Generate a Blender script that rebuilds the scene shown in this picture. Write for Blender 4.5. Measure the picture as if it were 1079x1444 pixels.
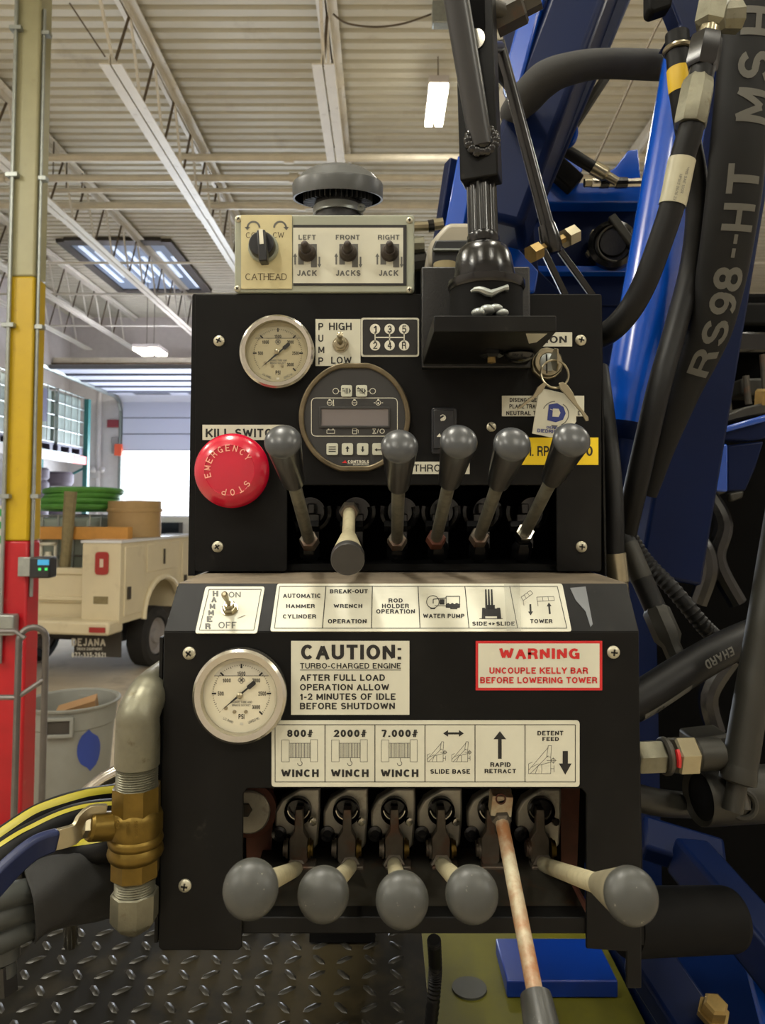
import bpy, bmesh, math, random
from mathutils import Vector as V, Matrix
for _o in list(bpy.data.objects): bpy.data.objects.remove(_o)
scene = bpy.context.scene
COL = scene.collection
R = math.radians
random.seed(7)
# ------------------------------------------------------------------ camera
F = 1050.0; CX = 539.5; CH = 2.15
TILT = R(3.4); PY = 712.0 - F * math.tan(TILT)          # principal point row
cam_d = bpy.data.cameras.new('camera'); cam = bpy.data.objects.new('camera', cam_d); COL.objects.link(cam)
cam.location = (0, 0, CH); cam.rotation_euler = (R(90) + TILT, 0, 0)
cam_d.sensor_fit = 'VERTICAL'; cam_d.sensor_height = 36; cam_d.sensor_width = 36
cam_d.lens = 36 * F / 1444; cam_d.shift_y = -(722 - PY) / 1444
cam_d.clip_start = 0.02; cam_d.clip_end = 300
cam_d.dof.use_dof = True; cam_d.dof.focus_distance = 0.62; cam_d.dof.aperture_fstop = 17
scene.camera = cam
# ------------------------------------------------------------------ exposure, world
vs = scene.view_settings
vs.view_transform = 'Standard'; vs.look = 'None'; vs.gamma = 1; vs.use_curve_mapping = False
vs.exposure = 0.0
w = bpy.data.worlds.new('sky'); scene.world = w; w.use_nodes = True
w.node_tree.nodes['Background'].inputs[0].default_value = (0.86, 0.92, 1.0, 1)
w.node_tree.nodes['Background'].inputs[1].default_value = 3.2
try:
    scene.cycles.max_bounces = 8; scene.cycles.diffuse_bounces = 5; scene.cycles.glossy_bounces = 4
    scene.cycles.use_denoising = True; scene.cycles.sample_clamp_indirect = 8
    scene.cycles.caustics_reflective = False; scene.cycles.caustics_refractive = False
except Exception: pass
# ceiling lamps: (x, y, z, watts); only the first is in view, side-bay ones are added for ambient light; fixtures modelled below
LAMPS = [(0.515, 6.93, 6.00, 40), (-0.9, 0.25, 5.55, 76), (1.30, 0.60, 5.55, 22), (-1.5, -2.8, 5.55, 50), (1.7, -2.8, 5.55, 40),
         (-4.4, 1.6, 5.55, 120), (4.5, 3.0, 5.55, 70), (-4.6, -2.4, 5.55, 150), (5.0, -2.4, 5.55, 120)]
for i, (x, y, z, p) in enumerate(LAMPS):
    l = bpy.data.lights.new('lamp_light', 'AREA'); l.shape = 'RECTANGLE'; l.size = 0.34 if y != 6.93 else 0.16; l.size_y = 1.1 if y != 6.93 else 0.7; l.energy = p
    l.color = (1.0, 0.962, 0.855); l.spread = R(178)
    o = bpy.data.objects.new('lamp_light', l); COL.objects.link(o); o.location = (x, y, z - 0.075)
    if y != 6.93:                                                   # uplights added over the unseen lamps to brighten the roof deck
        l2 = bpy.data.lights.new('added_uplight', 'AREA'); l2.shape = 'RECTANGLE'; l2.size = 0.34; l2.size_y = 1.1; l2.energy = p * 0.45; l2.color = (1.0, 0.97, 0.87)
        o2 = bpy.data.objects.new('added_uplight', l2); COL.objects.link(o2); o2.location = (x, y, z + 0.085); o2.rotation_euler = (R(180), 0, 0)
# daylight through the open door and the skylight
dl = bpy.data.lights.new('door_daylight', 'AREA'); dl.shape = 'RECTANGLE'; dl.size = 4.0; dl.size_y = 3.2; dl.energy = 650; dl.color = (0.82, 0.90, 1.0)
do = bpy.data.objects.new('door_daylight', dl); COL.objects.link(do); do.location = (-3.6, 17.2, 1.7); do.rotation_euler = (R(-90), 0, 0)

# ------------------------------------------------------------------ pixel <-> place
def ray(x, y):
    a = (x - CX) / F; b = (PY - y) / F
    return V((a, math.cos(TILT) - b * math.sin(TILT), math.sin(TILT) + b * math.cos(TILT)))
CAM = V((0, 0, CH))
def P(x, y, d):
    r = ray(x, y); return CAM + r * (d / r.y)
def PZ(x, y, z):
    r = ray(x, y); return CAM + r * ((z - CH) / r.z)
class Plane:
    def __init__(s, o, n): s.o = V(o); s.n = V(n).normalized()
    def px(s, x, y, off=0.0):
        r = ray(x, y); return CAM + r * (((s.o + s.n * off) - CAM).dot(s.n) / r.dot(s.n))
def front(d): return Plane((0, d, 0), (0, -1, 0))

# ------------------------------------------------------------------ materials
def lin(c):
    return tuple(((x / 255) / 12.92 if x / 255 <= 0.04045 else ((x / 255 + 0.055) / 1.055) ** 2.4) for x in c)
MATS = {}
def mat(name, c, rough=0.5, metal=0.0, var=0.0, vs_=8.0, dirt=None, bump=None, coat=0.0, spec=0.5, emit=None, alpha=1.0, trans=0.0, rvar=0.0):
    m = bpy.data.materials.new(name); m.use_nodes = True; nt = m.node_tree; N = nt.nodes; L = nt.links
    b = N['Principled BSDF']; c = lin(c)
    b.inputs['Base Color'].default_value = (*c, 1); b.inputs['Roughness'].default_value = rough
    b.inputs['Metallic'].default_value = metal; b.inputs['Coat Weight'].default_value = coat; b.inputs['Coat Roughness'].default_value = 0.12
    b.inputs['Specular IOR Level'].default_value = spec; b.inputs['Alpha'].default_value = alpha; b.inputs['Transmission Weight'].default_value = trans
    tc = N.new('ShaderNodeTexCoord'); cur = None
    def noise(scale, detail=6):
        n = N.new('ShaderNodeTexNoise'); n.inputs['Scale'].default_value = scale; n.inputs['Detail'].default_value = detail
        n.inputs['Roughness'].default_value = 0.62; L.new(tc.outputs['Object'], n.inputs['Vector']); return n
    if var:
        n = noise(vs_); r = N.new('ShaderNodeValToRGB')
        r.color_ramp.elements[0].position = 0.3; r.color_ramp.elements[1].position = 0.7
        r.color_ramp.elements[0].color = (*[x * (1 - var) for x in c], 1); r.color_ramp.elements[1].color = (*[min(1, x * (1 + var)) for x in c], 1)
        L.new(n.outputs['Fac'], r.inputs['Fac']); cur = r.outputs['Color']
        if rvar:
            mr = N.new('ShaderNodeMapRange'); mr.inputs['To Min'].default_value = max(0.02, rough - rvar); mr.inputs['To Max'].default_value = min(1, rough + rvar)
            L.new(n.outputs['Fac'], mr.inputs['Value']); L.new(mr.outputs['Result'], b.inputs['Roughness'])
    if dirt:
        for (dc, sc, lo, hi, amt) in (dirt if isinstance(dirt[0][0], (tuple, list)) else [dirt]):
            n = noise(sc, 9); r = N.new('ShaderNodeMapRange'); r.inputs['From Min'].default_value = lo; r.inputs['From Max'].default_value = hi
            r.inputs['To Max'].default_value = amt; L.new(n.outputs['Fac'], r.inputs['Value'])
            mx = N.new('ShaderNodeMix'); mx.data_type = 'RGBA'
            if cur is not None: L.new(cur, mx.inputs['A'])
            else: mx.inputs['A'].default_value = (*c, 1)
            mx.inputs['B'].default_value = (*lin(dc), 1); L.new(r.outputs['Result'], mx.inputs['Factor']); cur = mx.outputs['Result']
    if cur is not None: L.new(cur, b.inputs['Base Color'])
    if bump:
        n = noise(bump[0], 4); bp = N.new('ShaderNodeBump'); bp.inputs['Strength'].default_value = bump[1]; bp.inputs['Distance'].default_value = bump[2] if len(bump) > 2 else 0.002
        L.new(n.outputs['Fac'], bp.inputs['Height']); L.new(bp.outputs['Normal'], b.inputs['Normal'])
    if emit:
        b.inputs['Emission Color'].default_value = (*lin(emit[0]), 1); b.inputs['Emission Strength'].default_value = emit[1]
    MATS[name] = m; return m

# ------------------------------------------------------------------ mesh builder
def ortho(d):
    d = V(d).normalized(); h = V((0, 0, 1)) if abs(d.z) < 0.9 else V((0, 1, 0))
    a = d.cross(h).normalized(); return a, a.cross(d).normalized()
def smooth(pts, n=6):
    pts = [V(p) for p in pts]; out = []
    for i in range(len(pts) - 1):
        p0 = pts[max(0, i - 1)]; p1 = pts[i]; p2 = pts[i + 1]; p3 = pts[min(len(pts) - 1, i + 2)]
        for k in range(n):
            t = k / n
            out.append(0.5 * ((2 * p1) + (p2 - p0) * t + (2 * p0 - 5 * p1 + 4 * p2 - p3) * t * t + (3 * p1 - p0 - 3 * p2 + p3) * t ** 3))
    out.append(pts[-1]); return out
def lerplist(a, n):
    out = []
    for i in range(n):
        t = i / (n - 1) * (len(a) - 1); k = min(int(t), len(a) - 2); out.append(a[k] + (a[k + 1] - a[k]) * (t - k))
    return out
ROOTLOC = {}
class MB:
    def __init__(s): s.v = []; s.f = []; s.m = []; s.mats = []
    def mi(s, m):
        if m is None: return 0
        if isinstance(m, str): m = MATS[m]
        if m not in s.mats: s.mats.append(m)
        return s.mats.index(m)
    def add(s, vs, fs, m=None):
        k = len(s.v); i = s.mi(m); s.v += [V(p) for p in vs]
        for f in fs: s.f.append([k + q for q in f]); s.m.append(i)
        return s
    def box(s, x0, x1, y0, y1, z0, z1, m=None):
        return s.hexa([(x0, y0, z0), (x1, y0, z0), (x1, y1, z0), (x0, y1, z0), (x0, y0, z1), (x1, y0, z1), (x1, y1, z1), (x0, y1, z1)], m)
    def hexa(s, p, m=None):
        return s.add(p, [(0, 3, 2, 1), (4, 5, 6, 7), (0, 1, 5, 4), (1, 2, 6, 5), (2, 3, 7, 6), (3, 0, 4, 7)], m)
    def obox(s, c, ax, ay, az, m=None):
        c = V(c); ax = V(ax); ay = V(ay); az = V(az)
        return s.hexa([c + ax * i + ay * j + az * k for k in (-1, 1) for (i, j) in ((-1, -1), (1, -1), (1, 1), (-1, 1))], m)
    def beam(s, a, b, wdt, dep, m=None, up=None):
        a = V(a); b = V(b); d = (b - a).normalized(); u = V(up) if up else V((0, -1, 0))
        side = d.cross(u).normalized(); u2 = side.cross(d).normalized()
        return s.obox((a + b) / 2, (b - a) / 2, side * wdt / 2, u2 * dep / 2, m)
    def tube(s, pts, r, n=12, m=None, caps=True, flat=1.0, ref=None):
        pts = [V(p) for p in pts]; k = len(pts)
        rs = r if isinstance(r, (list, tuple)) else [r] * k
        if len(rs) != k: rs = lerplist(list(rs), k)
        base = len(s.v); i0 = s.mi(m); prev = None
        for i, p in enumerate(pts):
            d = (pts[min(i + 1, k - 1)] - pts[max(i - 1, 0)]).normalized()
            if ref is not None: a = d.cross(V(ref)).normalized()
            elif prev is None: a = ortho(d)[0]
            else: a = (prev - d * prev.dot(d)).normalized()
            b = a.cross(d).normalized(); prev = a
            for q in range(n):
                t = 2 * math.pi * q / n; s.v.append(p + a * (math.cos(t) * rs[i]) + b * (math.sin(t) * rs[i] * flat))
        for i in range(k - 1):
            for q in range(n):
                s.f.append([base + i * n + q, base + i * n + (q + 1) % n, base + (i + 1) * n + (q + 1) % n, base + (i + 1) * n + q]); s.m.append(i0)
        if caps:
            s.f.append([base + q for q in range(n)][::-1]); s.m.append(i0)
            s.f.append([base + (k - 1) * n + q for q in range(n)]); s.m.append(i0)
        return s
    def lathe(s, prof, o, axis, n=24, m=None, phase=0.0, ax=None, caps=True):
        o = V(o); d = V(axis).normalized(); a, b = ortho(d)
        if ax is not None: a = (V(ax) - d * V(ax).dot(d)).normalized(); b = a.cross(d)
        base = len(s.v); i0 = s.mi(m); k = len(prof)
        for (r, h) in prof:
            for q in range(n):
                t = 2 * math.pi * q / n + phase; s.v.append(o + d * h + a * (math.cos(t) * r) + b * (math.sin(t) * r))
        for i in range(k - 1):
            for q in range(n):
                s.f.append([base + i * n + q, base + i * n + (q + 1) % n, base + (i + 1) * n + (q + 1) % n, base + (i + 1) * n + q]); s.m.append(i0)
        if not caps: return s
        if prof[0][0] > 1e-6: s.f.append([base + q for q in range(n)][::-1]); s.m.append(i0)
        if prof[-1][0] > 1e-6: s.f.append([base + (k - 1) * n + q for q in range(n)]); s.m.append(i0)
        return s
    def prism(s, poly, vec, m=None):
        n = len(poly); vec = V(vec); poly = [V(p) for p in poly]
        return s.add(poly + [p + vec for p in poly], [list(range(n)), list(range(n, 2 * n))[::-1]] + [[i, i + n, (i + 1) % n + n, (i + 1) % n] for i in range(n)], m)
    def ringprism(s, outer, inner, vec, m=None):
        n = len(outer); vec = V(vec); o = [V(p) for p in outer]; i = [V(p) for p in inner]
        vs = o + i + [p + vec for p in o] + [p + vec for p in i]; fs = []
        for k in range(n):
            j = (k + 1) % n
            fs += [[k, j, n + j, n + k], [2 * n + k, 3 * n + k, 3 * n + j, 2 * n + j], [k, 2 * n + k, 2 * n + j, j], [n + k, n + j, 3 * n + j, 3 * n + k]]
        return s.add(vs, fs, m)
    def flat(s, poly, m=None): return s.add(poly, [list(range(len(poly)))], m)
    def torus(s, c, axis, r1, r2, n=24, k=8, m=None, a0=0, a1=2 * math.pi, ax=None):
        d = V(axis).normalized(); a, b = ortho(d)
        if ax is not None: a = (V(ax) - d * V(ax).dot(d)).normalized(); b = a.cross(d)
        full = abs(a1 - a0 - 2 * math.pi) < 1e-6; c = V(c)
        pts = [c + a * (math.cos(a0 + (a1 - a0) * i / n) * r1) + b * (math.sin(a0 + (a1 - a0) * i / n) * r1) for i in range(n + 1)]
        return s.tube(pts, r2, k, m, caps=not full)
    def blob(s, c, rx, ry, rz, m=None, n=12, k=8):
        base = len(s.v); i0 = s.mi(m); c = V(c)
        for i in range(k + 1):
            ph = math.pi * i / k
            for q in range(n):
                t = 2 * math.pi * q / n; s.v.append(c + V((rx * math.sin(ph) * math.cos(t), ry * math.sin(ph) * math.sin(t), rz * math.cos(ph))))
        for i in range(k):
            for q in range(n): s.f.append([base + i * n + q, base + i * n + (q + 1) % n, base + (i + 1) * n + (q + 1) % n, base + (i + 1) * n + q]); s.m.append(i0)
        return s
    def build(s, name, m=None, parent=None, bevel=0.0, label=None, cat=None, group=None, kind=None, ang=35, seg=2):
        me = bpy.data.meshes.new(name)
        if parent is not None: o0 = ROOTLOC[parent.name]
        else:
            xs = [p.x for p in s.v]; ys = [p.y for p in s.v]; zs = [p.z for p in s.v]
            o0 = V(((min(xs) + max(xs)) / 2, (min(ys) + max(ys)) / 2, min(zs)))
        me.from_pydata([p - o0 for p in s.v], [], s.f)
        if m is not None and not s.mats: s.mats = [MATS[m] if isinstance(m, str) else m]
        for q in s.mats: me.materials.append(q)
        me.polygons.foreach_set('material_index', s.m)
        bm = bmesh.new(); bm.from_mesh(me); bmesh.ops.remove_doubles(bm, verts=bm.verts, dist=1e-6); bmesh.ops.recalc_face_normals(bm, faces=bm.faces); bm.to_mesh(me); bm.free()
        me.polygons.foreach_set('use_smooth', [True] * len(me.polygons))
        try: me.set_sharp_from_angle(angle=R(ang))
        except Exception: pass
        o = bpy.data.objects.new(name, me); COL.objects.link(o)
        if parent is None: o.location = o0
        else: o.parent = parent
        ROOTLOC[o.name] = o0
        if bevel:
            bv = o.modifiers.new('edge', 'BEVEL'); bv.width = bevel; bv.segments = seg; bv.limit_method = 'ANGLE'; bv.angle_limit = R(40); bv.harden_normals = False
        if label: o['label'] = label
        if cat: o['category'] = cat
        if group: o['group'] = group
        if kind: o['kind'] = kind
        return o
def thing(name, label, cat, loc, group=None):
    o = bpy.data.objects.new(name, None); COL.objects.link(o); o.location = loc; o.empty_display_size = 0.05
    o['label'] = label; o['category'] = cat
    if group: o['group'] = group
    ROOTLOC[o.name] = V(loc); return o
def dup(root, loc, label=None, rotz=None):
    r = root.copy(); COL.objects.link(r); r.location = loc
    if rotz is not None: r.rotation_euler = (0, 0, rotz)
    if label: r['label'] = label
    for ch in list(root.children):
        c = ch.copy(); COL.objects.link(c); c.parent = r
        for g in ch.children:
            q = g.copy(); COL.objects.link(q); q.parent = c
    return r

# ------------------------------------------------------------------ lettering and flat marks in picture-plane pixels, laid onto real surfaces
def _el(cx, cy, rx, ry, a0, a1, n=None):
    n = n or max(3, int(abs(a1 - a0) / 22)); return [(cx + rx * math.cos(R(a0 + (a1 - a0) * i / n)), cy + ry * math.sin(R(a0 + (a1 - a0) * i / n))) for i in range(n + 1)]
_O = _el(.5, .5, .5, .5, 90, 450, 20)
GL = {
 'A': (.74, [[(0, 0), (.5, 1), (1, 0)], [(.2, .33), (.8, .33)]]), 'B': (.68, [[(0, 0), (0, 1), (.6, 1)] + _el(.6, .765, .36, .235, 90, -90) + [(0, .53)], [(.6, .53)] + _el(.62, .265, .38, .265, 90, -90) + [(0, 0)]]),
 'C': (.72, [_el(.52, .5, .52, .5, 42, 318)]), 'D': (.70, [[(0, 0), (0, 1), (.45, 1)] + _el(.45, .5, .55, .5, 90, -90) + [(0, 0)]]),
 'E': (.62, [[(1, 1), (0, 1), (0, 0), (1, 0)], [(0, .52), (.92, .52)]]), 'F': (.58, [[(1, 1), (0, 1), (0, 0)], [(0, .5), (.85, .5)]]),
 'G': (.75, [_el(.52, .5, .52, .5, 42, 340) + [(1, .46), (.6, .46)], [(1, .4), (1, 0)]]), 'H': (.70, [[(0, 0), (0, 1)], [(1, 0), (1, 1)], [(0, .52), (1, .52)]]),
 'I': (0, [[(.5, 0), (.5, 1)]]), 'J': (.55, [[(1, 1), (1, .28)] + _el(.5, .28, .5, .28, 0, -170)]), 'K': (.72, [[(0, 0), (0, 1)], [(1, 1), (0, .36)], [(.36, .58), (1, 0)]]),
 'L': (.58, [[(0, 1), (0, 0), (1, 0)]]), 'M': (.84, [[(0, 0), (0, 1), (.5, .12), (1, 1), (1, 0)]]), 'N': (.71, [[(0, 0), (0, 1), (1, 0), (1, 1)]]), 'O': (.78, [_O]),
 'P': (.66, [[(0, 0), (0, 1), (.6, 1)] + _el(.6, .73, .4, .27, 90, -90) + [(0, .46)]]), 'Q': (.78, [_O, [(.6, .25), (1, 0)]]),
 'R': (.70, [[(0, 0), (0, 1), (.6, 1)] + _el(.6, .75, .37, .25, 90, -90) + [(0, .5)], [(.6, .5), (.88, .38), (1, 0)]]),
 'S': (.66, [_el(.5, .74, .47, .26, 20, 270) + _el(.5, .26, .5, .26, 90, -162)]), 'T': (.64, [[(0, 1), (1, 1)], [(.5, 0), (.5, 1)]]),
 'U': (.70, [[(0, 1), (0, .3)] + _el(.5, .3, .5, .3, 180, 360) + [(1, 1)]]), 'V': (.70, [[(0, 1), (.5, 0), (1, 1)]]), 'W': (1.0, [[(0, 1), (.24, 0), (.5, .92), (.76, 0), (1, 1)]]),
 'X': (.70, [[(0, 0), (1, 1)], [(0, 1), (1, 0)]]), 'Y': (.70, [[(0, 1), (.5, .42), (1, 1)], [(.5, .42), (.5, 0)]]), 'Z': (.64, [[(0, 1), (1, 1), (0, 0), (1, 0)]]),
 '0': (.60, [_O]), '1': (.36, [[(0, .74), (.75, 1), (.75, 0)]]), '2': (.60, [_el(.5, .71, .5, .29, 175, -35) + [(0, 0), (1, 0)]]),
 '3': (.60, [_el(.47, .74, .45, .26, 165, -90) + _el(.48, .26, .52, .26, 90, -165)]), '4': (.62, [[(.74, 0), (.74, 1), (0, .3), (1, .3)]]),
 '5': (.60, [[(.92, 1), (.16, 1), (.06, .5)] + _el(.48, .32, .52, .32, 130, -160)]), '6': (.60, [_el(.5, .31, .5, .31, 0, 360), _el(.62, .42, .62, .58, 178, 60)]),
 '7': (.58, [[(0, 1), (1, 1), (.35, 0)]]), '8': (.60, [_el(.5, .755, .43, .245, -90, 270), _el(.5, .27, .5, .27, -90, 270)]), '9': (.60, [_el(.5, .69, .5, .31, 0, 360), _el(.38, .58, .62, .58, -2, -120)]),
 '#': (.62, [[(.2, 0), (.4, 1)], [(.62, 0), (.82, 1)], [(0, .33), (.95, .33)], [(.06, .68), (1, .68)]]), '-': (.34, [[(0, .38), (1, .38)]]), '/': (.36, [[(0, 0), (1, 1)]]),
 '.': (0, [[(.5, 0), (.5, .10)]]), ',': (0, [[(.5, .10), (.5, 0), (.2, -.14)]]), ':': (0, [[(.5, 0), (.5, .11)], [(.5, .66), (.5, .84)]]), ' ': (.26, []),
}
def sharp_split(pts):
    if len(pts) > 9: return [pts]
    out = [[pts[0]]]
    for i in range(1, len(pts)):
        out[-1].append(pts[i])
        if i < len(pts) - 1:
            a = math.atan2(pts[i][1] - pts[i - 1][1], pts[i][0] - pts[i - 1][0]); b = math.atan2(pts[i + 1][1] - pts[i][1], pts[i + 1][0] - pts[i][0])
            if math.cos(a - b) < -0.15: out.append([pts[i]])
    return out
def thick(pts, t):
    closed = math.hypot(pts[0][0] - pts[-1][0], pts[0][1] - pts[-1][1]) < 1e-6 and len(pts) > 3
    if closed: pts = pts[:-1]
    q = [pts[0]]
    for p in pts[1:]:
        if math.hypot(p[0] - q[-1][0], p[1] - q[-1][1]) > 1e-5: q.append(p)
    pts = q; n = len(pts); vs = []
    for i in range(n):
        a = pts[i - 1] if (i > 0 or closed) else None; b = pts[(i + 1) % n] if (i < n - 1 or closed) else None; p = pts[i]
        def nm(u, v): l = math.hypot(v[0] - u[0], v[1] - u[1]) or 1; return (-(v[1] - u[1]) / l, (v[0] - u[0]) / l)
        if a is None: m = nm(p, b); k = 1
        elif b is None: m = nm(a, p); k = 1
        else:
            n1 = nm(a, p); n2 = nm(p, b); m = (n1[0] + n2[0], n1[1] + n2[1]); l = math.hypot(*m)
            if l < 0.25: m = n1; k = 1
            else: m = (m[0] / l, m[1] / l); k = min(1.7, 1 / max(0.2, m[0] * n1[0] + m[1] * n1[1]))
        vs += [(p[0] + m[0] * k * t / 2, p[1] + m[1] * k * t / 2), (p[0] - m[0] * k * t / 2, p[1] - m[1] * k * t / 2)]
    fs = [[2 * i, 2 * i + 1, 2 * ((i + 1) % n) + 1, 2 * ((i + 1) % n)] for i in range(n if closed else n - 1)]
    return vs, fs
_TX = {}
def glyphs(s, bold=0.0, serif=False):
    k = (s, bold, serif)
    if k in _TX: return _TX[k]
    t = 0.145 + bold * 2.3; x = 0; V_, F_, LY, ly = [], [], [], 0
    for ch in s.upper():
        w_, paths = GL[ch]; w_ = max(w_, t)
        for p in paths:
            pl = [(x + t / 2 + u * (w_ - t), t / 2 + v * (1 - t)) for u, v in p]
            e = list(pl)
            if len(pl) > 1 and not math.hypot(pl[0][0] - pl[-1][0], pl[0][1] - pl[-1][1]) < 1e-6:      # square the stroke ends onto the box
                for i, j in ((0, 1), (-1, -2)):
                    if p[i][1] in (0, 1) or p[i][0] in (0, 1):
                        d0 = (pl[i][0] - pl[j][0], pl[i][1] - pl[j][1]); l = math.hypot(*d0) or 1; e[i] = (pl[i][0] + d0[0] / l * t / 2, pl[i][1] + d0[1] / l * t / 2)
            for e2 in sharp_split(e):
                vs, fs = thick(e2, t * (0.62 if ch == '#' else 1)); b = len(V_); V_ += vs; F_ += [[b + q for q in f] for f in fs]; LY += [ly] * len(vs); ly += 1
            if serif:
                for i in (0, -1):
                    if p[i][1] in (0, 1) and len(p) < 9:
                        yy = t * 0.3 if p[i][1] == 0 else 1 - t * 0.3; b = len(V_); hw_ = t * 1.15; V_ += [(pl[i][0] - hw_, yy - t * .25), (pl[i][0] + hw_, yy - t * .25), (pl[i][0] + hw_, yy + t * .25), (pl[i][0] - hw_, yy + t * .25)]; F_.append([b, b + 1, b + 2, b + 3]); LY += [ly] * 4
        x += w_ + 0.085 + t * 0.25
    xs = [p[0] for p in V_]; x0, x1 = min(xs), max(xs); y0, y1 = 0.0, 1.0
    if all(c in '-' for c in s): ys = [p[1] for p in V_]; y0, y1 = min(ys), max(ys)
    _TX[k] = ([((p[0] - x0) / (x1 - x0), (p[1] - y0) / (y1 - y0)) for p in V_], F_, LY); return _TX[k]
class Decal:
    """shapes given in pixels of one surface; every point is laid on that surface"""
    def __init__(s, plane, off): s.p = plane; s.off = off; s.mb = MB()
    def M(s, pts): return [s.p.px(x, y, s.off) for (x, y) in pts]
    def text(s, t, x0, y0, x1, y1, m, bold=0.0, rot=0.0, serif=False):
        vs, fs, ly = glyphs(t, bold, serif); cx = (x0 + x1) / 2; cy = (y0 + y1) / 2; c, q = math.cos(rot), math.sin(rot); out = []
        for (u, v) in vs:
            dx = (u - 0.5) * (x1 - x0); dy = (0.5 - v) * (y1 - y0); out.append((cx + dx * c - dy * q, cy + dx * q + dy * c))
        s.mb.add([s.p.px(x, y, s.off + 0.000003 * k) for (x, y), k in zip(out, ly)], fs, m); return s
    def poly(s, pts, m): s.mb.flat(s.M(pts), m); return s
    def rect(s, x0, y0, x1, y1, m): return s.poly([(x0, y0), (x1, y0), (x1, y1), (x0, y1)], m)
    def line(s, x0, y0, x1, y1, w_, m):
        l = math.hypot(x1 - x0, y1 - y0); nx = -(y1 - y0) / l * w_ / 2; ny = (x1 - x0) / l * w_ / 2
        return s.poly([(x0 + nx, y0 + ny), (x1 + nx, y1 + ny), (x1 - nx, y1 - ny), (x0 - nx, y0 - ny)], m)
    def lines(s, pts, w_, m, close=False):
        q = list(pts) + ([pts[0]] if close else [])
        for a, b in zip(q, q[1:]): s.line(*a, *b, w_, m)
        return s
    def disc(s, x, y, r, m, n=20): return s.poly([(x + r * math.cos(2 * math.pi * i / n), y + r * math.sin(2 * math.pi * i / n)) for i in range(n)], m)
    def arc(s, x, y, r, a0, a1, w_, m, n=18):
        pts = [(x + r * math.cos(a0 + (a1 - a0) * i / n), y + r * math.sin(a0 + (a1 - a0) * i / n)) for i in range(n + 1)]; return s.lines(pts, w_, m)
    def arrow(s, x0, y0, x1, y1, w_, hw, hl, m):
        l = math.hypot(x1 - x0, y1 - y0); ux = (x1 - x0) / l; uy = (y1 - y0) / l; bx = x1 - ux * hl; by = y1 - uy * hl
        s.line(x0, y0, bx, by, w_, m); return s.poly([(x1, y1), (bx - uy * hw / 2, by + ux * hw / 2), (bx + uy * hw / 2, by - ux * hw / 2)], m)
    def build(s, name, parent, **k): return s.mb.build(name, None, parent, ang=0.5, **k)
def rrect(x0, y0, x1, y1, r, n=5): return rquad([(x0, y0), (x1, y0), (x1, y1), (x0, y1)], r, n)
def rquad(q, r, n=5):
    out = []
    for i in range(4):
        p = V(q[i]).to_2d(); a = V(q[i - 1]).to_2d(); b = V(q[(i + 1) % 4]).to_2d()
        pa = p + (a - p).normalized() * r; pb = p + (b - p).normalized() * r
        for k in range(n + 1):
            t = k / n; z = pa * (1 - t) ** 2 + p * 2 * t * (1 - t) + pb * t * t; out.append((z.x, z.y))
    return out
def plate(plane, pts, off, th, m=None, mb=None):
    """solid sheet whose face is the outline pts on the surface, off above it, th thick"""
    mb = mb or MB(); f = [plane.px(x, y, off) for (x, y) in pts]; return mb.prism(f, -plane.n * th, m)

# ------------------------------------------------------------------ palette
mat('deck_paint', (203, 199, 183), 0.6, var=0.06, vs_=1.2, dirt=((120, 105, 80), 2.5, 0.58, 0.75, 0.35))
mat('joist_paint', (226, 222, 212), 0.5, var=0.08, vs_=3, dirt=((140, 118, 86), 9, 0.6, 0.72, 0.5))
mat('web_steel', (92, 78, 60), 0.6, var=0.3, vs_=5)
mat('pipe_paint', (212, 205, 188), 0.5, var=0.08)
mat('concrete', (196, 184, 162), 0.62, var=0.14, vs_=1.1, dirt=((96, 86, 70), 1.7, 0.55, 0.75, 0.55))
mat('block', (208, 202, 200), 0.8, var=0.05)
mat('snow', (235, 238, 245), 0.9)
mat('door_white', (205, 208, 226), 0.55)
mat('door_seam', (120, 124, 140), 0.6)
mat('dark_glass', (38, 42, 52), 0.12)
mat('galv', (150, 155, 152), 0.4, 0.7, var=0.12, vs_=20)
mat('lamp_white', (255, 250, 232), 0.5, emit=((255, 247, 225), 14))
mat('skylight_pane', (120, 132, 150), 0.4, emit=((150, 180, 225), 0.14))
mat('skylight_rib', (210, 225, 245), 0.4, emit=((225, 238, 255), 0.75))
mat('black_frame', (62, 58, 54), 0.6)
mat('paint_cream', (150, 147, 114), 0.45, var=0.07, vs_=6, dirt=((120, 112, 84), 14, 0.6, 0.75, 0.4))
mat('paint_yellow', (178, 148, 4), 0.42, var=0.06, vs_=6, dirt=((140, 105, 30), 16, 0.62, 0.75, 0.5))
mat('paint_red', (168, 12, 26), 0.42, var=0.1, vs_=6, dirt=((190, 120, 110), 10, 0.64, 0.8, 0.35))
mat('rack_green', (58, 122, 118), 0.5); mat('rack_red', (222, 88, 78), 0.5); mat('rack_white', (196, 190, 188), 0.5)
mat('tote_plastic', (168, 182, 172), 0.45, trans=0.1); mat('tote_dark', (96, 92, 112), 0.5)
mat('truck_cream', (224, 212, 180), 0.42, var=0.05, vs_=2, dirt=((150, 128, 92), 3, 0.58, 0.75, 0.35))
mat('truck_white', (226, 228, 232), 0.35)
mat('rubber', (34, 33, 33), 0.75, var=0.15)
mat('tire_grey', (120, 112, 122), 0.8, var=0.1)
mat('lens_red', (170, 52, 48), 0.25); mat('lens_clear', (222, 200, 180), 0.25)
mat('flap', (58, 54, 48), 0.7); mat('letter_white', (225, 222, 210), 0.6)
mat('hose_green', (86, 148, 62), 0.5, var=0.15); mat('drum_tan', (172, 142, 96), 0.6, var=0.06)
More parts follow.
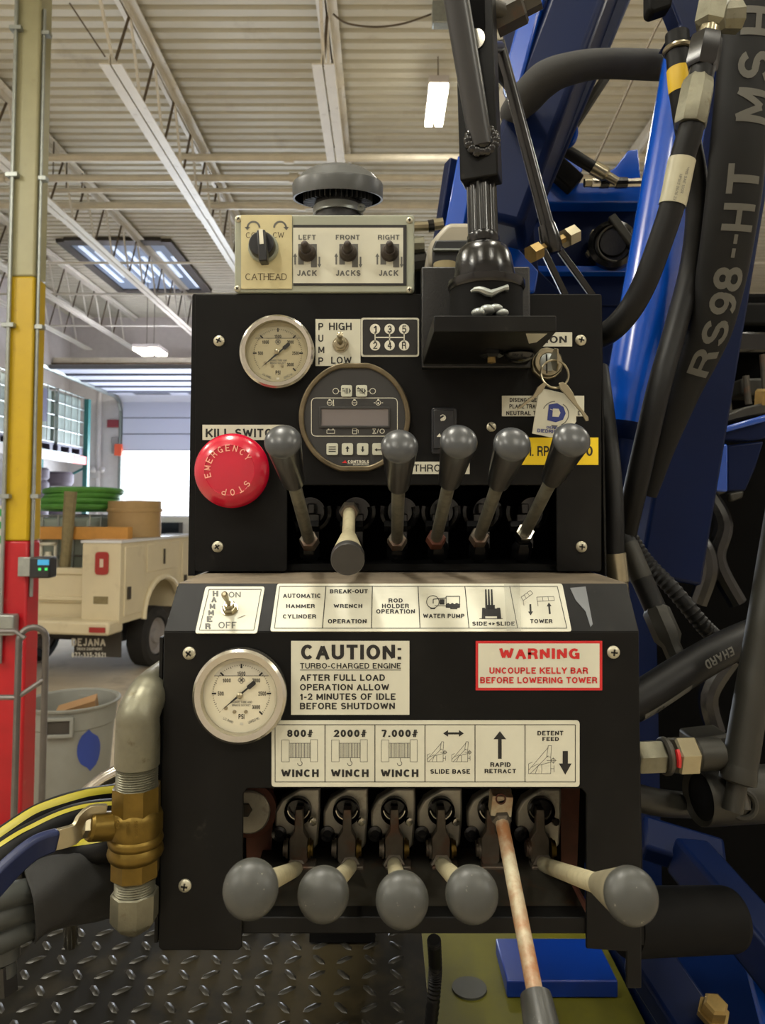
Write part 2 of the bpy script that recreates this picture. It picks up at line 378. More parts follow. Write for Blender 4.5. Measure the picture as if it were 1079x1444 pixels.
mat('lumber', (204, 146, 70), 0.65, var=0.1); mat('strap_tan', (138, 126, 92), 0.8, var=0.15, vs_=20); mat('propane', (214, 212, 196), 0.4)
mat('bin_grey', (136, 138, 132), 0.55, var=0.06, dirt=((86, 84, 76), 4, 0.58, 0.75, 0.4)); mat('bin_blue', (42, 66, 150), 0.5); mat('cardboard', (168, 130, 88), 0.8)
mat('cart_steel', (104, 100, 98), 0.4, 0.6, var=0.15)
mat('sign_red', (150, 56, 66), 0.5); mat('orange', (235, 96, 62), 0.5); mat('panel_grey', (150, 146, 146), 0.5)
mat('green_print', (40, 150, 72), 0.5); mat('teal_paint', (60, 130, 150), 0.4)
mat('case_black', (26, 28, 32), 0.4); mat('led_cyan', (50, 130, 170), 0.4, emit=((60, 160, 210), 0.5)); mat('led_green', (60, 190, 90), 0.4, emit=((60, 220, 100), 0.7))
mat('wire', (90, 78, 60), 0.6)
mat('grip_top', (62, 64, 66), 0.3, var=0.08, vs_=60, dirt=((140, 140, 134), 420, 0.68, 0.76, 0.5)); mat('grip_cone', (112, 106, 86), 0.6, var=0.12, vs_=60); mat('dial_aged', (162, 154, 124), 0.5); mat('dial_top_aged', (148, 141, 116), 0.5); mat('tube_grey', (46, 47, 49), 0.35, var=0.1)
# rig
mat('powder', (15, 15, 15), 0.46, spec=0.14, var=0.12, vs_=30, dirt=[((84, 80, 70), 55, 0.66, 0.80, 0.3), ((48, 47, 43), 7, 0.52, 0.8, 0.35)], bump=(700, 0.08, 0.0004), rvar=0.08)
mat('powder_wrinkle', (24, 25, 26), 0.34, var=0.1, vs_=30, bump=(420, 0.5, 0.001))
mat('black_gloss', (11, 11, 12), 0.22, var=0.15, vs_=25, bump=(120, 0.25, 0.001))
mat('black_shaft', (20, 20, 21), 0.24, 0.0, var=0.15)
mat('black_flat', (10, 10, 10), 0.7, spec=0.12, var=0.2, vs_=20)
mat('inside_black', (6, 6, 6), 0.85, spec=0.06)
mat('dust_ledge', (112, 101, 84), 0.75, var=0.25, vs_=25, dirt=((40, 38, 34), 30, 0.6, 0.7, 0.7))
mat('dirty_steel', (60, 57, 50), 0.55, 0.3, var=0.25, vs_=40, dirt=((86, 56, 34), 45, 0.55, 0.7, 0.7))
mat('cast_silver', (168, 165, 152), 0.45, 0.7, var=0.15, vs_=60, dirt=((70, 56, 40), 50, 0.58, 0.72, 0.6))
mat('rust_red', (78, 38, 22), 0.7, 0.1, var=0.3, vs_=40)
mat('link_steel', (104, 97, 86), 0.5, 0.6, var=0.25, vs_=60, dirt=((112, 62, 36), 45, 0.5, 0.68, 0.6))
mat('rod_zinc', (116, 114, 102), 0.42, 0.55, var=0.16, vs_=90, dirt=((74, 66, 50), 120, 0.52, 0.7, 0.6))
mat('rod_dull', (172, 164, 134), 0.5, 0.15, var=0.12, vs_=90, dirt=((120, 100, 66), 120, 0.55, 0.72, 0.5))
mat('rod_rust', (188, 182, 156), 0.5, 0.1, var=0.1, vs_=60, dirt=((146, 90, 44), 26, 0.42, 0.60, 0.9))
mat('grip', (26, 26, 27), 0.28, var=0.08, vs_=60, dirt=((138, 138, 132), 420, 0.68, 0.76, 0.6), coat=0.15)
mat('grip_dusty', (54, 55, 52), 0.42, var=0.08, vs_=60, dirt=((172, 168, 152), 380, 0.66, 0.74, 0.7))
mat('grip_dark', (44, 43, 42), 0.42, var=0.1, vs_=90)
mat('sticker', (200, 199, 182), 0.5, var=0.03, vs_=30, dirt=((150, 128, 84), 38, 0.68, 0.80, 0.6))
mat('sticker_old', (194, 184, 142), 0.5, var=0.07, vs_=40, dirt=((152, 116, 52), 26, 0.6, 0.75, 0.75))
mat('ink', (26, 25, 24), 0.6); mat('ink_grey', (92, 92, 88), 0.6); mat('ink_brown', (72, 60, 40), 0.6)
mat('ink_white', (214, 212, 196), 0.55); mat('ink_red', (188, 32, 34), 0.5); mat('sticker_yellow', (236, 204, 24), 0.45)
mat('ink_blue', (34, 50, 124), 0.45); mat('clear_film', (200, 200, 190), 0.15, alpha=0.13)
mat('box_grey', (150, 154, 138), 0.42, var=0.06, vs_=14, dirt=((196, 184, 132), 22, 0.6, 0.75, 0.6))
mat('screw', (178, 174, 154), 0.4, 0.6, var=0.12, vs_=120)
mat('slot', (30, 27, 22), 0.7)
mat('steel_bezel', (196, 192, 180), 0.22, 0.95, var=0.08, vs_=30, dirt=((96, 86, 66), 60, 0.62, 0.75, 0.6))
mat('dial', (208, 202, 178), 0.5); mat('dial_top', (190, 186, 170), 0.5)
mat('brass_bezel', (104, 94, 74), 0.35, 0.75, var=0.3, vs_=50)
mat('display_face', (44, 44, 44), 0.5); mat('lcd', (112, 106, 106), 0.25); mat('key_pad', (188, 190, 174), 0.5)
mat('stop_red', (184, 5, 44), 0.26, var=0.05, coat=0.5, dirt=((236, 150, 160), 70, 0.68, 0.8, 0.3)); mat('stop_letter', (232, 168, 150), 0.5)
mat('cap_grey', (74, 76, 76), 0.38, var=0.05); mat('cap_dark', (40, 40, 42), 0.5)
mat('chrome', (200, 196, 184), 0.18, 1.0); mat('nickel', (156, 148, 124), 0.28, 0.9, var=0.06, vs_=80)
mat('rubber_boot', (52, 44, 38), 0.6, var=0.2, vs_=60)
mat('brass', (106, 86, 36), 0.4, 0.8, var=0.25, vs_=50, dirt=((84, 58, 24), 40, 0.55, 0.72, 0.7), bump=(300, 0.15, 0.0006))
mat('galv_cast', (116, 114, 98), 0.42, 0.7, var=0.15, vs_=60, dirt=((84, 76, 52), 90, 0.6, 0.7, 0.7), bump=(400, 0.25, 0.0006))
mat('handle_blue', (13, 27, 66), 0.45, var=0.1, vs_=50); mat('sleeve', (40, 40, 39), 0.85, var=0.12, vs_=60, bump=(900, 0.4, 0.0006))
mat('hose_black', (14, 14, 14), 0.5, spec=0.22, var=0.12, vs_=40); mat('hose_grey', (62, 64, 61), 0.55, var=0.1, vs_=40)
mat('stripe_yellow', (160, 150, 38), 0.5); mat('tape_yellow', (196, 162, 24), 0.5)
mat('tread_bump', (34, 32, 26), 0.36, 0.3, var=0.3, vs_=12); mat('tread_plate', (18, 16, 11), 0.55, 0.0, spec=0.08, var=0.35, vs_=9, dirt=[((66, 58, 38), 6, 0.5, 0.7, 0.6), ((26, 24, 20), 12, 0.55, 0.7, 0.6)])
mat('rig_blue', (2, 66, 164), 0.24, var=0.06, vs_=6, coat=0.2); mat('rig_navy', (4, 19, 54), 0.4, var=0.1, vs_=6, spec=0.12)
mat('block_blue', (2, 44, 128), 0.35); mat('rig_yellow', (82, 80, 2), 0.55, var=0.15, vs_=12, dirt=((70, 70, 24), 10, 0.5, 0.7, 0.6))
mat('bar_grey', (44, 43, 38), 0.5, 0.4, var=0.12, vs_=30); mat('bolt_gold', (140, 118, 72), 0.4, 0.8, var=0.15, vs_=80)
mat('label_wrap', (170, 166, 142), 0.4, var=0.06, vs_=50); mat('hose_print', (84, 83, 77), 0.75); mat('strap_black', (15, 15, 15), 0.65, spec=0.25)
mat('glare_silver', (208, 206, 190), 0.3, 0.3)  # pale silver that paints the glare on the shifter shelf
mat('cover_grey', (150, 144, 128), 0.4, var=0.06)
mat('paint_scuff', (104, 108, 112), 0.5)
# ================================================================== THE BUILDING
XL, XR, YB, YF, ZC = -6.9, 8.0, -6.5, 16.3, 6.3
MB().box(XL - 0.2, XR + 0.2, YB - 0.2, YF + 0.3, -0.2, 0.0).build('floor', 'concrete', kind='structure')
MB().box(-40, 30, YF + 0.32, 70, -0.25, -0.03).build('ground_outside', 'snow', kind='structure')
# ribbed roof deck, ribs across the view
mb = MB(); prof = []; y = YB
while y < YF + 0.2:
    prof += [(y, 0.038), (y + 0.018, 0.0), (y + 0.105, 0.0), (y + 0.123, 0.038)]; y += 0.1524
vs_ = [(XL - 0.1, a, ZC + b) for a, b in prof] + [(XR + 0.1, a, ZC + b) for a, b in prof]; n = len(prof)
mb.add(vs_, [[i, i + 1, n + i + 1, n + i] for i in range(n - 1)], 'deck_paint')
mb.box(XL - 0.2, XR + 0.2, YB - 0.2, YF + 0.3, ZC + 0.06, ZC + 0.2, 'deck_paint'); mb.build('ceiling', None, kind='structure')
MB().box(XL - 0.2, XL, YB, YF, 0, ZC + 0.05).build('wall_left', 'block', kind='structure')
MB().box(XR, XR + 0.2, YB, YF, 0, ZC + 0.05).build('wall_right', 'block', kind='structure')
MB().box(XL - 0.2, XR + 0.2, YB - 0.2, YB, 0, ZC + 0.05).build('wall_back', 'block', kind='structure')
DX0, DX1, DZ = P(174, 640, YF).x, -1.7, 4.42
mb = MB(); mb.box(XL, DX0, YF, YF + 0.25, 0, ZC + 0.05); mb.box(DX1, XR, YF, YF + 0.25, 0, ZC + 0.05); mb.box(DX0, DX1, YF, YF + 0.25, DZ, ZC + 0.05)
for k in range(22):                                                        # block courses
    mb.box(XL, DX0, YF - 0.004, YF, 0.02 + k * 0.2, 0.18 + k * 0.2)
mb.build('wall_front', 'block', kind='structure')
# sectional door: hanging panels, curved turn, overhead run
mb = MB(); zb = P(200, 635, YF - 0.1).z; zt = DZ - 0.02
nP = 3
for i in range(nP):
    a = zb + (zt - zb) * i / nP; b = zb + (zt - zb) * (i + 1) / nP
    mb.box(DX0 + 0.02, DX1, YF - 0.14, YF - 0.09, a + 0.012, b - 0.012, 'door_white'); mb.box(DX0 + 0.02, DX1, YF - 0.12, YF - 0.1, a - 0.012, a + 0.012, 'door_seam')
d1 = mb.build('door_1', None, kind='structure')
yo = 12.6; zo = DZ + 0.10
mb = MB(); ys = [YF - 0.35 + (yo - YF + 0.35) * i / 5 for i in range(6)]
mb.beam((0.5 * (DX0 + DX1), YF - 0.11, zt), (0.5 * (DX0 + DX1), YF - 0.36, zo), DX1 - DX0, 0.05, 'door_white')
for a, b in zip(ys, ys[1:]):
    mb.box(DX0 + 0.02, DX1, b + 0.012, a - 0.012, zo - 0.025, zo + 0.025, 'door_white'); mb.box(DX0 + 0.02, DX1, b - 0.05, b + 0.012, zo - 0.06, zo + 0.01, 'door_seam')
mb.build('overhead_panels', None, d1)
mb = MB()
for i in range(3): mb.box(DX0 + 0.45 + i * 1.15, DX0 + 1.2 + i * 1.15, ys[0] - 0.45, ys[0] - 0.22, zo - 0.034, zo - 0.026)
mb.build('panel_windows', 'dark_glass', d1)
for nm, xx in (('door_track', DX0 - 0.03), ('door_track', DX1 + 0.03)):
    MB().tube(smooth([(xx, YF - 0.1, 0), (xx, YF - 0.1, 2), (xx, YF - 0.1, DZ - 0.5), (xx, YF - 0.16, DZ - 0.15), (xx, YF - 0.45, DZ + 0.04), (xx, YF - 1.2, DZ + 0.06), (xx, 12.0, DZ + 0.08)], 5), 0.05, 6).build(nm, 'galv', d1)
MB().box(DX0 - 0.13, DX0 + 0.03, YF - 0.2, YF - 0.12, zb - 0.12, zb + 0.13).build('sensor_cover', 'orange', d1)
# far wall fittings
t = P(120, 590, YF); MB().tube([(P(140, 590, YF - 0.06).x, YF - 0.06, 0.0), (P(140, 590, YF - 0.06).x, YF - 0.06, 4.9)], 0.05, 10).build('drain_pipe', 'block', label='pale drain pipe running up the far block wall', cat='pipe')
a = P(152, 592, YF); b = P(169, 603, YF); MB().box(a.x, b.x, YF - 0.05, YF - 0.006, b.z, a.z).build('wall_sign', 'sign_red', bevel=0.01, label='small dark red sign on block wall beside the garage door', cat='sign')
a = P(160, 617, YF); b = P(169, 640, YF); MB().box(a.x, b.x, YF - 0.1, YF - 0.004, b.z, a.z).build('electrical_box', 'panel_grey', bevel=0.01, label='plain grey electrical box on block wall under the red sign', cat='box')
a = P(128, 667, YF - 0.4); t = thing('wall_lamp', 'white twin-head emergency lamp on block wall beside the rack', 'lamp', (a.x, YF - 0.02, a.z))
MB().box(a.x - 0.10, a.x + 0.06, YF - 0.12, YF - 0.004, a.z - 0.1, a.z + 0.1).build('housing', 'rack_white', t, bevel=0.01)
for k in (-1, 1): MB().blob((a.x + 0.06 + 0.1 * k, YF - 0.18, a.z + 0.08), 0.07, 0.07, 0.07).build('lamp_head', 'rack_white', t)

# open-web joists running away from the camera
HB, HT = CH + 3.40, CH + 4.10
def joist(X, y0, label):
    t = thing('roof_joist', label, 'joist', (X, y0, HB), 'open web roof joists'); y1 = YF - 0.1
    for s in (-1, 1):
        MB().box(X + s * 0.047 - 0.040, X + s * 0.047 + 0.040, y0, y0 + 3.1, HB - 0.01, HB).box(X + s * 0.012 - 0.004, X + s * 0.012 + 0.004, y0, y0 + 3.1, HB, HB + 0.07).build('bottom_chord', 'joist_paint', t)
        MB().box(X + s * 0.045 - 0.038, X + s * 0.045 + 0.038, y0 + 3.1, y1, HB + 0.004, HB + 0.014).box(X + s * 0.012 - 0.004, X + s * 0.012 + 0.004, y0 + 3.1, y1, HB, HB + 0.06).build('bottom_chord', 'joist_paint', t)
        MB().box(X + s * 0.047 - 0.040, X + s * 0.047 + 0.040, YB + 0.05, y1, HT, HT + 0.012).box(X + s * 0.012 - 0.004, X + s * 0.012 + 0.004, YB + 0.05, y1, HT - 0.07, HT + 0.09).build('top_chord', 'joist_paint', t)
    yy = y0 + 0.08; k = 0
    while yy < y1 - 0.7:
        a, b = ((yy, HB + 0.03), (yy + 0.33, HT - 0.02)) if k % 2 == 0 else ((yy, HT - 0.02), (yy + 0.33, HB + 0.03))
        MB().tube([(X, a[0], a[1]), (X, b[0], b[1])], 0.013, 6).build('web_bar', 'web_steel' if k % 2 == 0 else 'joist_paint', t); yy += 0.33; k += 1
        if k > 30: break
    MB().tube([(X, y0 + 0.08, HB + 0.03), (X, y0 - 0.55, HT - 0.02)], 0.014, 6).build('end_bar', 'joist_paint', t)
for X, lab in ((-6.45, 'open web roof joist running close along the wall above the rack'), (-5.45, 'open web roof joist passing above the skylight'), (-3.78, 'pale open web roof joist crossing behind the yellow column'),
               (-2.10, 'pale open web roof joist with broad bottom chord between column and switch box'), (-0.46, 'pale open web roof joist ending above the dark vent cap'), (1.25, 'open web roof joist running above the blue mast'), (2.95, 'open web roof joist beyond the blue mast, farthest from the column')):
    joist(X, 5.55, lab)
# pipes across the view under the roof deck
for (yy, zz, r, lab) in ((7.75, 5.85, 0.042, 'cream sprinkler pipe under the roof, nearest of the parallel pipes'), (8.2, 5.83, 0.042, 'cream pipe under the roof, second of the parallel pipes from the near end'),
                         (8.55, 5.84, 0.028, 'thin pale conduit under the roof between the two thick cream pipes'), (9.0, 5.84, 0.046, 'cream pipe with coupling under the roof, farthest of the parallel pipes')):
    t = thing('ceiling_pipe', lab, 'pipe', (0, yy, zz), 'pipes across the roof')
    MB().tube([(XL + 0.02, yy, zz), (XR - 0.02, yy, zz)], r, 10).build('run', 'pipe_paint', t)
    for xx in (-4.3, -1.0, 2.6): MB().lathe([(r + 0.018, -0.05), (r + 0.018, 0.05)], (xx, yy, zz), (1, 0, 0), 12).build('coupling', 'pipe_paint', t)
    for xx in (-3.78, 1.25): MB().tube([(xx + 0.06, yy, zz), (xx + 0.06, yy, ZC)], 0.008, 6).build('hanger_rod', 'wire', t)
for (ya, lab) in ((12.2, 'thin bridging rod across the roof joists in front of the skylight'), (14.4, 'thin bridging rod across the roof joists beyond the skylight'), (10.6, 'thin bridging rod across the roof joists next to the farthest pipe')):
    MB().tube([(XL + 0.02, ya, HB + 0.1), (XR - 0.02, ya, HB + 0.1)], 0.018, 6).build('bridging_rod', 'joist_paint', label=lab, cat='rod', group='bridging rods')
t = thing('roof_girder', 'slim roof girder crossing in front of the garage door head', 'girder', (0, 15.4, 5.1))
MB().box(XL + 0.02, XR - 0.02, 15.32, 15.48, 5.06, 5.10).build('lower_flange', 'web_steel', t); MB().box(XL + 0.02, XR - 0.02, 15.39, 15.41, 5.10, 5.22).build('girder_web', 'pipe_paint', t)
# skylight
a = PZ(84, 341, ZC); b = PZ(222, 405, ZC); x0, x1, y0, y1 = -4.95, -3.45, a.y, b.y
t = thing('skylight', 'long ribbed skylight with dark frame letting in blue daylight', 'skylight', ((x0 + x1) / 2, (y0 + y1) / 2, ZC - 0.05))
MB().box(x0, x1, y0, y1, ZC - 0.03, ZC - 0.01).build('pane', 'skylight_pane', t)
mb = MB()
for (p, q, r_, s_) in ((x0 - 0.15, x0, y0 - 0.15, y1 + 0.15), (x1, x1 + 0.15, y0 - 0.15, y1 + 0.15), (x0, x1, y0 - 0.22, y0), (x0, x1, y1, y1 + 0.3)): mb.box(p, q, r_, s_, ZC - 0.06, ZC - 0.005)
mb.build('frame', 'black_frame', t)
for i in range(9):
    xx = x0 + 0.1 + i * (x1 - x0) / 9; MB().box(xx, xx + 0.07, y0 + 0.1 + 0.25 * (i % 3), y1 - 0.15 - 0.3 * ((i + 1) % 3), ZC - 0.045, ZC - 0.03).build('bright_rib', 'skylight_rib', t)
# lamps
lab = ['lit long ceiling lamp beside the black shifter tube', 'unseen ceiling lamp above the column end of the rig deck', 'unseen ceiling lamp high above the gear shifter', 'ceiling lamp behind the camera nearest the column bay', 'ceiling lamp behind the camera on the rig bay',
       'added unseen ceiling lamp over the bay with the trash can', 'added unseen ceiling lamp over the bay past the blue mast', 'added ceiling lamp behind the camera along the rack wall', 'added ceiling lamp behind the camera farthest from the rack wall']
def lamp(x, y, z, lb, w_=0.17, l_=0.36):
    t = thing('ceiling_lamp', lb, 'lamp', (x, y, z - 0.05), 'high bay ceiling lamps')
    MB().box(x - w_, x + w_, y - l_, y + l_, z - 0.01, z + 0.06).build('housing', 'rack_white', t, bevel=0.01)
    for k in (-1, 1): MB().box(x + k * w_ * 0.55 - w_ * 0.4, x + k * w_ * 0.55 + w_ * 0.4, y - l_ * 0.95, y + l_ * 0.95, z - 0.05, z - 0.011).build('tube', 'lamp_white', t)
    for k in (-1, 1): MB().tube([(x, y + k * l_ * 0.7, z + 0.05), (x, y + k * l_ * 0.7, ZC)], 0.006, 5).build('hanger', 'wire', t)
for (x, y, z, p), lb in zip(LAMPS, lab):
    lamp(x, y, z, lb, 0.092 if y == 6.93 else 0.17, 0.37 if y == 6.93 else 0.55)
a = P(212, 494, 13.5); lamp(a.x, a.y, a.z, 'lit lamp hanging in front of the overhead door, above the service truck', 0.24, 0.3)
l = bpy.data.lights.new('lamp_light', 'AREA'); l.shape = 'RECTANGLE'; l.size = 0.4; l.size_y = 0.55; l.energy = 150; l.color = (1.0, 0.96, 0.88)
o = bpy.data.objects.new('lamp_light', l); COL.objects.link(o); o.location = (a.x, a.y, a.z - 0.075)
# loose wires
MB().tube(smooth([P(470, 20, 5.6), P(490, 33, 5.6), P(530, 38, 5.7), P(570, 33, 5.8), P(608, 20, 5.9)], 6), 0.008, 6).build('hanging_cable', 'wire', label='thin grey cable drooping under the roof deck to a small box', cat='cable')
a = P(620, 22, 5.9); MB().box(a.x - 0.06, a.x + 0.1, a.y - 0.05, a.y + 0.05, a.z - 0.09, a.z + 0.1).build('junction_box', 'galv', bevel=0.008, label='small pale box under the roof deck at the end of a cable', cat='box')
MB().tube([P(98, 4, 5.2), (-2.12, 5.5, HB + 0.02)], 0.006, 5).build('stay_wire', 'wire', label='thin dark wire slanting down to the near end of a joist', cat='wire')

# ================================================================== COLUMN
dC = 4.4
def cx_(y): return P(48 - 0.0245 * y, y, dC)
top = cx_(-40); bot = P(48 - 0.0245 * 1235, 1235, dC); ctop = top + (top - bot) * ((ZC - top.z) / (top.z - bot.z)); cbot = bot + (top - bot) * ((0.0 - bot.z) / (top.z - bot.z))
def cat_(z): return cbot + (ctop - cbot) * (z / ZC)
t = thing('support_column', 'square steel column painted cream, yellow and red from top down', 'column', cbot)
zy1 = P(40, 395, dC).z; zy0 = P(40, 762, dC).z
hw = 0.080
for (z0, z1, m, nm) in ((0, zy0, 'paint_red', 'red_band'), (zy0, zy1, 'paint_yellow', 'yellow_band'), (zy1, ZC, 'paint_cream', 'cream_band')):
    a = cat_(z0); b = cat_(z1)
    MB().hexa([a + V(q) for q in ((-hw, -hw, 0), (hw, -hw, 0), (hw, hw, 0), (-hw, hw, 0))] + [b + V(q) for q in ((-hw, -hw, 0), (hw, -hw, 0), (hw, hw, 0), (-hw, hw, 0))], m).build(nm, m, t, bevel=0.012)
for (off, r, z0, z1) in ((-0.055, 0.012, 1.25, ZC), (0.091, 0.011, 1.62, ZC - 1.15)):
    dy = -hw - 0.02 if off < 0 else -0.05
    pa = cat_(z0) + V((off, dy, 0)); pb = cat_(z1) + V((off, dy, 0))
    c = MB().tube([pa, pb], r, 8).build('conduit', 'galv', t)
    for z in (2.2, 3.2, 4.1, 5.0):
        if z0 < z < z1: q = cat_(z) + V((off, dy, 0)); MB().box(q.x - 0.035, q.x + 0.035, q.y - 0.016, q.y + 0.03, q.z - 0.012, q.z + 0.012).build('strap', 'galv', c)
q = P(10, 881, dC - 0.12); MB().box(q.x - 0.055, q.x + 0.055, dC - 0.16, dC - 0.09, q.z - 0.055, q.z + 0.06).build('outlet_box', 'galv', t, bevel=0.008)
q = P(46, 797, dC); b1 = MB().box(q.x - 0.03, q.x + 0.05, dC - 0.12, dC - 0.10, q.z - 0.055, q.z + 0.055).build('charger_bracket', 'galv', t, bevel=0.004)
q = P(66, 798, dC - 0.13); t2 = thing('battery_charger', 'small black charger with cyan and green lights on column bracket', 'charger', (q.x, q.y, q.z - 0.07))
MB().box(q.x - 0.06, q.x + 0.058, dC - 0.22, dC - 0.125, q.z - 0.062, q.z + 0.055).build('case', 'case_black', t2, bevel=0.01)
MB().box(q.x - 0.01, q.x + 0.052, dC - 0.224, dC - 0.218, q.z + 0.012, q.z + 0.042).build('lit_screen', 'led_cyan', t2)
for k in (-1, 1): MB().box(q.x + 0.02 + k * 0.018 - 0.007, q.x + 0.02 + k * 0.018 + 0.007, dC - 0.224, dC - 0.218, q.z - 0.018, q.z - 0.004).build('indicator', 'led_green', t2)

# ================================================================== RACK, TOTES, TIRES
RXa, RXb, RY0, RY1 = -6.85, -5.88, 10.4, 14.75
t = thing('pallet_rack', 'green pallet rack with white and orange beams along the wall', 'rack', (-6.3, 12.6, 0))
for (xx, yy) in ((RXa + 0.05, RY1), (RXb, RY1), (RXa + 0.05, RY0), (RXb, RY0)): MB().box(xx - 0.045, xx + 0.045, yy - 0.06, yy + 0.06, 0, 4.25).build('upright', 'rack_green', t)
for z in (0.6, 1.7, 2.4): MB().tube([(RXa, RY1, z), (RXb, RY1, z + 0.5)], 0.025, 6).build('brace', 'rack_green', t)
for z in (1.55, 3.02):
    for xx in (RXa + 0.05, RXb):
        MB().box(xx - 0.03, xx + 0.03, RY0 + 0.06, RY1 - 0.7, z - 0.08, z + 0.08).build('beam', 'rack_white', t); MB().box(xx - 0.032, xx + 0.032, RY1 - 0.7, RY1 - 0.06, z - 0.08, z + 0.08).build('beam_end', 'rack_red', t)
    MB().box(RXa + 0.02, RXb - 0.04, RY0 + 0.06, RY1 - 0.08, z + 0.08, z + 0.11).build('shelf_deck', 'galv', t)
def tote(x, y, z, lab, sx=0.95, sy=1.15, h=1.02, cover=False, pal=True):
    t = thing('liquid_tote', lab, 'tote', (x, y, z), 'caged liquid totes')
    pz = 0.13 if pal else 0.0
    if pal:
        mb = MB(); [mb.box(x - sx / 2, x + sx / 2, y + k * sy * 0.42 - 0.06, y + k * sy * 0.42 + 0.06, z, z + 0.10) for k in (-1, 0, 1)]; mb.box(x - sx / 2, x + sx / 2, y - sy / 2, y + sy / 2, z + 0.10, z + pz); mb.build('pallet', 'tote_dark', t)
    MB().box(x - sx / 2 + 0.03, x + sx / 2 - 0.03, y - sy / 2 + 0.03, y + sy / 2 - 0.03, z + pz, z + pz + h - 0.04).build('tank', 'tote_plastic', t, bevel=0.06, seg=3)
    mb = MB()
    for zz in [z + pz + 0.02 + (h - 0.04) * i / 4 for i in range(5)]:
        mb.tube([(x - sx / 2, y - sy / 2, zz), (x + sx / 2, y - sy / 2, zz), (x + sx / 2, y + sy / 2, zz), (x - sx / 2, y + sy / 2, zz), (x - sx / 2, y - sy / 2, zz)], 0.011, 5)
    for i in range(5):
        for s in (-1, 1):
            mb.tube([(x - sx / 2 + sx * i / 4, y + s * sy / 2, z + pz), (x - sx / 2 + sx * i / 4, y + s * sy / 2, z + pz + h)], 0.011, 5); mb.tube([(x + s * sx / 2, y - sy / 2 + sy * i / 4, z + pz), (x + s * sx / 2, y - sy / 2 + sy * i / 4, z + pz + h)], 0.011, 5)
    mb.build('cage', 'galv', t)
    if cover: MB().box(x + sx / 2 - 0.02, x + sx / 2 + 0.012, y - 0.3, y + 0.25, z + pz + 0.35, z + pz + 0.92).build('tarp_patch', 'tote_dark', t)
    MB().lathe([(0.09, 0), (0.09, 0.05), (0, 0.05)], (x, y, z + pz + h - 0.05), (0, 0, 1), 14).build('lid', 'tote_dark', t)
    return t
tote(-6.38, 12.75, 3.13, 'caged white liquid tote on the rack with a dark patch on its side', cover=True)
tote(-6.38, 14.05, 3.13, 'caged white liquid tote on the rack beside the end upright')
tote(-6.38, 11.4, 3.13, 'caged white liquid tote on the rack, hidden behind the column')
def tire(x, y, z, r, w_, lab):
    t = thing('tire', lab, 'tire', (x, y, z), 'tires stacked on the rack')
    MB().lathe([(r * 0.6, 0.01), (r * 0.85, 0), (r, w_ * 0.2), (r, w_ * 0.8), (r * 0.85, w_), (r * 0.6, w_ - 0.01), (r * 0.6, 0.01)], (x, y, z), (0, 0, 1), 22, caps=False).build('tread', 'tire_grey', t); return t
ords = ['bottom', 'second', 'middle', 'fourth', 'topmost']
for k in range(5): tire(-6.19, 13.2, 1.662 + k * 0.232, 0.26, 0.22, ords[k] + ' tire of the stack nearest the column on the rack')
for k in range(4): tire(-6.16, 14.1, 1.662 + k * 0.282, 0.29, 0.265, ['bottom', 'second', 'third', 'topmost'][k] + ' tire of the wide stack next to the rack upright')
# cartons at the picture edge
for k, (ya, yb) in enumerate(((712, 730), (730, 748), (748, 768))):
    a = P(-14, ya, 6.0); b = P(9, yb, 6.0)
    o = thing('carton', ['topmost', 'middle', 'lowest'][k] + ' white carton with green print in the pile behind the column', 'carton', (a.x, 6.1, b.z), 'cartons behind the column')
    MB().box(a.x, b.x, 6.0, 6.25, b.z, a.z - 0.004).build('box', 'rack_white', o); MB().box(a.x + 0.01, b.x - 0.02, 5.996, 5.999, b.z + 0.012, b.z + 0.07).build('print', 'green_print', o)
zt = P(0, 768, 6.0).z; MB().box(P(-44, 768, 6).x, P(12, 768, 6).x, 5.95, 6.5, 0, zt).build('steel_cabinet', 'rack_white', bevel=0.01, label='white cabinet under the cartons behind the column', cat='cabinet')

# ================================================================== SERVICE TRUCK (seen from behind, nosing out of the door)
A = P(168, 880, 9.0); yaw = R(9.8); fw = V((math.sin(yaw), math.cos(yaw), 0)); lf = V((-math.cos(yaw), math.sin(yaw), 0)); O = V((A.x, 9.0, 0))
def T(l, f, z): return O + lf * l + fw * f + V((0, 0, z))
def tbox(mb, l0, l1, f0, f1, z0, z1, m=None):
    return mb.hexa([T(l0, f0, z0), T(l1, f0, z0), T(l1, f1, z0), T(l0, f1, z0), T(l0, f0, z1), T(l1, f0, z1), T(l1, f1, z1), T(l0, f1, z1)], m)
WB = 2.05
t = thing('service_truck', 'cream utility-bed service truck parked facing out of the garage door', 'truck', O)
body = tbox(MB(), 0, 0.50, 0, 2.35, 0.78, 1.69)
# wheel arch cut: build side box in pieces round the arch
mb = MB(); tbox(mb, 0, 0.5, 0, 0.62, 0.72, 1.69); tbox(mb, 0, 0.5, 1.62, 2.35, 0.72, 1.69); tbox(mb, 0, 0.5, 0.62, 1.62, 1.16, 1.69)
pts = [(0.62 + 0.5 - 0.5 * math.cos(math.pi * i / 12), 0.70 + 0.46 * math.sin(math.pi * i / 12)) for i in range(13)]
arch = [T(0.0, f, z) for f, z in pts] + [T(0, 1.62, 1.17), T(0, 0.62, 1.17)]; mb.prism(arch, lf * 0.04)
mb.build('utility_box', 'truck_cream', t, bevel=0.015)
mb = MB(); tbox(mb, WB - 0.35, WB, 0, 2.35, 0.78, 1.69); mb.build('utility_box', 'truck_cream', t, bevel=0.015)
mb = MB(); mb.tube([T(-0.01, f, z) for f, z in [(0.62 + 0.5 - 0.53 * math.cos(math.pi * i / 12), 0.70 + 0.49 * math.sin(math.pi * i / 12)) for i in range(13)]], 0.035, 8); mb.build('fender_lip', 'truck_cream', t)
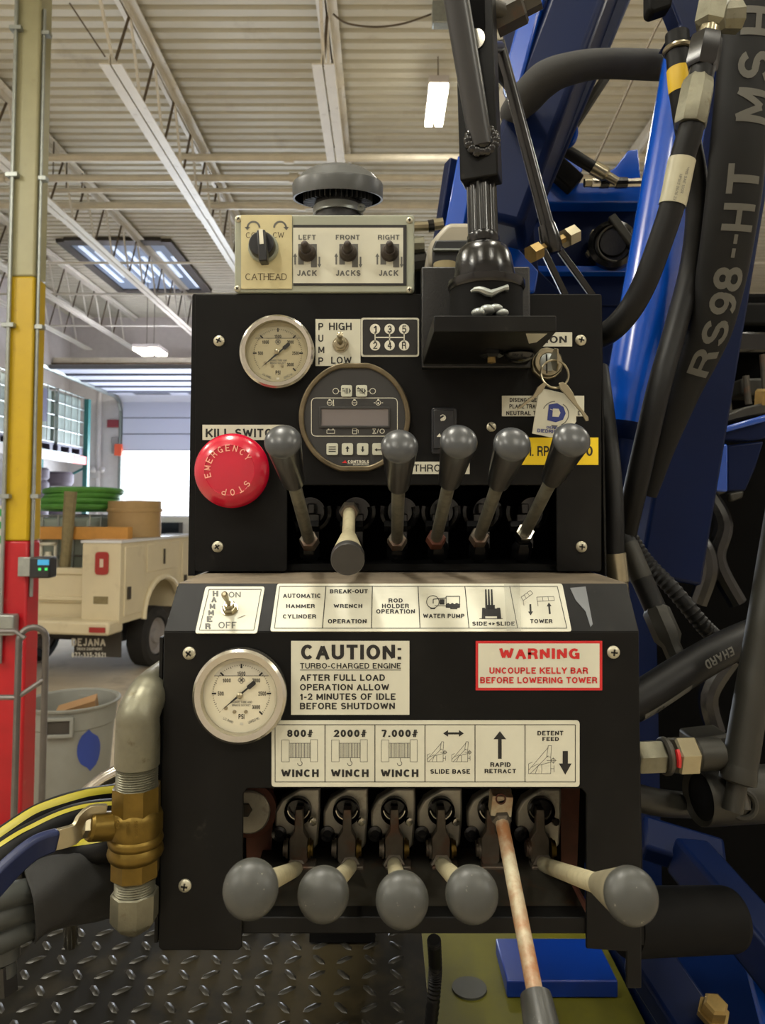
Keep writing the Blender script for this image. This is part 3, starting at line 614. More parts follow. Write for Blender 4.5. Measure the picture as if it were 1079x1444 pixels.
mb = MB(); tbox(mb, -0.012, 0.01, 0.66, 1.58, 1.28, 1.64, None); mb.build('side_hatch', 'truck_cream', t, bevel=0.01)
h = MB(); [tbox(h, -0.03, -0.01, 1.10, 1.13, 1.36, 1.56)]; h.build('latch', 'dirty_steel', t)
for f in (0.10, 1.70):
    mb = MB(); tbox(mb, -0.012, 0.01, f, f + 0.48, 0.80, 1.64); dd = mb.build('side_hatch', 'truck_cream', t, bevel=0.01)
    h = MB(); tbox(h, -0.03, -0.008, f + 0.05, f + 0.12, 1.0, 1.15); h.build('latch', 'dirty_steel', dd)
mb = MB(); tbox(mb, -0.02, 0.52, -0.01, 2.36, 1.69, 1.72); mb.build('top_rail', 'truck_white', t)
mb = MB(); tbox(mb, 0.5, WB - 0.35, 0.15, 2.35, 0.72, 0.95); mb.build('bed_floor', 'truck_cream', t)
mb = MB(); tbox(mb, 0.5, WB - 0.5, 0.10, 0.17, 0.95, 1.36); tbox(mb, 0.47, WB - 0.47, 0.06, 0.14, 1.30, 1.38); tbox(mb, 0.47, WB - 0.47, 0.06, 0.14, 0.98, 1.03); mb.build('tailgate', 'truck_cream', t, bevel=0.012)
mb = MB(); tbox(mb, 0.01, WB - 0.01, -0.22, 0.12, 0.62, 0.78); mb.build('rear_bumper', 'truck_cream', t, bevel=0.03)
mb = MB(); tbox(mb, 0.05, 0.25, -0.235, -0.21, 0.66, 0.72); mb.build('side_marker', 'lens_red', t)
mb = MB(); mb.prism([T(0.34 - 0.17 * 0 - x_, -0.001, z_) for x_, z_ in rrect(0.02 - 0.0, 1.31, 0.19, 1.585, 0.05)], -fw * 0.02); tl = mb.build('tail_lamp', 'lens_red', t)
mb = MB(); tbox(mb, 0.21, 0.255, -0.026, -0.02, 1.40, 1.50); mb.build('reverse_lens', 'lens_clear', tl)
mb = MB(); tbox(mb, 0.15, 0.34, -0.004, 0.0, 0.96, 1.05); mb.build('maker_plate', 'strap_tan', t)
mb = MB(); tbox(mb, 0.06, 0.68, 0.16, 0.18, 0.30, 0.64); fl = mb.build('mud_flap', 'flap', t)
class TP(Plane): pass
fp = Plane(T(0, 0.158, 0), -fw)
d = Decal(fp, 0.004)
for (s, a, b, c, e) in (('DEJANA', 101, 900, 149, 911), ('TRUCK EQUIPMENT', 108, 913, 144, 917), ('877-335-2621', 101, 920, 149, 927)): d = Decal(fp, 0.004); d.text(s, a, b, c, e, 'letter_white', 0.03); d.build('lettering', fl)
for (l, f) in ((0.05, 1.12), (WB - 0.35, 1.12), (0.05, 4.6), (WB - 0.35, 4.6)):
    o_ = T(l, f, 0.40)
    wv = MB().lathe([(0.24, 0.03), (0.26, 0.0), (0.34, 0.0), (0.39, 0.04), (0.40, 0.12), (0.39, 0.24), (0.34, 0.28), (0.24, 0.28), (0.24, 0.03)], o_, lf, 28, caps=False).build('wheel', 'rubber', t)
    MB().lathe([(0.0, 0.02), (0.09, 0.02), (0.10, 0.06), (0.20, 0.07), (0.238, 0.02), (0.238, 0.2)], o_, lf, 24).build('rim', 'panel_grey', wv)
mb = MB(); tbox(mb, 0.46, WB - 0.4, 0.5, 5.0, 0.45, 0.72); tbox(mb, 0.5, WB - 0.5, 1.0, 1.24, 0.33, 0.5); mb.build('chassis', 'flap', t)
# cab
cabp = [(2.5, 0.6), (5.6, 0.6), (5.65, 1.25), (4.35, 1.36), (3.75, 1.98), (2.65, 1.98), (2.5, 1.4)]
mb = MB(); mb.prism([T(0.06, f, z) for f, z in cabp], lf * (WB - 0.12)); mb.build('cab', 'truck_white', t, bevel=0.05, seg=3)
mb = MB(); mb.prism([T(0.05, f, z) for f, z in ((2.72, 1.40), (4.10, 1.40), (3.68, 1.90), (2.76, 1.90))], lf * 0.02); mb.build('side_window', 'dark_glass', t)
mb = MB(); tbox(mb, 0.4, WB - 0.4, 2.44, 2.58, 1.45, 1.88); mb.build('rear_window', 'dark_glass', t)
mb = MB(); tbox(mb, 0.01, 0.05, 2.85, 3.0, 1.22, 1.26); mb.build('door_handle', 'dark_glass', t)
# load in the bed
c = T(1.22, 1.12, 0.955); tt_ = tote(c.x, c.y, c.z, 'caged white tote in the truck bed under the green hose', sx=0.90, sy=1.06, h=1.07, pal=False); tt_.rotation_euler = (0, 0, -yaw)
c = T(0.36, 1.0, 1.725); t = thing('round_tank', 'tan round tank standing on the truck side box next to the tote', 'tank', c)
MB().lathe([(0.345, 0), (0.345, 0.33), (0.36, 0.335), (0.36, 0.37), (0.345, 0.375), (0.345, 0.475), (0.0, 0.49)], c, (0, 0, 1), 32).build('shell', 'drum_tan', t)
a = T(1.95, 0.42, 1.79); b = T(0.12, 0.44, 1.79); MB().beam(a, b, 0.16, 0.13).build('lumber_plank', 'lumber', bevel=0.006, label='orange-brown lumber plank lying across the truck bed', cat='plank')
c = T(1.28, 1.12, 2.05)
t = thing('garden_hose', 'coiled green hose lying on top of the tote in the truck', 'hose', c)
for k in range(7):
    r1 = 0.50 - 0.035 * (k % 3); zz = 2.108 + 0.055 * (k // 2) + 0.01 * k
    MB().torus(T(1.26 + 0.03 * (k % 2), 1.12 + 0.02 * k, zz), (0.05 * math.sin(k), 0.04, 1), r1, 0.042, 30, 8).build('coil', 'hose_green', t)
a = T(1.30, 0.20, 1.0); MB().tube([T(0.94, 0.29, 0.955), T(0.90, 0.29, 1.6), T(0.86, 0.29, 2.32)], [0.075, 0.065, 0.08], 10).build('wrapped_post', 'strap_tan', label='tan cloth-wrapped post leaning in the truck bed before the tote', cat='post')
c = T(1.18, 0.33, 0.955); t = thing('propane_tank', 'white propane cylinder standing in the truck bed behind the charger', 'tank', c)
MB().lathe([(0.1, 0), (0.15, 0.05), (0.155, 0.12), (0.155, 0.42), (0.13, 0.50), (0.04, 0.56), (0.04, 0.6), (0, 0.6)], c, (0, 0, 1), 22).build('cylinder', 'propane', t)
MB().torus(c + V((0, 0, 0.70)), (0, 0, 1), 0.09, 0.02, 18, 6).tube([c + V((0.09, 0, 0.52)), c + V((0.09, 0, 0.70))], 0.02, 6).tube([c + V((-0.09, 0, 0.52)), c + V((-0.09, 0, 0.70))], 0.02, 6).build('collar', 'propane', t)
c = P(252, 722, 30); t = thing('parked_car', 'small blue-grey car far outside beyond the open garage door', 'car', (c.x, 30, 0))
mb = MB(); mb.prism([(c.x - 1.9, 30, 0.35), (c.x + 1.9, 30, 0.35), (c.x + 1.9, 30, 1.0), (c.x + 1.0, 30, 1.1), (c.x + 0.5, 30, 1.55), (c.x - 1.0, 30, 1.55), (c.x - 1.6, 30, 1.05), (c.x - 1.9, 30, 1.0)], (0, 1.7, 0)); mb.build('body', 'teal_paint', t, bevel=0.08, seg=3)
for xx in (-1.2, 1.2): MB().lathe([(0.2, 0), (0.33, 0.02), (0.33, 0.2), (0.2, 0.22)], (c.x + xx, 29.97, 0.3), (0, 1, 0), 18).build('wheel', 'rubber', t)

# ================================================================== TRASH CAN, CART
c = P(102, 985, 5.4); c.z = 0
t = thing('trash_can', 'round grey plastic trash can with blue emblem on the floor', 'trash can', c); zr = P(102, 985, 5.4).z
MB().lathe([(0.0, 0.0), (0.235, 0.0), (0.245, 0.02), (0.288, zr - 0.16), (0.298, zr - 0.15), (0.306, zr - 0.03), (0.325, zr - 0.02), (0.33, zr - 0.005), (0.318, zr), (0.30, zr - 0.01), (0.285, zr - 0.15), (0.232, 0.03), (0.0, 0.03)], c, (0, 0, 1), 40).build('body', 'bin_grey', t)
for s, ang in ((0, R(-83)), (1, R(97))):
    ax = V((math.cos(ang), math.sin(ang), 0)); sd = V((-ax.y, ax.x, 0)); q = c + ax * 0.308 + V((0, 0, zr - 0.115)); hb = MB()
    hb.obox(q + V((0, 0, 0.055)), sd * 0.085, ax * 0.016, V((0, 0, 0.012))); hb.obox(q - V((0, 0, 0.055)), sd * 0.085, ax * 0.016, V((0, 0, 0.012))); hb.obox(q + sd * 0.085, sd * 0.012, ax * 0.016, V((0, 0, 0.065))); hb.obox(q - sd * 0.085, sd * 0.012, ax * 0.016, V((0, 0, 0.065)))
    hd = hb.build('handle', 'bin_grey', t, bevel=0.005); MB().obox(q, sd * 0.075, ax * 0.004, V((0, 0, 0.045))).build('handle_recess', 'flap', hd)
mb = MB(); n = 8; va = []
for j in range(9):
    for i in range(n + 1):
        u = i / n * 2 - 1; v = j / 8 * 2 - 1; k = 1.0
        ang = R(-43) + u * 0.30 * math.sqrt(max(0.02, 1 - v * v)); zz = zr - 0.30 + v * 0.13 - u * 0.015; r_ = 0.2455 + (0.288 - 0.245) * (zz - 0.02) / (zr - 0.18) + 0.003
        va.append(c + V((math.cos(ang) * r_, math.sin(ang) * r_, zz)))
mb.add(va, [[j * (n + 1) + i, j * (n + 1) + i + 1, (j + 1) * (n + 1) + i + 1, (j + 1) * (n + 1) + i] for j in range(8) for i in range(n)]); mb.build('emblem', 'bin_blue', t)
MB().obox(c + V((0.02, 0.05, zr - 0.10)), V((0.12, 0.05, 0.03)), V((-0.03, 0.10, 0)), V((0, -0.02, 0.06))).build('cardboard_scrap', 'cardboard', label='crumpled cardboard scrap inside the grey trash can', cat='scrap')
MB().lathe([(0.22, 0.0), (0.26, zr - 0.3), (0, zr - 0.26)], c + V((0, 0, 0.035)), (0, 0, 1), 20).build('trash_heap', 'panel_grey', label='loose rubbish filling the grey trash can', cat='rubbish', kind='stuff')
dK = 3.9
t = thing('push_cart', 'grey steel push cart with hooped tube handle before the column', 'cart', (P(40, 990, dK).x, dK, 0))
xl, xr = P(24, 1000, dK).x, P(55, 1000, dK).x; zt = P(40, 886, dK).z; rr_ = (xr - xl) / 2
hoop = [(xl, dK, 0.16), (xl, dK, zt - rr_)] + [((xl + xr) / 2 - rr_ * math.cos(math.pi * i / 10), dK + 0.06 * i / 10, zt - rr_ + rr_ * math.sin(math.pi * i / 10)) for i in range(11)] + [(xr, dK + 0.06, 0.16)]
MB().tube(hoop, 0.017, 10).build('hoop_handle', 'cart_steel', t)
zc_ = P(40, 975, dK).z
MB().tube([(xl - 0.6, dK, zc_ - 0.03), (xl, dK, zc_ - 0.03), (xr, dK + 0.06, zc_ + 0.05)], 0.014, 8).build('cross_bar', 'cart_steel', t)
MB().tube([(xl - 0.6, dK, zt - 0.015), (xl - 0.02, dK, zt - 0.015), (xl + 0.03, dK, zt - 0.05)], 0.014, 8).build('top_bar', 'cart_steel', t)
MB().tube([(xl - 0.6, dK, 0.16), (xl - 0.6, dK, zt - 0.015)], 0.017, 10).build('rear_post', 'cart_steel', t)
MB().box(xl - 0.62, xr + 0.02, dK - 0.05, dK + 0.28, 0.12, 0.16).build('platform', 'cart_steel', t, bevel=0.006)
for (xx, yy) in ((xl - 0.55, dK), (xr - 0.05, dK), (xl - 0.55, dK + 0.22), (xr - 0.05, dK + 0.22)): MB().lathe([(0.03, 0), (0.06, 0.005), (0.06, 0.035), (0.03, 0.04)], (xx, yy, 0.06), (1, 0, 0), 16).build('caster', 'rubber', t)
# ================================================================== RIG DECK
DK = CH - 0.60
t = thing('rig_deck', 'worn diamond tread plate deck of the rig under the control console', 'deck', (-0.3, 1.1, DK - 0.05))
MB().box(-0.75, 0.055, 0.30, 1.13, DK - 0.02, DK).build('plate', 'tread_plate', t)
mb = MB(); s_ = 0.034
for i in range(-1, 26):
    for j in range(0, 32):
        x = -0.73 + i * s_; y = 0.74 + j * s_ * 0.92
        if y > 1.11 or x > 0.045: continue
        a = R(38) if (i + j) % 2 else R(-52); cx_a, sy_a = math.cos(a), math.sin(a)
        L_, W_, H_ = 0.0135, 0.0042, 0.0022
        ring = [(L_, 0), (L_ * 0.6, W_), (-L_ * 0.6, W_), (-L_, 0), (-L_ * 0.6, -W_), (L_ * 0.6, -W_)]
        vs2 = [(x + u * cx_a - v * sy_a, y + u * sy_a + v * cx_a, DK) for u, v in ring] + [(x + u * 0.6 * cx_a - v * 0.45 * sy_a, y + u * 0.6 * sy_a + v * 0.45 * cx_a, DK + H_) for u, v in ring]
        mb.add(vs2, [[k, (k + 1) % 6, 6 + (k + 1) % 6, 6 + k] for k in range(6)] + [[6, 7, 8, 9, 10, 11]])
mb.build('tread_pattern', 'tread_bump', t)
for yy in (0.45, 1.05): MB().box(-0.7, 0.04, yy - 0.04, yy + 0.04, 0, DK - 0.02).build('deck_support', 'black_flat', t)

# ================================================================== UPPER CONSOLE
dU, dS, dL = 0.690, 0.605, 0.570
U = front(dU); Lw = front(dL)
zT = P(560, 822, dS).z; zB = P(560, 890, dL).z
SL = Plane((0, dL, zB), V((0, -(zT - zB), (dS - dL))))
def screw(parent, plane, x, y, r, off=0.0, slot='cross', m='screw'):
    c = plane.px(x, y, off); s = r * (c.y / F); a = ortho(plane.n)[0]
    mb = MB(); mb.lathe([(s, 0), (s * 0.97, s * 0.22), (s * 0.72, s * 0.45), (s * 0.4, s * 0.55), (0, s * 0.58)], c, plane.n, 20, m)
    an = random.uniform(0, 1.5); a2 = a * math.cos(an) + a.cross(plane.n) * math.sin(an); b2 = a2.cross(plane.n); q = c + plane.n * s * 0.5
    for ax, bx in ((a2, b2), (b2, a2)) if slot == 'cross' else ((a2, b2),):
        mb.obox(q, ax * s * (0.5 if slot == 'cross' else 0.8), bx * s * 0.13, plane.n * s * 0.14, 'slot')
    return mb.build('screw', None, parent)
t = UC = thing('control_console', 'upper black control console with gauge, kill switch and upper row of levers', 'console', (0.0, 0.80, P(560, 805, dU).z))
zb_ = P(560, 805, dU).z
plate(U, rrect(275, 415, 848.5, 700, 3)[0:12] + [(848.5, 803), (846, 806), (787, 806), (785, 803), (785, 684), (405, 684), (405, 803), (402, 806), (276, 806), (275, 803)], 0, 0.003, 'powder').build('front_panel', 'powder', t, bevel=0.0006)
mb = MB(); a = U.px(271, 416); b = U.px(274.6, 812); mb.box(a.x, b.x, dU + 0.0005, 0.86, b.z, a.z); mb.build('side_wall', 'powder', t)
mb = MB(); a = U.px(849, 417); b = U.px(853.5, 812); mb.box(a.x, b.x, dU + 0.0005, 0.86, b.z, a.z); mb.build('side_wall', 'powder', t)
a = U.px(272, 415.5); b = U.px(852, 812); MB().box(a.x, b.x, dU + 0.001, 0.86, a.z - 0.0015, a.z + 0.001).build('top_wall', 'powder', t)
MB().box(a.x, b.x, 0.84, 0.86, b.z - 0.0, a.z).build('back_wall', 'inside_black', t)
MB().box(a.x + 0.002, b.x - 0.002, dU + 0.003, dU + 0.018, U.px(0, 684).z, U.px(0, 684).z + 0.012).build('opening_lip', 'powder', t)
for (x, y) in ((309, 481), (819, 480), (307, 771), (820, 771)): screw(t, U, x, y, 8)
screw(t, U, 693, 602, 7, slot='one')
# stickers
def sticker(parent, plane, pts, m, label=None, off=0.0008, th=0.0007, name='sticker'):
    return plate(plane, pts, off, th, m).build(name, m, parent, label=label)
def rc(x0, y0, x1, y1): return [(x0, y0), (x1, y0), (x1, y1), (x0, y1)]
o = sticker(t, U, rc(445, 450, 508.5, 516), 'sticker', 'white pump high low sticker')
d = Decal(U, 0.001)
for ch, yy in zip('PUMP', (460.5, 477, 493, 509)): d.text(ch, 449, yy - 5, 456 if ch != 'M' else 457.5, yy + 5, 'ink', 0.01)
d.text('HIGH', 464, 455, 496, 465.5, 'ink', 0.01); d.text('LOW', 467, 503, 496, 513, 'ink', 0.01); d.build('lettering', o)
o = sticker(t, U, rrect(509, 448, 591, 503, 4), 'sticker', 'black five speed shift pattern plate with white border')
d = Decal(U, 0.0011); d.poly(rrect(511.5, 450.5, 588.7, 500.5, 3), 'ink')
d.build('black_field', o); d = Decal(U, 0.0013)
for x in (529, 549.5, 570): d.line(x, 468, x, 484, 1.6, 'ink_white')
d.line(529, 475.8, 570, 475.8, 1.6, 'ink_white')
for x, s, q in ((529, '1', '2'), (549.5, '3', '4'), (570, '5', 'R')): d.disc(x, 464, 7.3, 'ink_white'); d.disc(x, 487, 7.3, 'ink_white')
d.build('diagram', o); d = Decal(U, 0.0015)
for x, s, q in ((529, '1', '2'), (549.5, '3', '4'), (570, '5', 'R')):
    for c, yy in ((s, 464), (q, 487)): wd = 2.3 if c == '1' else 3.1; d.text(c, x - wd, yy - 5, x + wd, yy + 5, 'ink', 0.0)
d.build('lettering', o)
o = sticker(t, U, rc(285.5, 599, 400, 620.5), 'sticker', 'white kill switch sticker')
d = Decal(U, 0.001); d.text('KILL SWITCH', 289.5, 604.5, 395, 616.5, 'ink', 0.02); d.build('lettering', o)
o = sticker(t, U, rc(716, 468.5, 807, 488.5), 'sticker', 'white ignition sticker')
d = Decal(U, 0.001); d.text('IGNITION', 723, 473.5, 799.5, 483.8, 'ink', 0.02); d.build('lettering', o)
o = sticker(t, U, rc(708, 558, 824, 587), 'sticker', 'white sticker with three lines about neutral')
d = Decal(U, 0.001); d.text('DISENGAGE', 719, 561, 757, 567, 'ink', 0.02); d.text('PLACE TRANS', 718.5, 570, 764, 576, 'ink', 0.02); d.text('NEUTRAL TO', 714, 579.5, 762, 585.5, 'ink', 0.02); d.text('E', 815, 579.5, 818.5, 585.5, 'ink', 0.02); d.build('lettering', o)
o = sticker(t, U, rc(734, 617, 844, 655.5), 'sticker_yellow', 'yellow engine speed sticker')
d = Decal(U, 0.001); d.text('M. RPM', 740, 629, 785, 643, 'ink', 0.01); d.text('00', 816, 629, 836, 643, 'ink', 0.01); d.build('lettering', o)
o = sticker(t, U, rc(577, 651, 662.5, 668.5), 'sticker', 'white throttle sticker')
d = Decal(U, 0.001); d.text('THROTTLE', 583.5, 655, 657, 665, 'ink', 0.0); d.build('lettering', o)

# ---- pressure gauges
def gauge(plane, cx, cy, Ro, Rf, lab, white):
    c = plane.px(cx, cy); s = c.y / F; n = plane.n; t = thing('pressure_gauge', lab, 'gauge', c, 'glycerine pressure gauges')
    ro, rf = Ro * s, Rf * s
    MB().lathe([(ro * 0.9, 0.0003), (ro * 0.985, 0.001), (ro, 0.006), (ro * 0.985, 0.009), (ro * 0.93, 0.0108), (rf * 1.03, 0.0105), (rf, 0.0085), (rf, 0.004)], c, n, 64).build('bezel', 'steel_bezel', t)
    MB().lathe([(rf * 1.0, 0.0038), (rf * 1.0, 0.005), (0, 0.005)], c, n, 48).build('dial', 'dial' if white else 'dial_aged', t)
    d = Decal(plane, 0.0053); k = Rf / 51.0; d.p = plane
    d0 = Decal(plane, 0.0051); pts = [(cx + Rf * 0.9 * math.cos(a), cy + Rf * 0.9 * math.sin(a)) for a in [R(180 + 33 + (114) * i / 14) for i in range(15)]]; d0.poly(pts, 'dial_top' if white else 'dial_top_aged'); dt = d0.build('fill_line', t); dt.name = 'liquid_level'
    d.line(*pts[0], *pts[-1], 0.8 * k, 'ink_grey')
    for i in range(61):
        a = R(135 + 270 * i / 60); mj = i % 10 == 0; md = i % 5 == 0
        r1 = Rf * 0.80; r0 = Rf * (0.70 if mj else 0.74 if md else 0.765) if i else Rf * 0.76
        if not (0 < i < 60) and i == 0: continue
        d.line(cx + r0 * math.cos(a), cy + r0 * math.sin(a), cx + (r1 if not mj else Rf * 0.82) * math.cos(a), cy + (r1 if not mj else Rf * 0.82) * math.sin(a), (2.4 if mj else 0.7) * k, 'ink')
    for i, s_ in enumerate(('500', '1000', '1500', '2000', '2500', '3000')):
        a = R(135 + 45 * (i + 1)); rr = Rf * (0.54 if i != 2 else 0.58); wd = (4.2 if i == 0 else 5.6) * k
        x, y = cx + rr * 1.06 * math.cos(a), cy + rr * math.sin(a) * (0.95 if i != 5 else 0.98); d.text(s_, x - wd, y - 2.9 * k, x + wd, y + 2.9 * k, 'ink', 0.012)
    d.text('psi', cx - 4 * k, cy + 29 * k, cx + 4 * k, cy + 36 * k, 'ink', 0.01)
    d.text('BRONZE TUBE AND', cx - 15 * k, cy + 10.5 * k, cx + 15 * k, cy + 13.5 * k, 'ink_grey'); d.text('BRASS SOCKET', cx - 13 * k, cy + 15 * k, cx + 13 * k, cy + 18 * k, 'ink_grey')
    d.text('lcl Baird', cx - 26 * k, cy + 36 * k, cx - 11 * k, cy + 39.5 * k, 'ink_grey', 0, R(24)); d.text('Lenfield Inc.', cx + 9 * k, cy + 36 * k, cx + 26 * k, cy + 39.5 * k, 'ink_grey', 0, R(-24))
    for q in range(4): a = q * math.pi / 2; d.arc(cx + 2.2 * k * math.cos(a), cy - 19 * k + 2.2 * k * math.sin(a), 2.4 * k, 0, 6.283, 0.8 * k, 'ink_grey', 10)
    d.rect(cx - 2.4 * k, cy + 41 * k, cx + 2.4 * k, cy + 44.5 * k, 'dial_top'); d.build('dial_print', t)
    for (dx, dy) in ((-20, 18), (-8, 23), (8, 23)): MB().lathe([(2.6 * k * s, 0.005), (2.4 * k * s, 0.0058), (0, 0.006)], plane.px(cx + dx * k, cy + dy * k), n, 12).build('rivet', 'nickel', t)
    d2 = Decal(plane, 0.0070); a = R(135 + 270 * 0.018); ca, sa = math.cos(a), math.sin(a); tip = (cx + ca * Rf * 0.74, cy + sa * Rf * 0.74)
    d2.poly([tip, (cx - sa * 1.9 * k, cy + ca * 1.9 * k), (cx + sa * 1.9 * k, cy - ca * 1.9 * k)], 'ink')
    tl = lambda r_, o_: (cx - ca * Rf * r_ - sa * o_ * k, cy - sa * Rf * r_ + ca * o_ * k)
    d2.poly([tl(0, 1.3), tl(0.22, 1.3), tl(0.25, 3.2), tl(0.47, 3.2), tl(0.5, 1.2), tl(0.5, -1.2), tl(0.47, -3.2), tl(0.25, -3.2), tl(0.22, -1.3), tl(0, -1.3)], 'ink')
    nd = d2.build('needle', t)
    MB().lathe([(4.2 * k * s, 0.0052), (4.2 * k * s, 0.0074), (2.2 * k * s, 0.0082), (0, 0.0082)], c, n, 20).build('hub', 'nickel', t)
    return t
gauge(U, 392, 498, 53, 43, 'round steel-rimmed pressure gauge with cream dial above the red stop button', False)
gauge(Lw, 340.5, 978, 65, 51, 'round steel-rimmed pressure gauge with cream dial beside the caution sticker', True)

# ---- engine display
c = U.px(500, 588); s = dU / F
t = thing('engine_display', 'round digital engine display with grey screen and worn brass-coloured rim', 'display', c)
def clipc(r, y0, y1, n=72):
    return [(500 + r * math.cos(2 * math.pi * i / n), min(y1, max(y0, 588 + r * math.sin(2 * math.pi * i / n)))) for i in range(n)]
mb = MB(); o_ = [U.px(x, y, 0.0085) for x, y in clipc(79, 511.5, 664.5)]; i_ = [U.px(x, y, 0.0085) for x, y in clipc(71.5, 519, 657)]; mb.ringprism(o_, i_, (0, 0.0082, 0)); mb.build('rim', 'brass_bezel', t, bevel=0.0012)
MB().prism([U.px(x, y, 0.006) for x, y in clipc(72.3, 518.5, 657.5)], (0, 0.0055, 0)).build('face', 'display_face', t)
d = Decal(U, 0.0064)
d.lines(rrect(439.2, 561.2, 560.5, 615, 7), 0.9, 'ink_white', True)
for x in (473.5, 525.6): d.arc(x, 551.5, 4, 0, 6.284, 0.8, 'ink_white', 16)
d.line(477.5, 551.5, 481, 551.5, 0.7, 'ink_white'); d.line(518, 551.5, 521.5, 551.5, 0.7, 'ink_white')
for x in (465, 500):
    d.arc(x, 568, 3.6, 0, 6.284, 0.7, 'ink_white', 12); d.line(x - 3, 568, x + 3, 568, 0.7, 'ink_white'); d.rect(x - 1.5, 563, x + 1.5, 564.2, 'ink_white')
d.line(470.3, 563.5, 470.3, 572, 1.1, 'ink_white'); d.disc(470.3, 571.5, 1.2, 'ink_white')
d.arc(533.5, 568, 3.4, 0, 6.284, 0.7, 'ink_white', 12); d.disc(533.5, 568.6, 1.2, 'ink_white'); d.rect(532.3, 562.8, 534.7, 564.2, 'ink_white'); d.line(527.2, 568, 529.2, 568, 0.8, 'ink_white'); d.line(538, 568, 540.3, 568, 0.8, 'ink_white')
d.lines(rc(461, 606.2, 472, 611.2), 0.7, 'ink_white', True); d.rect(462.5, 604.4, 464.3, 606, 'ink_white'); d.rect(468.8, 604.4, 470.6, 606, 'ink_white')
d.lines(rc(497.3, 604.2, 503, 611.8), 0.7, 'ink_white', True); d.line(497.5, 607.5, 503, 607.5, 0.6, 'ink_white'); d.lines([(503, 605), (505.3, 606.5), (505.3, 611)], 0.6, 'ink_white')
d.lines([(525.5, 604.5), (530, 604.5), (525.5, 611.5), (530, 611.5)], 0.7, 'ink_white', True); d.line(531.5, 611.5, 534, 604.5, 0.7, 'ink_white'); d.arc(539, 608, 3.2, 0, 6.284, 1.0, 'ink_white', 8)
d.text('CONTROLS', 490.5, 649, 520.5, 653.2, 'ink_white', 0.03); d.text('INCORPORATED', 498, 654.2, 520, 656.4, 'ink_white'); d.poly([(482, 653), (489.5, 653), (487, 648.8)], 'ink_red'); d.line(490, 653.9, 520, 653.9, 0.4, 'ink_white')
d.build('face_print', t)
mb = MB(); mb.ringprism([U.px(x, y, 0.0078) for x, y in rc(449.8, 573.6, 550, 603.2)], [U.px(x, y, 0.0078) for x, y in rc(453, 576.4, 547.6, 600.2)], (0, 0.0018, 0)); mb.build('screen_frame', 'display_face', t, bevel=0.0003)
MB().prism([U.px(x, y, 0.0066) for x, y in rc(452.8, 576.2, 547.8, 600.4)], (0, 0.0005, 0)).build('screen', 'lcd', t)
def key(x0, x1, y0, y1, fn):
    k = MB().prism([U.px(x, y, 0.0078) for x, y in rrect(x0, y0, x1, y1, 3)], (0, 0.0017, 0)).build('push_button', 'key_pad', t, bevel=0.0002); d = Decal(U, 0.008); fn(d, (x0 + x1) / 2, (y0 + y1) / 2); d.build('symbol', k)
def sym_coil(d, x, y, cross):
    for i in range(3): d.line(x - 2 + i * 1.8, y - 4, x - 2 + i * 1.8, y + 4, 0.8, 'ink')
    d.line(x - 6, y, x - 2.5, y, 1, 'ink'); d.poly([(x + 3.2, y - 4), (x + 6.2, y), (x + 3.2, y + 4), (x + 3.2, y + 2), (x + 4, y), (x + 3.2, y - 2)], 'ink'); d.rect(x - 6, y - 4, x - 4.2, y - 2, 'ink')
    if cross: d.line(x - 5, y - 5, x + 5, y + 5, 0.9, 'ink')
key(481, 496.7, 543, 559.3, lambda d, x, y: sym_coil(d, x, y, False)); key(502, 518, 543, 559.3, lambda d, x, y: sym_coil(d, x, y, True))
key(460.4, 476.8, 625, 641.6, lambda d, x, y: [d.line(x - 5, y + k, x + 5, y + k, 1.3, 'ink') for k in (-3.2, 0, 3.2)])
key(482, 498, 625, 641.6, lambda d, x, y: d.arrow(x, y + 4, x, y - 4.5, 2.2, 5.5, 4, 'ink')); key(503.4, 519.6, 625, 641.6, lambda d, x, y: d.arrow(x, y - 4, x, y + 4.5, 2.2, 5.5, 4, 'ink'))
key(525, 541, 625, 641.6, lambda d, x, y: d.arrow(x + 5, y + 1, x - 5, y + 1, 1.6, 5, 4, 'ink'))

# ---- emergency stop
c = U.px(333, 665); s = dU / F
t = thing('stop_button', 'large red mushroom emergency stop button below the kill switch sticker', 'button', c)
MB().lathe([(0.016, 0.0002), (0.016, 0.020)], c, (0, -1, 0), 24).build('neck', 'cap_dark', t)
r0 = 0.0338; cc = c
MB().lathe([(r0 * 0.9, 0.0165), (r0, 0.019), (r0 * 0.985, 0.022), (r0 * 0.9, 0.0255), (r0 * 0.78, 0.0283), (r0 * 0.66, 0.0300), (r0 * 0.645, 0.0294), (r0 * 0.3, 0.0305), (0, 0.0308)], cc, (0, -1, 0), 56).build('mushroom_head', 'stop_red', t)
q = CAM.lerp(c, 1.0); pl = front(dU - 0.0303); cpx = (333 - CX) * (dU) / (dU - 0.0303) + CX; 
cpy = 665 + (665 - 712) * 0.0303 / dU
d = Decal(pl, 0.0006); rt = 31.5
def around(word, a0, a1, flip=False):
    for i, ch in enumerate(word):
        a = a0 + (a1 - a0) * i / (len(word) - 1); x = cpx + rt * math.cos(a); y = cpy + rt * math.sin(a); d.text(ch, x - 3.1, y - 4.6, x + 3.1, y + 4.6, 'stop_letter', 0.0, a + math.pi / 2)
around('EMERGENCY', R(180 - 14), R(180 + 145)); around('STOP', R(38), R(104))
d.build('lettering', t)

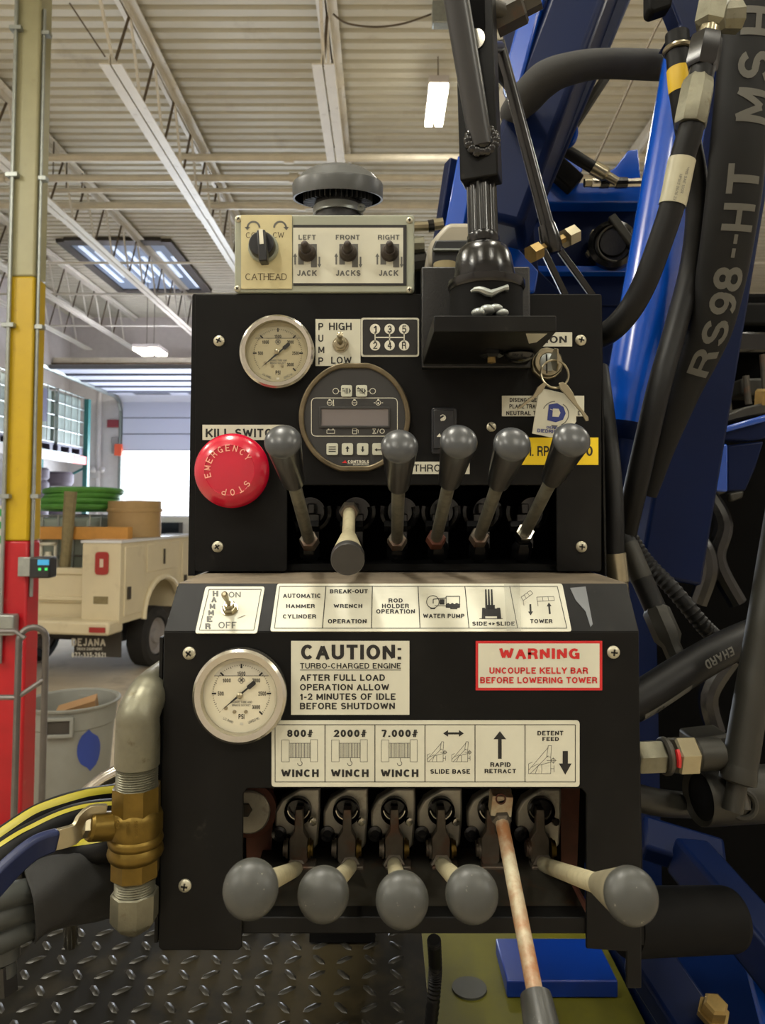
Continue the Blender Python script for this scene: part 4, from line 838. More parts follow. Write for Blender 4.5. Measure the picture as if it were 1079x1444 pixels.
# ---- toggle switch (bat handle)
def toggle(parent_lab, cat, plane, x, y, tip, name='toggle_switch', boot=False, group=None):
    c = plane.px(x, y, 0.001); s = c.y / F; n = plane.n; t = thing(name, parent_lab, cat, c, group)
    if boot:
        tp = P(tip[0], tip[1], c.y - 0.021); MB().lathe([(12.6 * s, -0.0008), (12.6 * s, 0.0025), (11 * s, 0.004), (11.4 * s, 0.006), (9 * s, 0.009), (8.3 * s, 0.0105)], c, n, 24).build('boot_base', 'rubber_boot', t)
        MB().tube(smooth([c + n * 0.007, c.lerp(tp, 0.55) + n * 0.002, tp], 5), [8.3 * s, 7.2 * s, 6.0 * s, 6.0 * s, 5.8 * s, 5.2 * s], 16).blob(tp, 5.2 * s, 5.2 * s, 5.2 * s).build('boot_tip', 'rubber_boot', t)
    else:
        tp = P(tip[0], tip[1], c.y - 0.020); MB().lathe([(11.8 * s, -0.0009), (11.8 * s, 0.0006), (7.5 * s, 0.0007)], c, n, 24).build('washer', 'nickel', t)
        MB().lathe([(10.4 * s, 0.0007), (10.4 * s, 0.0035), (9.2 * s, 0.004), (6.5 * s, 0.004)], c, n, 6).build('hex_nut', 'nickel', t)
        MB().lathe([(7 * s, 0.003), (7 * s, 0.0068), (6.2 * s, 0.0072), (4.4 * s, 0.0072), (4.2 * s, 0.006)], c, n, 20).build('bushing', 'nickel', t)
        e = c + n * 0.006; MB().tube([e, e.lerp(tp, 0.5), e.lerp(tp, 0.85), tp, tp + (tp - e) * 0.05], [2.6 * s, 3.4 * s, 4.6 * s, 4.3 * s, 2.4 * s], 14).build('bat_handle', 'nickel', t)
    return t
toggle('metal pump toggle switch between the words high and low', 'switch', U, 480.5, 486, (479.5, 471))
toggle('metal hammer toggle switch on the sloping panel', 'switch', SL, 324, 859, (316.5, 838))

# ---- rocker switch
a = U.px(608.5, 575); b = U.px(645, 641)
t = thing('rocker_switch', 'black rocker switch with light symbols above the throttle sticker', 'switch', (0.5 * (a.x + b.x), dU, b.z))
MB().prism([U.px(x, y, 0.003) for x, y in rrect(608.5, 574.5, 644.5, 640.5, 5)], (0, 0.0028, 0)).build('rocker_frame', 'case_black', t, bevel=0.001)
mb = MB(); ys = [(577.5, 0.0052), (592, 0.0040), (606, 0.0046), (632.5, 0.0075)]; vs2 = []
for y, o_ in ys: vs2 += [U.px(611.5, y, o_), U.px(640, y, o_)]
vs2 += [V((p.x, dU - 0.002, p.z)) for p in vs2]
fs = [[0, 1, 3, 2], [2, 3, 5, 4], [4, 5, 7, 6]] + [[8, 10, 11, 9], [10, 12, 13, 11], [12, 14, 15, 13], [0, 8, 9, 1], [6, 7, 15, 14]] + [[0, 2, 10, 8], [2, 4, 12, 10], [4, 6, 14, 12], [1, 9, 11, 3], [3, 11, 13, 5], [5, 13, 15, 7]]
rk = mb.add(vs2, fs).build('rocker', 'case_black', t, bevel=0.0008)
d = Decal(U, 0.0056); d.arc(624.5, 589, 4, -2.6, 2.2, 1.2, 'ink_white', 8); d.poly([(621, 591), (628, 586), (627, 591.5), (622, 594)], 'ink_white'); d.build('symbol', rk)
d = Decal(U, 0.0070); d.poly([(616, 616), (620, 611), (623, 616)], 'ink_white'); d.build('symbol', rk)

# ---- ignition lock, keys and tag
c = U.px(770.5, 513.5); s = dU / F
t = thing('ignition_lock', 'round nickel ignition lock with a key in it under the ignition sticker', 'lock', c)
MB().lathe([(23.5 * s, 0.0002), (23.5 * s, 0.003), (22 * s, 0.0045), (19.5 * s, 0.005)], c, (0, -1, 0), 12).build('lock_nut', 'nickel', t)
MB().lathe([(20 * s, 0.003), (20 * s, 0.009), (18.5 * s, 0.0105), (13.5 * s, 0.0108), (12.5 * s, 0.010)], c, (0, -1, 0), 36).build('collar', 'nickel', t)
MB().lathe([(12.6 * s, 0.006), (12.6 * s, 0.0102), (11.6 * s, 0.0106), (0, 0.0106)], c, (0, -1, 0), 28).build('cylinder', 'galv', t)
q = P(771, 513, dU - 0.0107); MB().box(q.x - 0.0007, q.x + 0.0007, q.y - 0.0002, q.y + 0.001, q.z - 0.009, q.z + 0.009).build('key_slot', 'slot', t)
k0 = P(783, 493, dU - 0.030); k1 = P(782, 523, dU - 0.028)
mb = MB(); mb.prism([P(781.5, 491, 0.666), P(785.5, 492, 0.650), P(786, 513, 0.652), P(784, 524, 0.664), P(779.5, 522, 0.676), P(775, 505, 0.6785)], (0.0016, 0.0003, 0)); mb.build('key_in_lock', 'nickel', t, bevel=0.0003)
rc_ = P(782.5, 527.5, 0.655)
t = thing('key_ring', 'key ring with two small keys hanging from the ignition lock', 'key ring', rc_)
MB().torus(rc_, (0.12, -1, 0.1), 20.3 * 0.655 / F, 0.0010, 36, 8).build('ring', 'nickel', t)
mb = MB(); mb.prism([P(x, y, 0.652) for x, y in ((758, 545.5), (768, 538.5), (771.5, 541), (765, 552), (756, 560), (737, 574), (729.5, 577.5), (731, 574), (752, 557.5))], (0, 0.0018, 0)); mb.build('key', 'nickel', t, bevel=0.0004)
mb = MB(); mb.prism([P(x, y, 0.649) for x, y in ((788, 540), (794, 538.5), (801, 543), (808, 553), (815, 569), (830, 588), (830.5, 593), (826.5, 594), (820, 582), (811, 572), (798, 557), (790, 548))], (0, 0.0018, 0)); mb.build('key', 'nickel', t, bevel=0.0004)
TG = Plane(P(780, 575, 0.654), (0.03, -1, 0.08))
t = thing('key_tag', 'white key tag with blue letter emblem hanging in front of a sticker', 'key tag', P(780, 612, 0.654))
tagp = [(760.5, 546.5), (779, 550.5), (797, 555), (807, 563), (812.5, 576), (813, 594), (806, 606), (790, 617), (776, 616.5), (750.5, 611)]
plate(TG, tagp, 0, 0.0012, 'sticker').build('tag_card', 'sticker', t, bevel=0.0003)
d = Decal(TG, 0.0003); d.poly([(774, 570.5), (786, 568.5), (795, 574), (798, 583), (794, 592), (784, 595.5), (772, 592.5)], 'ink_blue'); d.poly([(777, 599), (787, 600), (782, 606)], 'ink_grey')
d.arc(783, 584, 18, R(205), R(270), 1.3, 'ink_grey'); d.arc(786, 584, 16, R(-60), R(70), 1.3, 'ink_grey')
for tx, a_, b_, c_, e_ in (('DEFEND', 771, 601.5, 794, 605), ('DIEDRICH', 758, 605.5, 790, 610.5)): d.text(tx, a_, b_, c_, e_, 'ink_blue', 0.02, R(4))
d.build('emblem', t)
d = Decal(TG, 0.0005); d.poly([(780, 576), (788, 576.5), (790.5, 582), (788, 588), (779, 587.5)], 'sticker'); d.line(776, 577, 785, 580, 0.8, 'sticker'); d.build('emblem_cutout', t)

# ---- switch box on top
dB = 0.688; Bx = front(dB)
t = thing('switch_box', 'grey switch box with yellowed cathead plate sitting on top of the upper console', 'box', P(457, 413, dB + 0.03))
plate(Bx, rrect(331, 303, 584.5, 412.5, 5), 0, 0.004, 'box_grey').build('cover', 'box_grey', t, bevel=0.0012)
a = Bx.px(333.5, 305.5); b = Bx.px(582, 410.5); b.z = U.px(0, 415.5).z + 0.0012
MB().box(a.x, b.x, dB + 0.0042, dB + 0.062, b.z, a.z).build('housing', 'box_grey', t, bevel=0.002)
for x, y in ((336.5, 309), (577.5, 311), (335, 407.5), (577.5, 409)): screw(t, Bx, x, y, 4.8)
o = sticker(t, Bx, rc(413.5, 317, 573.5, 402.5), 'ink', 'white jack sticker with dark border')
d = Decal(Bx, 0.001); d.rect(413.5, 321, 568.7, 399.3, 'sticker'); d.build('white_field', o)
d = Decal(Bx, 0.0012)
for tx, a_, b_, c_, e_ in (('LEFT', 421, 331, 445.4, 338), ('FRONT', 473.5, 331, 507.3, 338), ('RIGHT', 533, 331, 563.4, 338), ('JACK', 419, 381, 447, 389), ('JACKS', 473.5, 381, 508.5, 389), ('JACK', 534.3, 381, 562, 389)): d.text(tx, a_, b_, c_, e_, 'ink_grey', 0.025)
for x in (433.5, 491.5, 549.5):
    d.rect(x - 13, 344, x - 5, 373, 'ink_grey'); d.rect(x + 5, 344, x + 13.5, 377, 'ink_grey')
    d.arrow(x - 17.3, 373, x - 17.3, 357, 2.2, 5.5, 5, 'ink_grey'); d.arrow(x + 17, 362, x + 17, 377.5, 2.2, 5.5, 5, 'ink_grey')
d.build('lettering', o)
o = sticker(t, Bx, rc(340, 303, 411.8, 407), 'sticker_old', 'yellowed cathead sticker', off=0.0014, th=0.0012)
d = Decal(Bx, 0.0016); d.text('CCW', 346.7, 327.5, 372, 335.5, 'ink_brown', -0.018, 0, True); d.text('CW', 385, 327.5, 401, 335.5, 'ink_brown', -0.018, 0, True); d.text('CATHEAD', 346, 385.5, 404.5, 395, 'ink_brown', -0.018, 0, True)
for x, sgn in ((357.5, -1), (395, 1)):
    d.arc(x, 321, 8.5, R(180), R(360), 2.6, 'ink_grey', 14); xe = x + sgn * 8.5
    d.poly([(xe - 4, 320), (xe + 4, 320), (xe + sgn * 0.5, 324.5)], 'ink_grey')
d.build('lettering', o)
c = Bx.px(372, 350.5, 0.0015); s = dB / F
tk = thing('selector_knob', 'black rotary cathead knob with white pointer on the yellowed plate', 'knob', c)
MB().lathe([(21.5 * s, 0), (21.5 * s, 0.004), (20.5 * s, 0.005), (18 * s, 0.005)], c, (0, -1, 0), 36).build('base_ring', 'box_grey', tk)
MB().lathe([(18.2 * s, 0.004), (18.2 * s, 0.013), (17 * s, 0.0145), (0, 0.0145)], c, (0, -1, 0), 36).build('dial_body', 'case_black', tk, bevel=0.0004)
mb = MB(); p1 = P(369.5, 327.5, dB - 0.021); p2 = P(372.5, 371, dB - 0.021); mb.beam(p1, p2, 0.0078, 0.014, None, (0, -1, 0)); gp = mb.build('grip_bar', 'case_black', tk, bevel=0.0012)
p3 = p1.lerp(p2, 0.47); mb = MB(); mb.beam(p1 + V((0, -0.0072, 0)), p3 + V((0, -0.0072, 0)), 0.0036, 0.0006, None, (0, -1, 0)); mb.build('pointer', 'ink_white', gp)
toggle('booted toggle switch under the word left on the grey box', 'switch', Bx, 433.5, 357, (429.5, 344.5), boot=True, group='booted jack switches')
toggle('booted toggle switch under the word front on the grey box', 'switch', Bx, 491, 357, (490, 344.5), boot=True, group='booted jack switches')
toggle('booted toggle switch next to the end of the grey box, below the word right', 'switch', Bx, 549.5, 357, (549.5, 344.5), boot=True, group='booted jack switches')

# ---- vent cap behind the box
c = P(477, 300, 0.86); c.z = U.px(0, 415.5).z + 0.003
t = thing('vent_cap', 'dark grey mushroom-shaped air intake cap behind the grey switch box', 'vent', c)
k = 0.86 / F; av = V((0, -0.17, 0.985)).normalized(); top0 = P(476.5, 261, 0.86); R_ = 65 * k
MB().lathe([(33 * k, 0), (33 * k, top0.z - c.z - 0.02)], c, (0, 0, 1), 40).build('intake_neck', 'cap_dark', t)
zn = P(477, 291, 0.86).z
MB().lathe([(36 * k, zn - c.z - 0.012), (36 * k, zn - c.z - 0.003)], c, (0, 0, 1), 40).torus((c.x + 33 * k, c.y - 18 * k, zn - 0.008), (0, 1, 0), 0.003, 0.003, 10, 6).build('hose_clamp', 'galv', t)
mb = MB(); a1, b1 = ortho(av)
for i in range(40):
    th = 2 * math.pi * i / 40; rd = a1 * math.cos(th) + b1 * math.sin(th); mb.obox(top0 - av * 0.012 + rd * 42 * k, rd * 8 * k, av.cross(rd) * 0.7 * k, av * 0.009)
mb.build('intake_vanes', 'cap_dark', t)
MB().lathe([(R_ * 0.955, -0.0165), (R_ * 1.0, -0.0168), (R_ * 1.005, -0.001), (R_ * 0.985, 0.0015), (R_ * 0.93, 0.003), (R_ * 0.80, 0.0105), (R_ * 0.62, 0.0165), (R_ * 0.4, 0.0200), (R_ * 0.2, 0.0212), (0, 0.0216)], top0, av, 64, caps=False).build('cap_dome', 'cap_grey', t)
MB().lathe([(R_ * 0.955, -0.0165), (R_ * 0.95, -0.003), (0, -0.001)], top0, av, 56, caps=False).build('cap_underside', 'inside_black', t)

# ================================================================== LOWER CONSOLE
t = LC = thing('lower_console', 'lower black control console with sloping label panel and lower row of levers', 'console', (0.0, 0.6, DK))
Ls = Lw
def lp(x, y): return Lw.px(x, y)
outline = [(231, 890.5), (901.5, 890.5), (905, 1340), (905, 1394), (884, 1394), (884, 1342), (827, 1338), (827, 1120), (820, 1112), (349, 1112), (343, 1119), (341, 1336), (336, 1340.5), (228, 1340.5), (223.5, 1336)]
plate(Lw, outline, 0, 0.003, 'powder').build('front_panel', 'powder', t, bevel=0.0008)
sl = [SL.px(252, 822.3), SL.px(884, 822.3), SL.px(901.5, 890.5), SL.px(231, 890.5)]
MB().prism(sl, -SL.n * 0.003).build('sloping_panel', 'powder', t, bevel=0.0006)
a = V((sl[0].x, dS, zT)); b = V((sl[1].x, dS, zT))
MB().box(a.x, b.x, dS - 0.0005, dU + 0.16, zT - 0.004, zT - 0.0002).build('dusty_ledge', 'dust_ledge', t)
yb2 = lp(0, 1336).z
for sx, nm in ((-1, 'a'), (1, 'b')):
    x = sl[3].x if sx < 0 else sl[2].x
    pr = [V((x, dL + 0.003, zB)), V((x, dS, zT - 0.003)), V((x, dU + 0.16, zT - 0.003)), V((x, dU + 0.16, yb2 + 0.02)), V((x, dL + 0.003, yb2))]
    MB().prism(pr, (0.003 * -sx, 0, 0)).build('side_wall', 'powder', t)
q = lp(219, 1120); MB().box(q.x, q.x + 0.0025, dL + 0.004, dL + 0.03, lp(0, 1334).z, lp(0, 900).z).build('side_flange', 'powder', t)
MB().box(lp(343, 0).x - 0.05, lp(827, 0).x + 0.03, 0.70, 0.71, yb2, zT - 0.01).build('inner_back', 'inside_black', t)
a = lp(336, 1297); b = lp(832, 1321)
MB().box(a.x, b.x, dL + 0.0035, dL + 0.020, b.z, a.z).build('bottom_rail', 'powder', t, bevel=0.001)
MB().box(a.x, b.x, dL + 0.020, 0.70, a.z - 0.006, a.z - 0.001).build('inner_shelf', 'dirty_steel', t)
MB().box(-0.10, -0.01, 1.055, 1.115, DK + 0.003, DK + 0.42).build('pedestal', 'black_flat', t); MB().box(-0.10, -0.01, 0.83, 1.055, DK + 0.34, DK + 0.42).build('rear_arm', 'black_flat', t)
for x, y in ((267, 921), (865, 919.5), (261, 1248.5)): screw(t, Lw, x, y, 9)
# wear marks: silver scuff at the end of the slope
mb = plate(SL, [(804, 829), (826, 827), (836, 880), (833, 884), (826, 862), (812, 846)], 0.0006, 0.0005); mb.build('tape_scrap', 'paint_scuff', t)
# slope stickers
o = sticker(t, SL, rquad([(290, 827), (373.5, 827), (362.5, 893), (275, 893)], 4), 'sticker', 'hammer on off sticker')
d = Decal(SL, 0.001); d.lines([(295, 831), (368.5, 831), (358, 888.5), (281, 888.5)], 0.9, 'ink', True)
for ch, x, y in zip('HAMMER', (303.8, 301.8, 299.6, 297.7, 295.6, 293.4), (837, 845.3, 854.6, 863.6, 873, 883)): d.text(ch, x - 4, y - 4.1, x + 4, y + 4.1, 'ink_grey', 0.04)
d.text('ON', 322.5, 834.5, 339.5, 842.5, 'ink_grey'); d.text('OFF', 308, 876.7, 333.5, 886, 'ink_grey'); d.line(335, 872, 346, 867.5, 0.8, 'ink_brown'); d.build('lettering', o)
o = sticker(t, SL, rquad([(391, 822.9), (793, 822.9), (806.5, 890.2), (381, 890.2)], 4), 'sticker', 'white strip of six upper lever labels')
d = Decal(SL, 0.001); d.lines([(394.5, 826.7), (786, 826.7), (799.7, 885.8), (387, 885.8)], 0.9, 'ink', True)
for a_, b_ in ((459.7, 454.8), (525.2, 523.9), (589.7, 592.4), (655.7, 661.5), (719, 730)): d.line(a_, 827, b_, 885.5, 1.1, 'ink')
for tx, a_, b_, c_, e_ in (('AUTOMATIC', 399, 837, 452, 843), ('HAMMER', 403.6, 851.8, 444.2, 857.3), ('CYLINDER', 398.8, 866.3, 446, 872.2), ('BREAK-OUT', 465.3, 831, 518.6, 836.6), ('WRENCH', 470.4, 851.8, 511, 857.2), ('OPERATION', 462.4, 873, 517, 879),
                           ('ROD', 548, 843.8, 568, 849.6), ('HOLDER', 538.7, 851.4, 577, 857.5), ('OPERATION', 530.6, 859, 585.3, 865.2), ('WATER PUMP', 596.6, 865.5, 655, 871.5), ('SIDE', 666, 876.5, 687, 882.3), ('SLIDE', 700, 876.5, 726, 882.3), ('TOWER', 747.8, 873, 779.3, 878.7)): d.text(tx, a_, b_, c_, e_, 'ink', 0.028)
d.poly([(688.5, 879.5), (692.5, 877.3), (692.5, 881.7)], 'ink'); d.poly([(698.5, 879.5), (694.5, 877.3), (694.5, 881.7)], 'ink')
d.arc(610.5, 848.6, 8.8, 0, 6.284, 0.9, 'ink', 22); d.lines(rc(629.2, 840.8, 648.3, 856.5), 1.1, 'ink', True); d.poly([(629.2, 852), (632, 850), (635, 852), (638, 850), (641, 852), (644, 850), (648.3, 852), (648.3, 856.5), (629.2, 856.5)], 'ink'); d.rect(620, 845, 627, 852.5, 'ink'); d.lines([(611, 851), (611, 845), (629, 843)], 1.2, 'ink'); d.line(613, 854, 629, 854, 0.8, 'ink'); d.rect(607, 857.4, 614, 858.8, 'ink'); d.rect(635, 857.4, 645, 859, 'ink')
for x in (684, 688, 692.2): d.poly([(x, 831), (x + 2.3, 831), (x + 3.6, 858), (x + 0.6, 858)], 'ink')
d.rect(683, 858, 701, 869, 'ink'); d.poly([(680, 857), (684, 857), (684.5, 872), (679.5, 872)], 'ink'); d.poly([(701, 857), (705.5, 857), (707, 872), (701, 872)], 'ink'); d.line(676, 872.4, 709, 872.4, 0.8, 'ink'); d.rect(687, 853, 698, 859, 'ink')
d.arrow(748, 852, 748.6, 867.8, 2.6, 7, 5.5, 'ink'); d.arrow(775.6, 866, 774, 849.5, 2.6, 7, 5.5, 'ink')
for q in ([(735, 842), (748, 832.5), (751.5, 837), (738, 847)], [(757, 842), (781, 841), (782, 846.5), (758, 848)]):
    d.lines(q, 0.7, 'ink_grey', True)
    for k in (0.33, 0.66): d.line(q[0][0] + (q[1][0] - q[0][0]) * k, q[0][1] + (q[1][1] - q[0][1]) * k, q[3][0] + (q[2][0] - q[3][0]) * k, q[3][1] + (q[2][1] - q[3][1]) * k, 0.6, 'ink_grey')
    d.line(*q[3], q[3][0] + 1, q[3][1] + 7, 0.6, 'ink_grey')
d.build('lettering', o)
mb = plate(SL, [(711, 823.2), (733, 823.2), (735, 889.5), (715, 889.5)], 0.0014, 0.0003); mb.build('pale_film', 'clear_film', t)  # faint pale strip laid over the label
# lower panel stickers
o = sticker(t, Lw, rc(410.5, 904, 577.5, 1008), 'sticker', 'white turbo caution sticker with black lettering')
d = Decal(Lw, 0.001)
for tx, a_, b_, c_, e_, bb in (('CAUTION:', 424.5, 909, 566, 930, 0.03), ('TURBO-CHARGED ENGINE', 423.2, 935, 565.5, 942.8, 0.005), ('AFTER FULL LOAD', 423, 951, 543, 960, 0.018), ('OPERATION ALLOW', 423, 964.6, 549, 973.6, 0.018), ('1-2 MINUTES OF IDLE', 423, 977.8, 558, 987, 0.018), ('BEFORE SHUTDOWN', 423, 991, 557, 1000.4, 0.018)): d.text(tx, a_, b_, c_, e_, 'ink', bb)
d.line(423, 944.8, 565.5, 944.8, 1, 'ink_grey'); d.build('lettering', o)
o = sticker(t, Lw, rc(671, 904, 849.5, 973.5), 'ink_red', 'red bordered warning sticker')
d = Decal(Lw, 0.001); d.rect(674.6, 907.4, 845.6, 969.8, 'sticker'); d.build('white_field', o); d = Decal(Lw, 0.0013)
for tx, a_, b_, c_, e_, bb in (('WARNING', 704, 914.3, 817.5, 929.2, 0.035), ('UNCOUPLE KELLY BAR', 690.3, 941.2, 829.5, 950, 0.02), ('BEFORE LOWERING TOWER', 677.3, 954.8, 842.5, 963.6, 0.02)): d.text(tx, a_, b_, c_, e_, 'ink_red', bb)
d.build('lettering', o)
o = sticker(t, Lw, rrect(383, 1016, 817.5, 1109.5, 5), 'sticker', 'white strip of six lower lever labels with winches')
d = Decal(Lw, 0.001); d.lines(rc(388, 1022, 811.5, 1102.7), 0.9, 'ink', True)
for x in (458.3, 528.8, 599.4, 670, 740.5): d.line(x, 1022, x, 1102.7, 1.1, 'ink')
for i, tx in enumerate(('800#', '2000#', '7,000#')):
    ox = 70.3 * i; wd = (18.3, 23.5, 25.5)[i]; d.text(tx, 423.2 + ox - wd, 1029, 423.2 + ox + wd, 1039.3, 'ink', 0.035); d.text('WINCH', 396.3 + ox, 1085, 449.6 + ox, 1095.8, 'ink', 0.035)
    d.lines(rc(397.3 + ox, 1043.5, 408 + ox, 1074.3), 0.6, 'ink_grey', True); d.lines(rc(437.8 + ox, 1043, 447.8 + ox, 1074.3), 0.6, 'ink_grey', True); d.lines(rc(408 + ox, 1048, 437.8 + ox, 1068.5), 0.6, 'ink_grey', True)
    for k in range(13): d.line(409.8 + ox + k * 2.2, 1048, 409.8 + ox + k * 2.2, 1068.5, 0.6 + 0.35 * (k % 2), 'ink_grey')
    d.line(424 + ox, 1068.5, 424 + ox, 1073, 0.9, 'ink_grey'); d.arc(423 + ox, 1076.5, 3.2, R(-70), R(190), 1.0, 'ink_grey', 12)
d.arrow(640, 1034.2, 654.3, 1034.2, 3, 9.5, 7, 'ink'); d.arrow(640, 1034.2, 625, 1034.2, 3, 9.5, 7, 'ink')
def rigicon(x, y, k):
    g = lambda u, v: (x + u * k, y + v * k)
    for a_, b_ in (((0, 30), (24, 2)), ((2, 34), (24, 12)), ((24, 0), (28, 0)), ((24, 0), (22, 13)), ((28, 0), (27, 14)), ((22, 13), (27, 14)), ((8, 34), (27, 34)), ((27, 14), (27, 34)), ((0, 34), (0, 22)), ((0, 22), (5, 20)), ((8, 34), (12, 24)), ((12, 24), (27, 20)), ((4, 26), (12, 22)), ((27, 28), (31, 28)), ((31, 24), (31, 32)), ((0, 34), (8, 34)), ((16, 23), (16, 34))): d.line(*g(*a_), *g(*b_), 0.6, 'ink_grey')
    d.arc(*g(30, 18), 2.6 * k, 0, 6.28, 0.7, 'ink_grey', 8); d.line(*g(22, 18), *g(34, 18), 0.6, 'ink_grey'); d.line(*g(30, 14), *g(30, 22), 0.5, 'ink_grey')
rigicon(602.6, 1046, 0.83); rigicon(637.3, 1046, 0.83); rigicon(745.5, 1051.5, 1.16)
d.arrow(705, 1070, 705, 1031, 5.2, 18, 11.5, 'ink'); d.arrow(797.3, 1059, 797.3, 1092.6, 7.4, 18, 16, 'ink')
for tx, a_, b_, c_, e_ in (('SLIDE BASE', 607, 1084.8, 663, 1091), ('RAPID', 691.6, 1075, 720.3, 1081.5), ('RETRACT', 683.5, 1084.3, 727.8, 1090.4), ('DETENT', 758, 1030.6, 794.6, 1037), ('FEED', 765, 1039.3, 788.4, 1045)): d.text(tx, a_, b_, c_, e_, 'ink', 0.028)
d.build('lettering', o)
# ================================================================== LEVERS
def grip_prof(L, rn, rb):
    return [(0.0052, 0.0), (rn, 0.0004), (rn * 1.04, 0.003), (rb * 0.985, L - 0.0098), (rb * 0.98, L - 0.0080), (0, L - 0.0080)]
def dome_prof(L, rb):
    return [(rb * 0.99, L - 0.0096), (rb * 1.015, L - 0.0088), (rb * 1.015, L - 0.0074), (rb * 0.985, L - 0.0060), (rb * 0.89, L - 0.0040), (rb * 0.70, L - 0.0019), (rb * 0.40, L - 0.0005), (0, L)]
def lever(label, bp, bd, kp, kd, group, gm='grip', rm='rod_zinc', L=0.070, rn=0.0088, rb=0.0134, rr=0.0055, collar=None, endm='grip_top'):
    b = P(*bp, bd); k = P(*kp, kd); ax = (k - b).normalized(); k = k + ax * 0.004
    t = thing('control_lever', label, 'lever', b, group); g0 = k - ax * L
    MB().tube([b, b.lerp(g0, 0.5), g0 + ax * 0.004], rr, 16).build('rod', rm, t)
    g_ = MB().lathe(grip_prof(L, rn, rb), g0, ax, 36).build('grip', gm, t)
    MB().lathe(dome_prof(L, rb) if endm != 'grip_dark' else [(rb * 0.99, L - 0.0085), (rb * 1.02, L - 0.0080), (rb * 1.02, L - 0.0012), (rb * 0.97, L + 0.0002), (0, L + 0.0006)], g0, ax, 40).build('grip_end', endm, g_)
    MB().lathe([(rr * 1.7, -0.006), (rr * 1.7, 0.002), (rr * 1.5, 0.004), (rr, 0.004)], b, ax, 6).build('jam_nut', collar or 'link_steel', t)
    return t
gu = 'upper row of control levers'; gl = 'lower row of control levers'
lever('grey-knobbed upper lever leaning in front of the kill switch sticker', (436, 762), 0.700, (398, 619), 0.535, gu)
lever('grey-knobbed upper lever crossing the lower rim of the engine display', (560, 762), 0.700, (563.5, 626), 0.535, gu)
lever('grey-knobbed upper lever rising over the rocker switch and throttle sticker', (615, 760), 0.700, (648, 619), 0.535, gu, collar='rust_red')
lever('grey-knobbed upper lever between the throttle sticker and the yellow sticker', (676, 757), 0.700, (723.5, 623), 0.535, gu)
lever('grey-knobbed upper lever reaching across the yellow sticker to the key tag', (740, 752), 0.700, (808, 617), 0.535, gu, collar='chrome')
b = P(492, 728, 0.705); k = P(490.5, 785, 0.600)
lever('upper lever with a dark flat-ended grip pointing down and out at the viewer', (492.5, 722), 0.700, (490.5, 787), 0.565, gu, gm='rod_dull', rm='rod_dull', L=0.056, rn=0.0072, rb=0.0126, endm='grip_dark')
lever('dusty grey-knobbed lower lever at the end of the row nearest the brass valve', (418, 1225), 0.655, (352, 1254), 0.385, gl, 'grip_cone', 'rod_dull', 0.066, 0.0078, 0.0138, 0.006, endm='grip_dusty')
lever('dusty grey-knobbed lower lever under the 2000 pound winch label', (494, 1222), 0.655, (455, 1262), 0.415, gl, 'grip_cone', 'rod_dull', 0.066, 0.0078, 0.0138, 0.006, endm='grip_dusty')
lever('dusty grey-knobbed lower lever under the 7,000 pound winch label, lowest of the knobs', (556, 1219), 0.655, (567.5, 1270), 0.405, gl, 'grip_cone', 'rod_dull', 0.066, 0.0078, 0.0138, 0.006, endm='grip_dusty')
lever('dusty grey-knobbed lower lever under the slide base label', (623, 1219), 0.655, (666.5, 1262), 0.405, gl, 'grip_cone', 'rod_dull', 0.066, 0.0078, 0.0138, 0.006, endm='grip_dusty')
lever('dusty grey-knobbed lower lever sticking out past the corner of the lower console', (766, 1219), 0.655, (893, 1264), 0.400, gl, 'grip_cone', 'rod_dull', 0.076, 0.0072, 0.0140, 0.006, endm='grip_dusty')
# the long drooping rusty lever
a = P(708, 1160, 0.600); b2 = P(757, 1412, 0.490); ax = (b2 - a).normalized()
t = thing('control_lever', 'long rusty lever hanging down in front of the lower row from a square end block', 'lever', a, gl)
MB().tube([a - ax * 0.004, a.lerp(b2, 0.5), b2], [0.0052, 0.0054, 0.0054], 18).build('rod', 'rod_rust', t)
MB().lathe(grip_prof(0.066, 0.0098, 0.0138), b2 - ax * 0.004, ax, 30).build('grip', 'grip_dusty', t); MB().lathe(dome_prof(0.066, 0.0138), b2 - ax * 0.004, ax, 30).build('grip_end', 'grip_dusty', t)
mb = MB(); pc = P(706, 1131, 0.606); mb.obox(pc, V((0.0083, 0.0006, -0.0008)), V((0, 0.007, 0.001)), V((0.0007, -0.001, 0.0080)), 'rod_rust'); mb.build('end_block', 'rod_rust', t, bevel=0.0006)
MB().lathe([(0.0042, 0.0), (0.0042, 0.0016), (0.0030, 0.0018), (0.0030, 0.0002)], P(706, 1126, 0.5988), (0, -1, 0.1), 18, 'rust_red').lathe([(0.0031, 0.0003), (0, 0.0003)], P(706, 1126, 0.5988), (0, -1, 0.1), 18, 'slot').build('pin_hole', None, t)
MB().lathe([(0.0086, -0.010), (0.0090, -0.004), (0.0078, 0.003), (0.0054, 0.005)], a - ax * 0.004, ax, 6).build('jam_nut', 'link_steel', t)

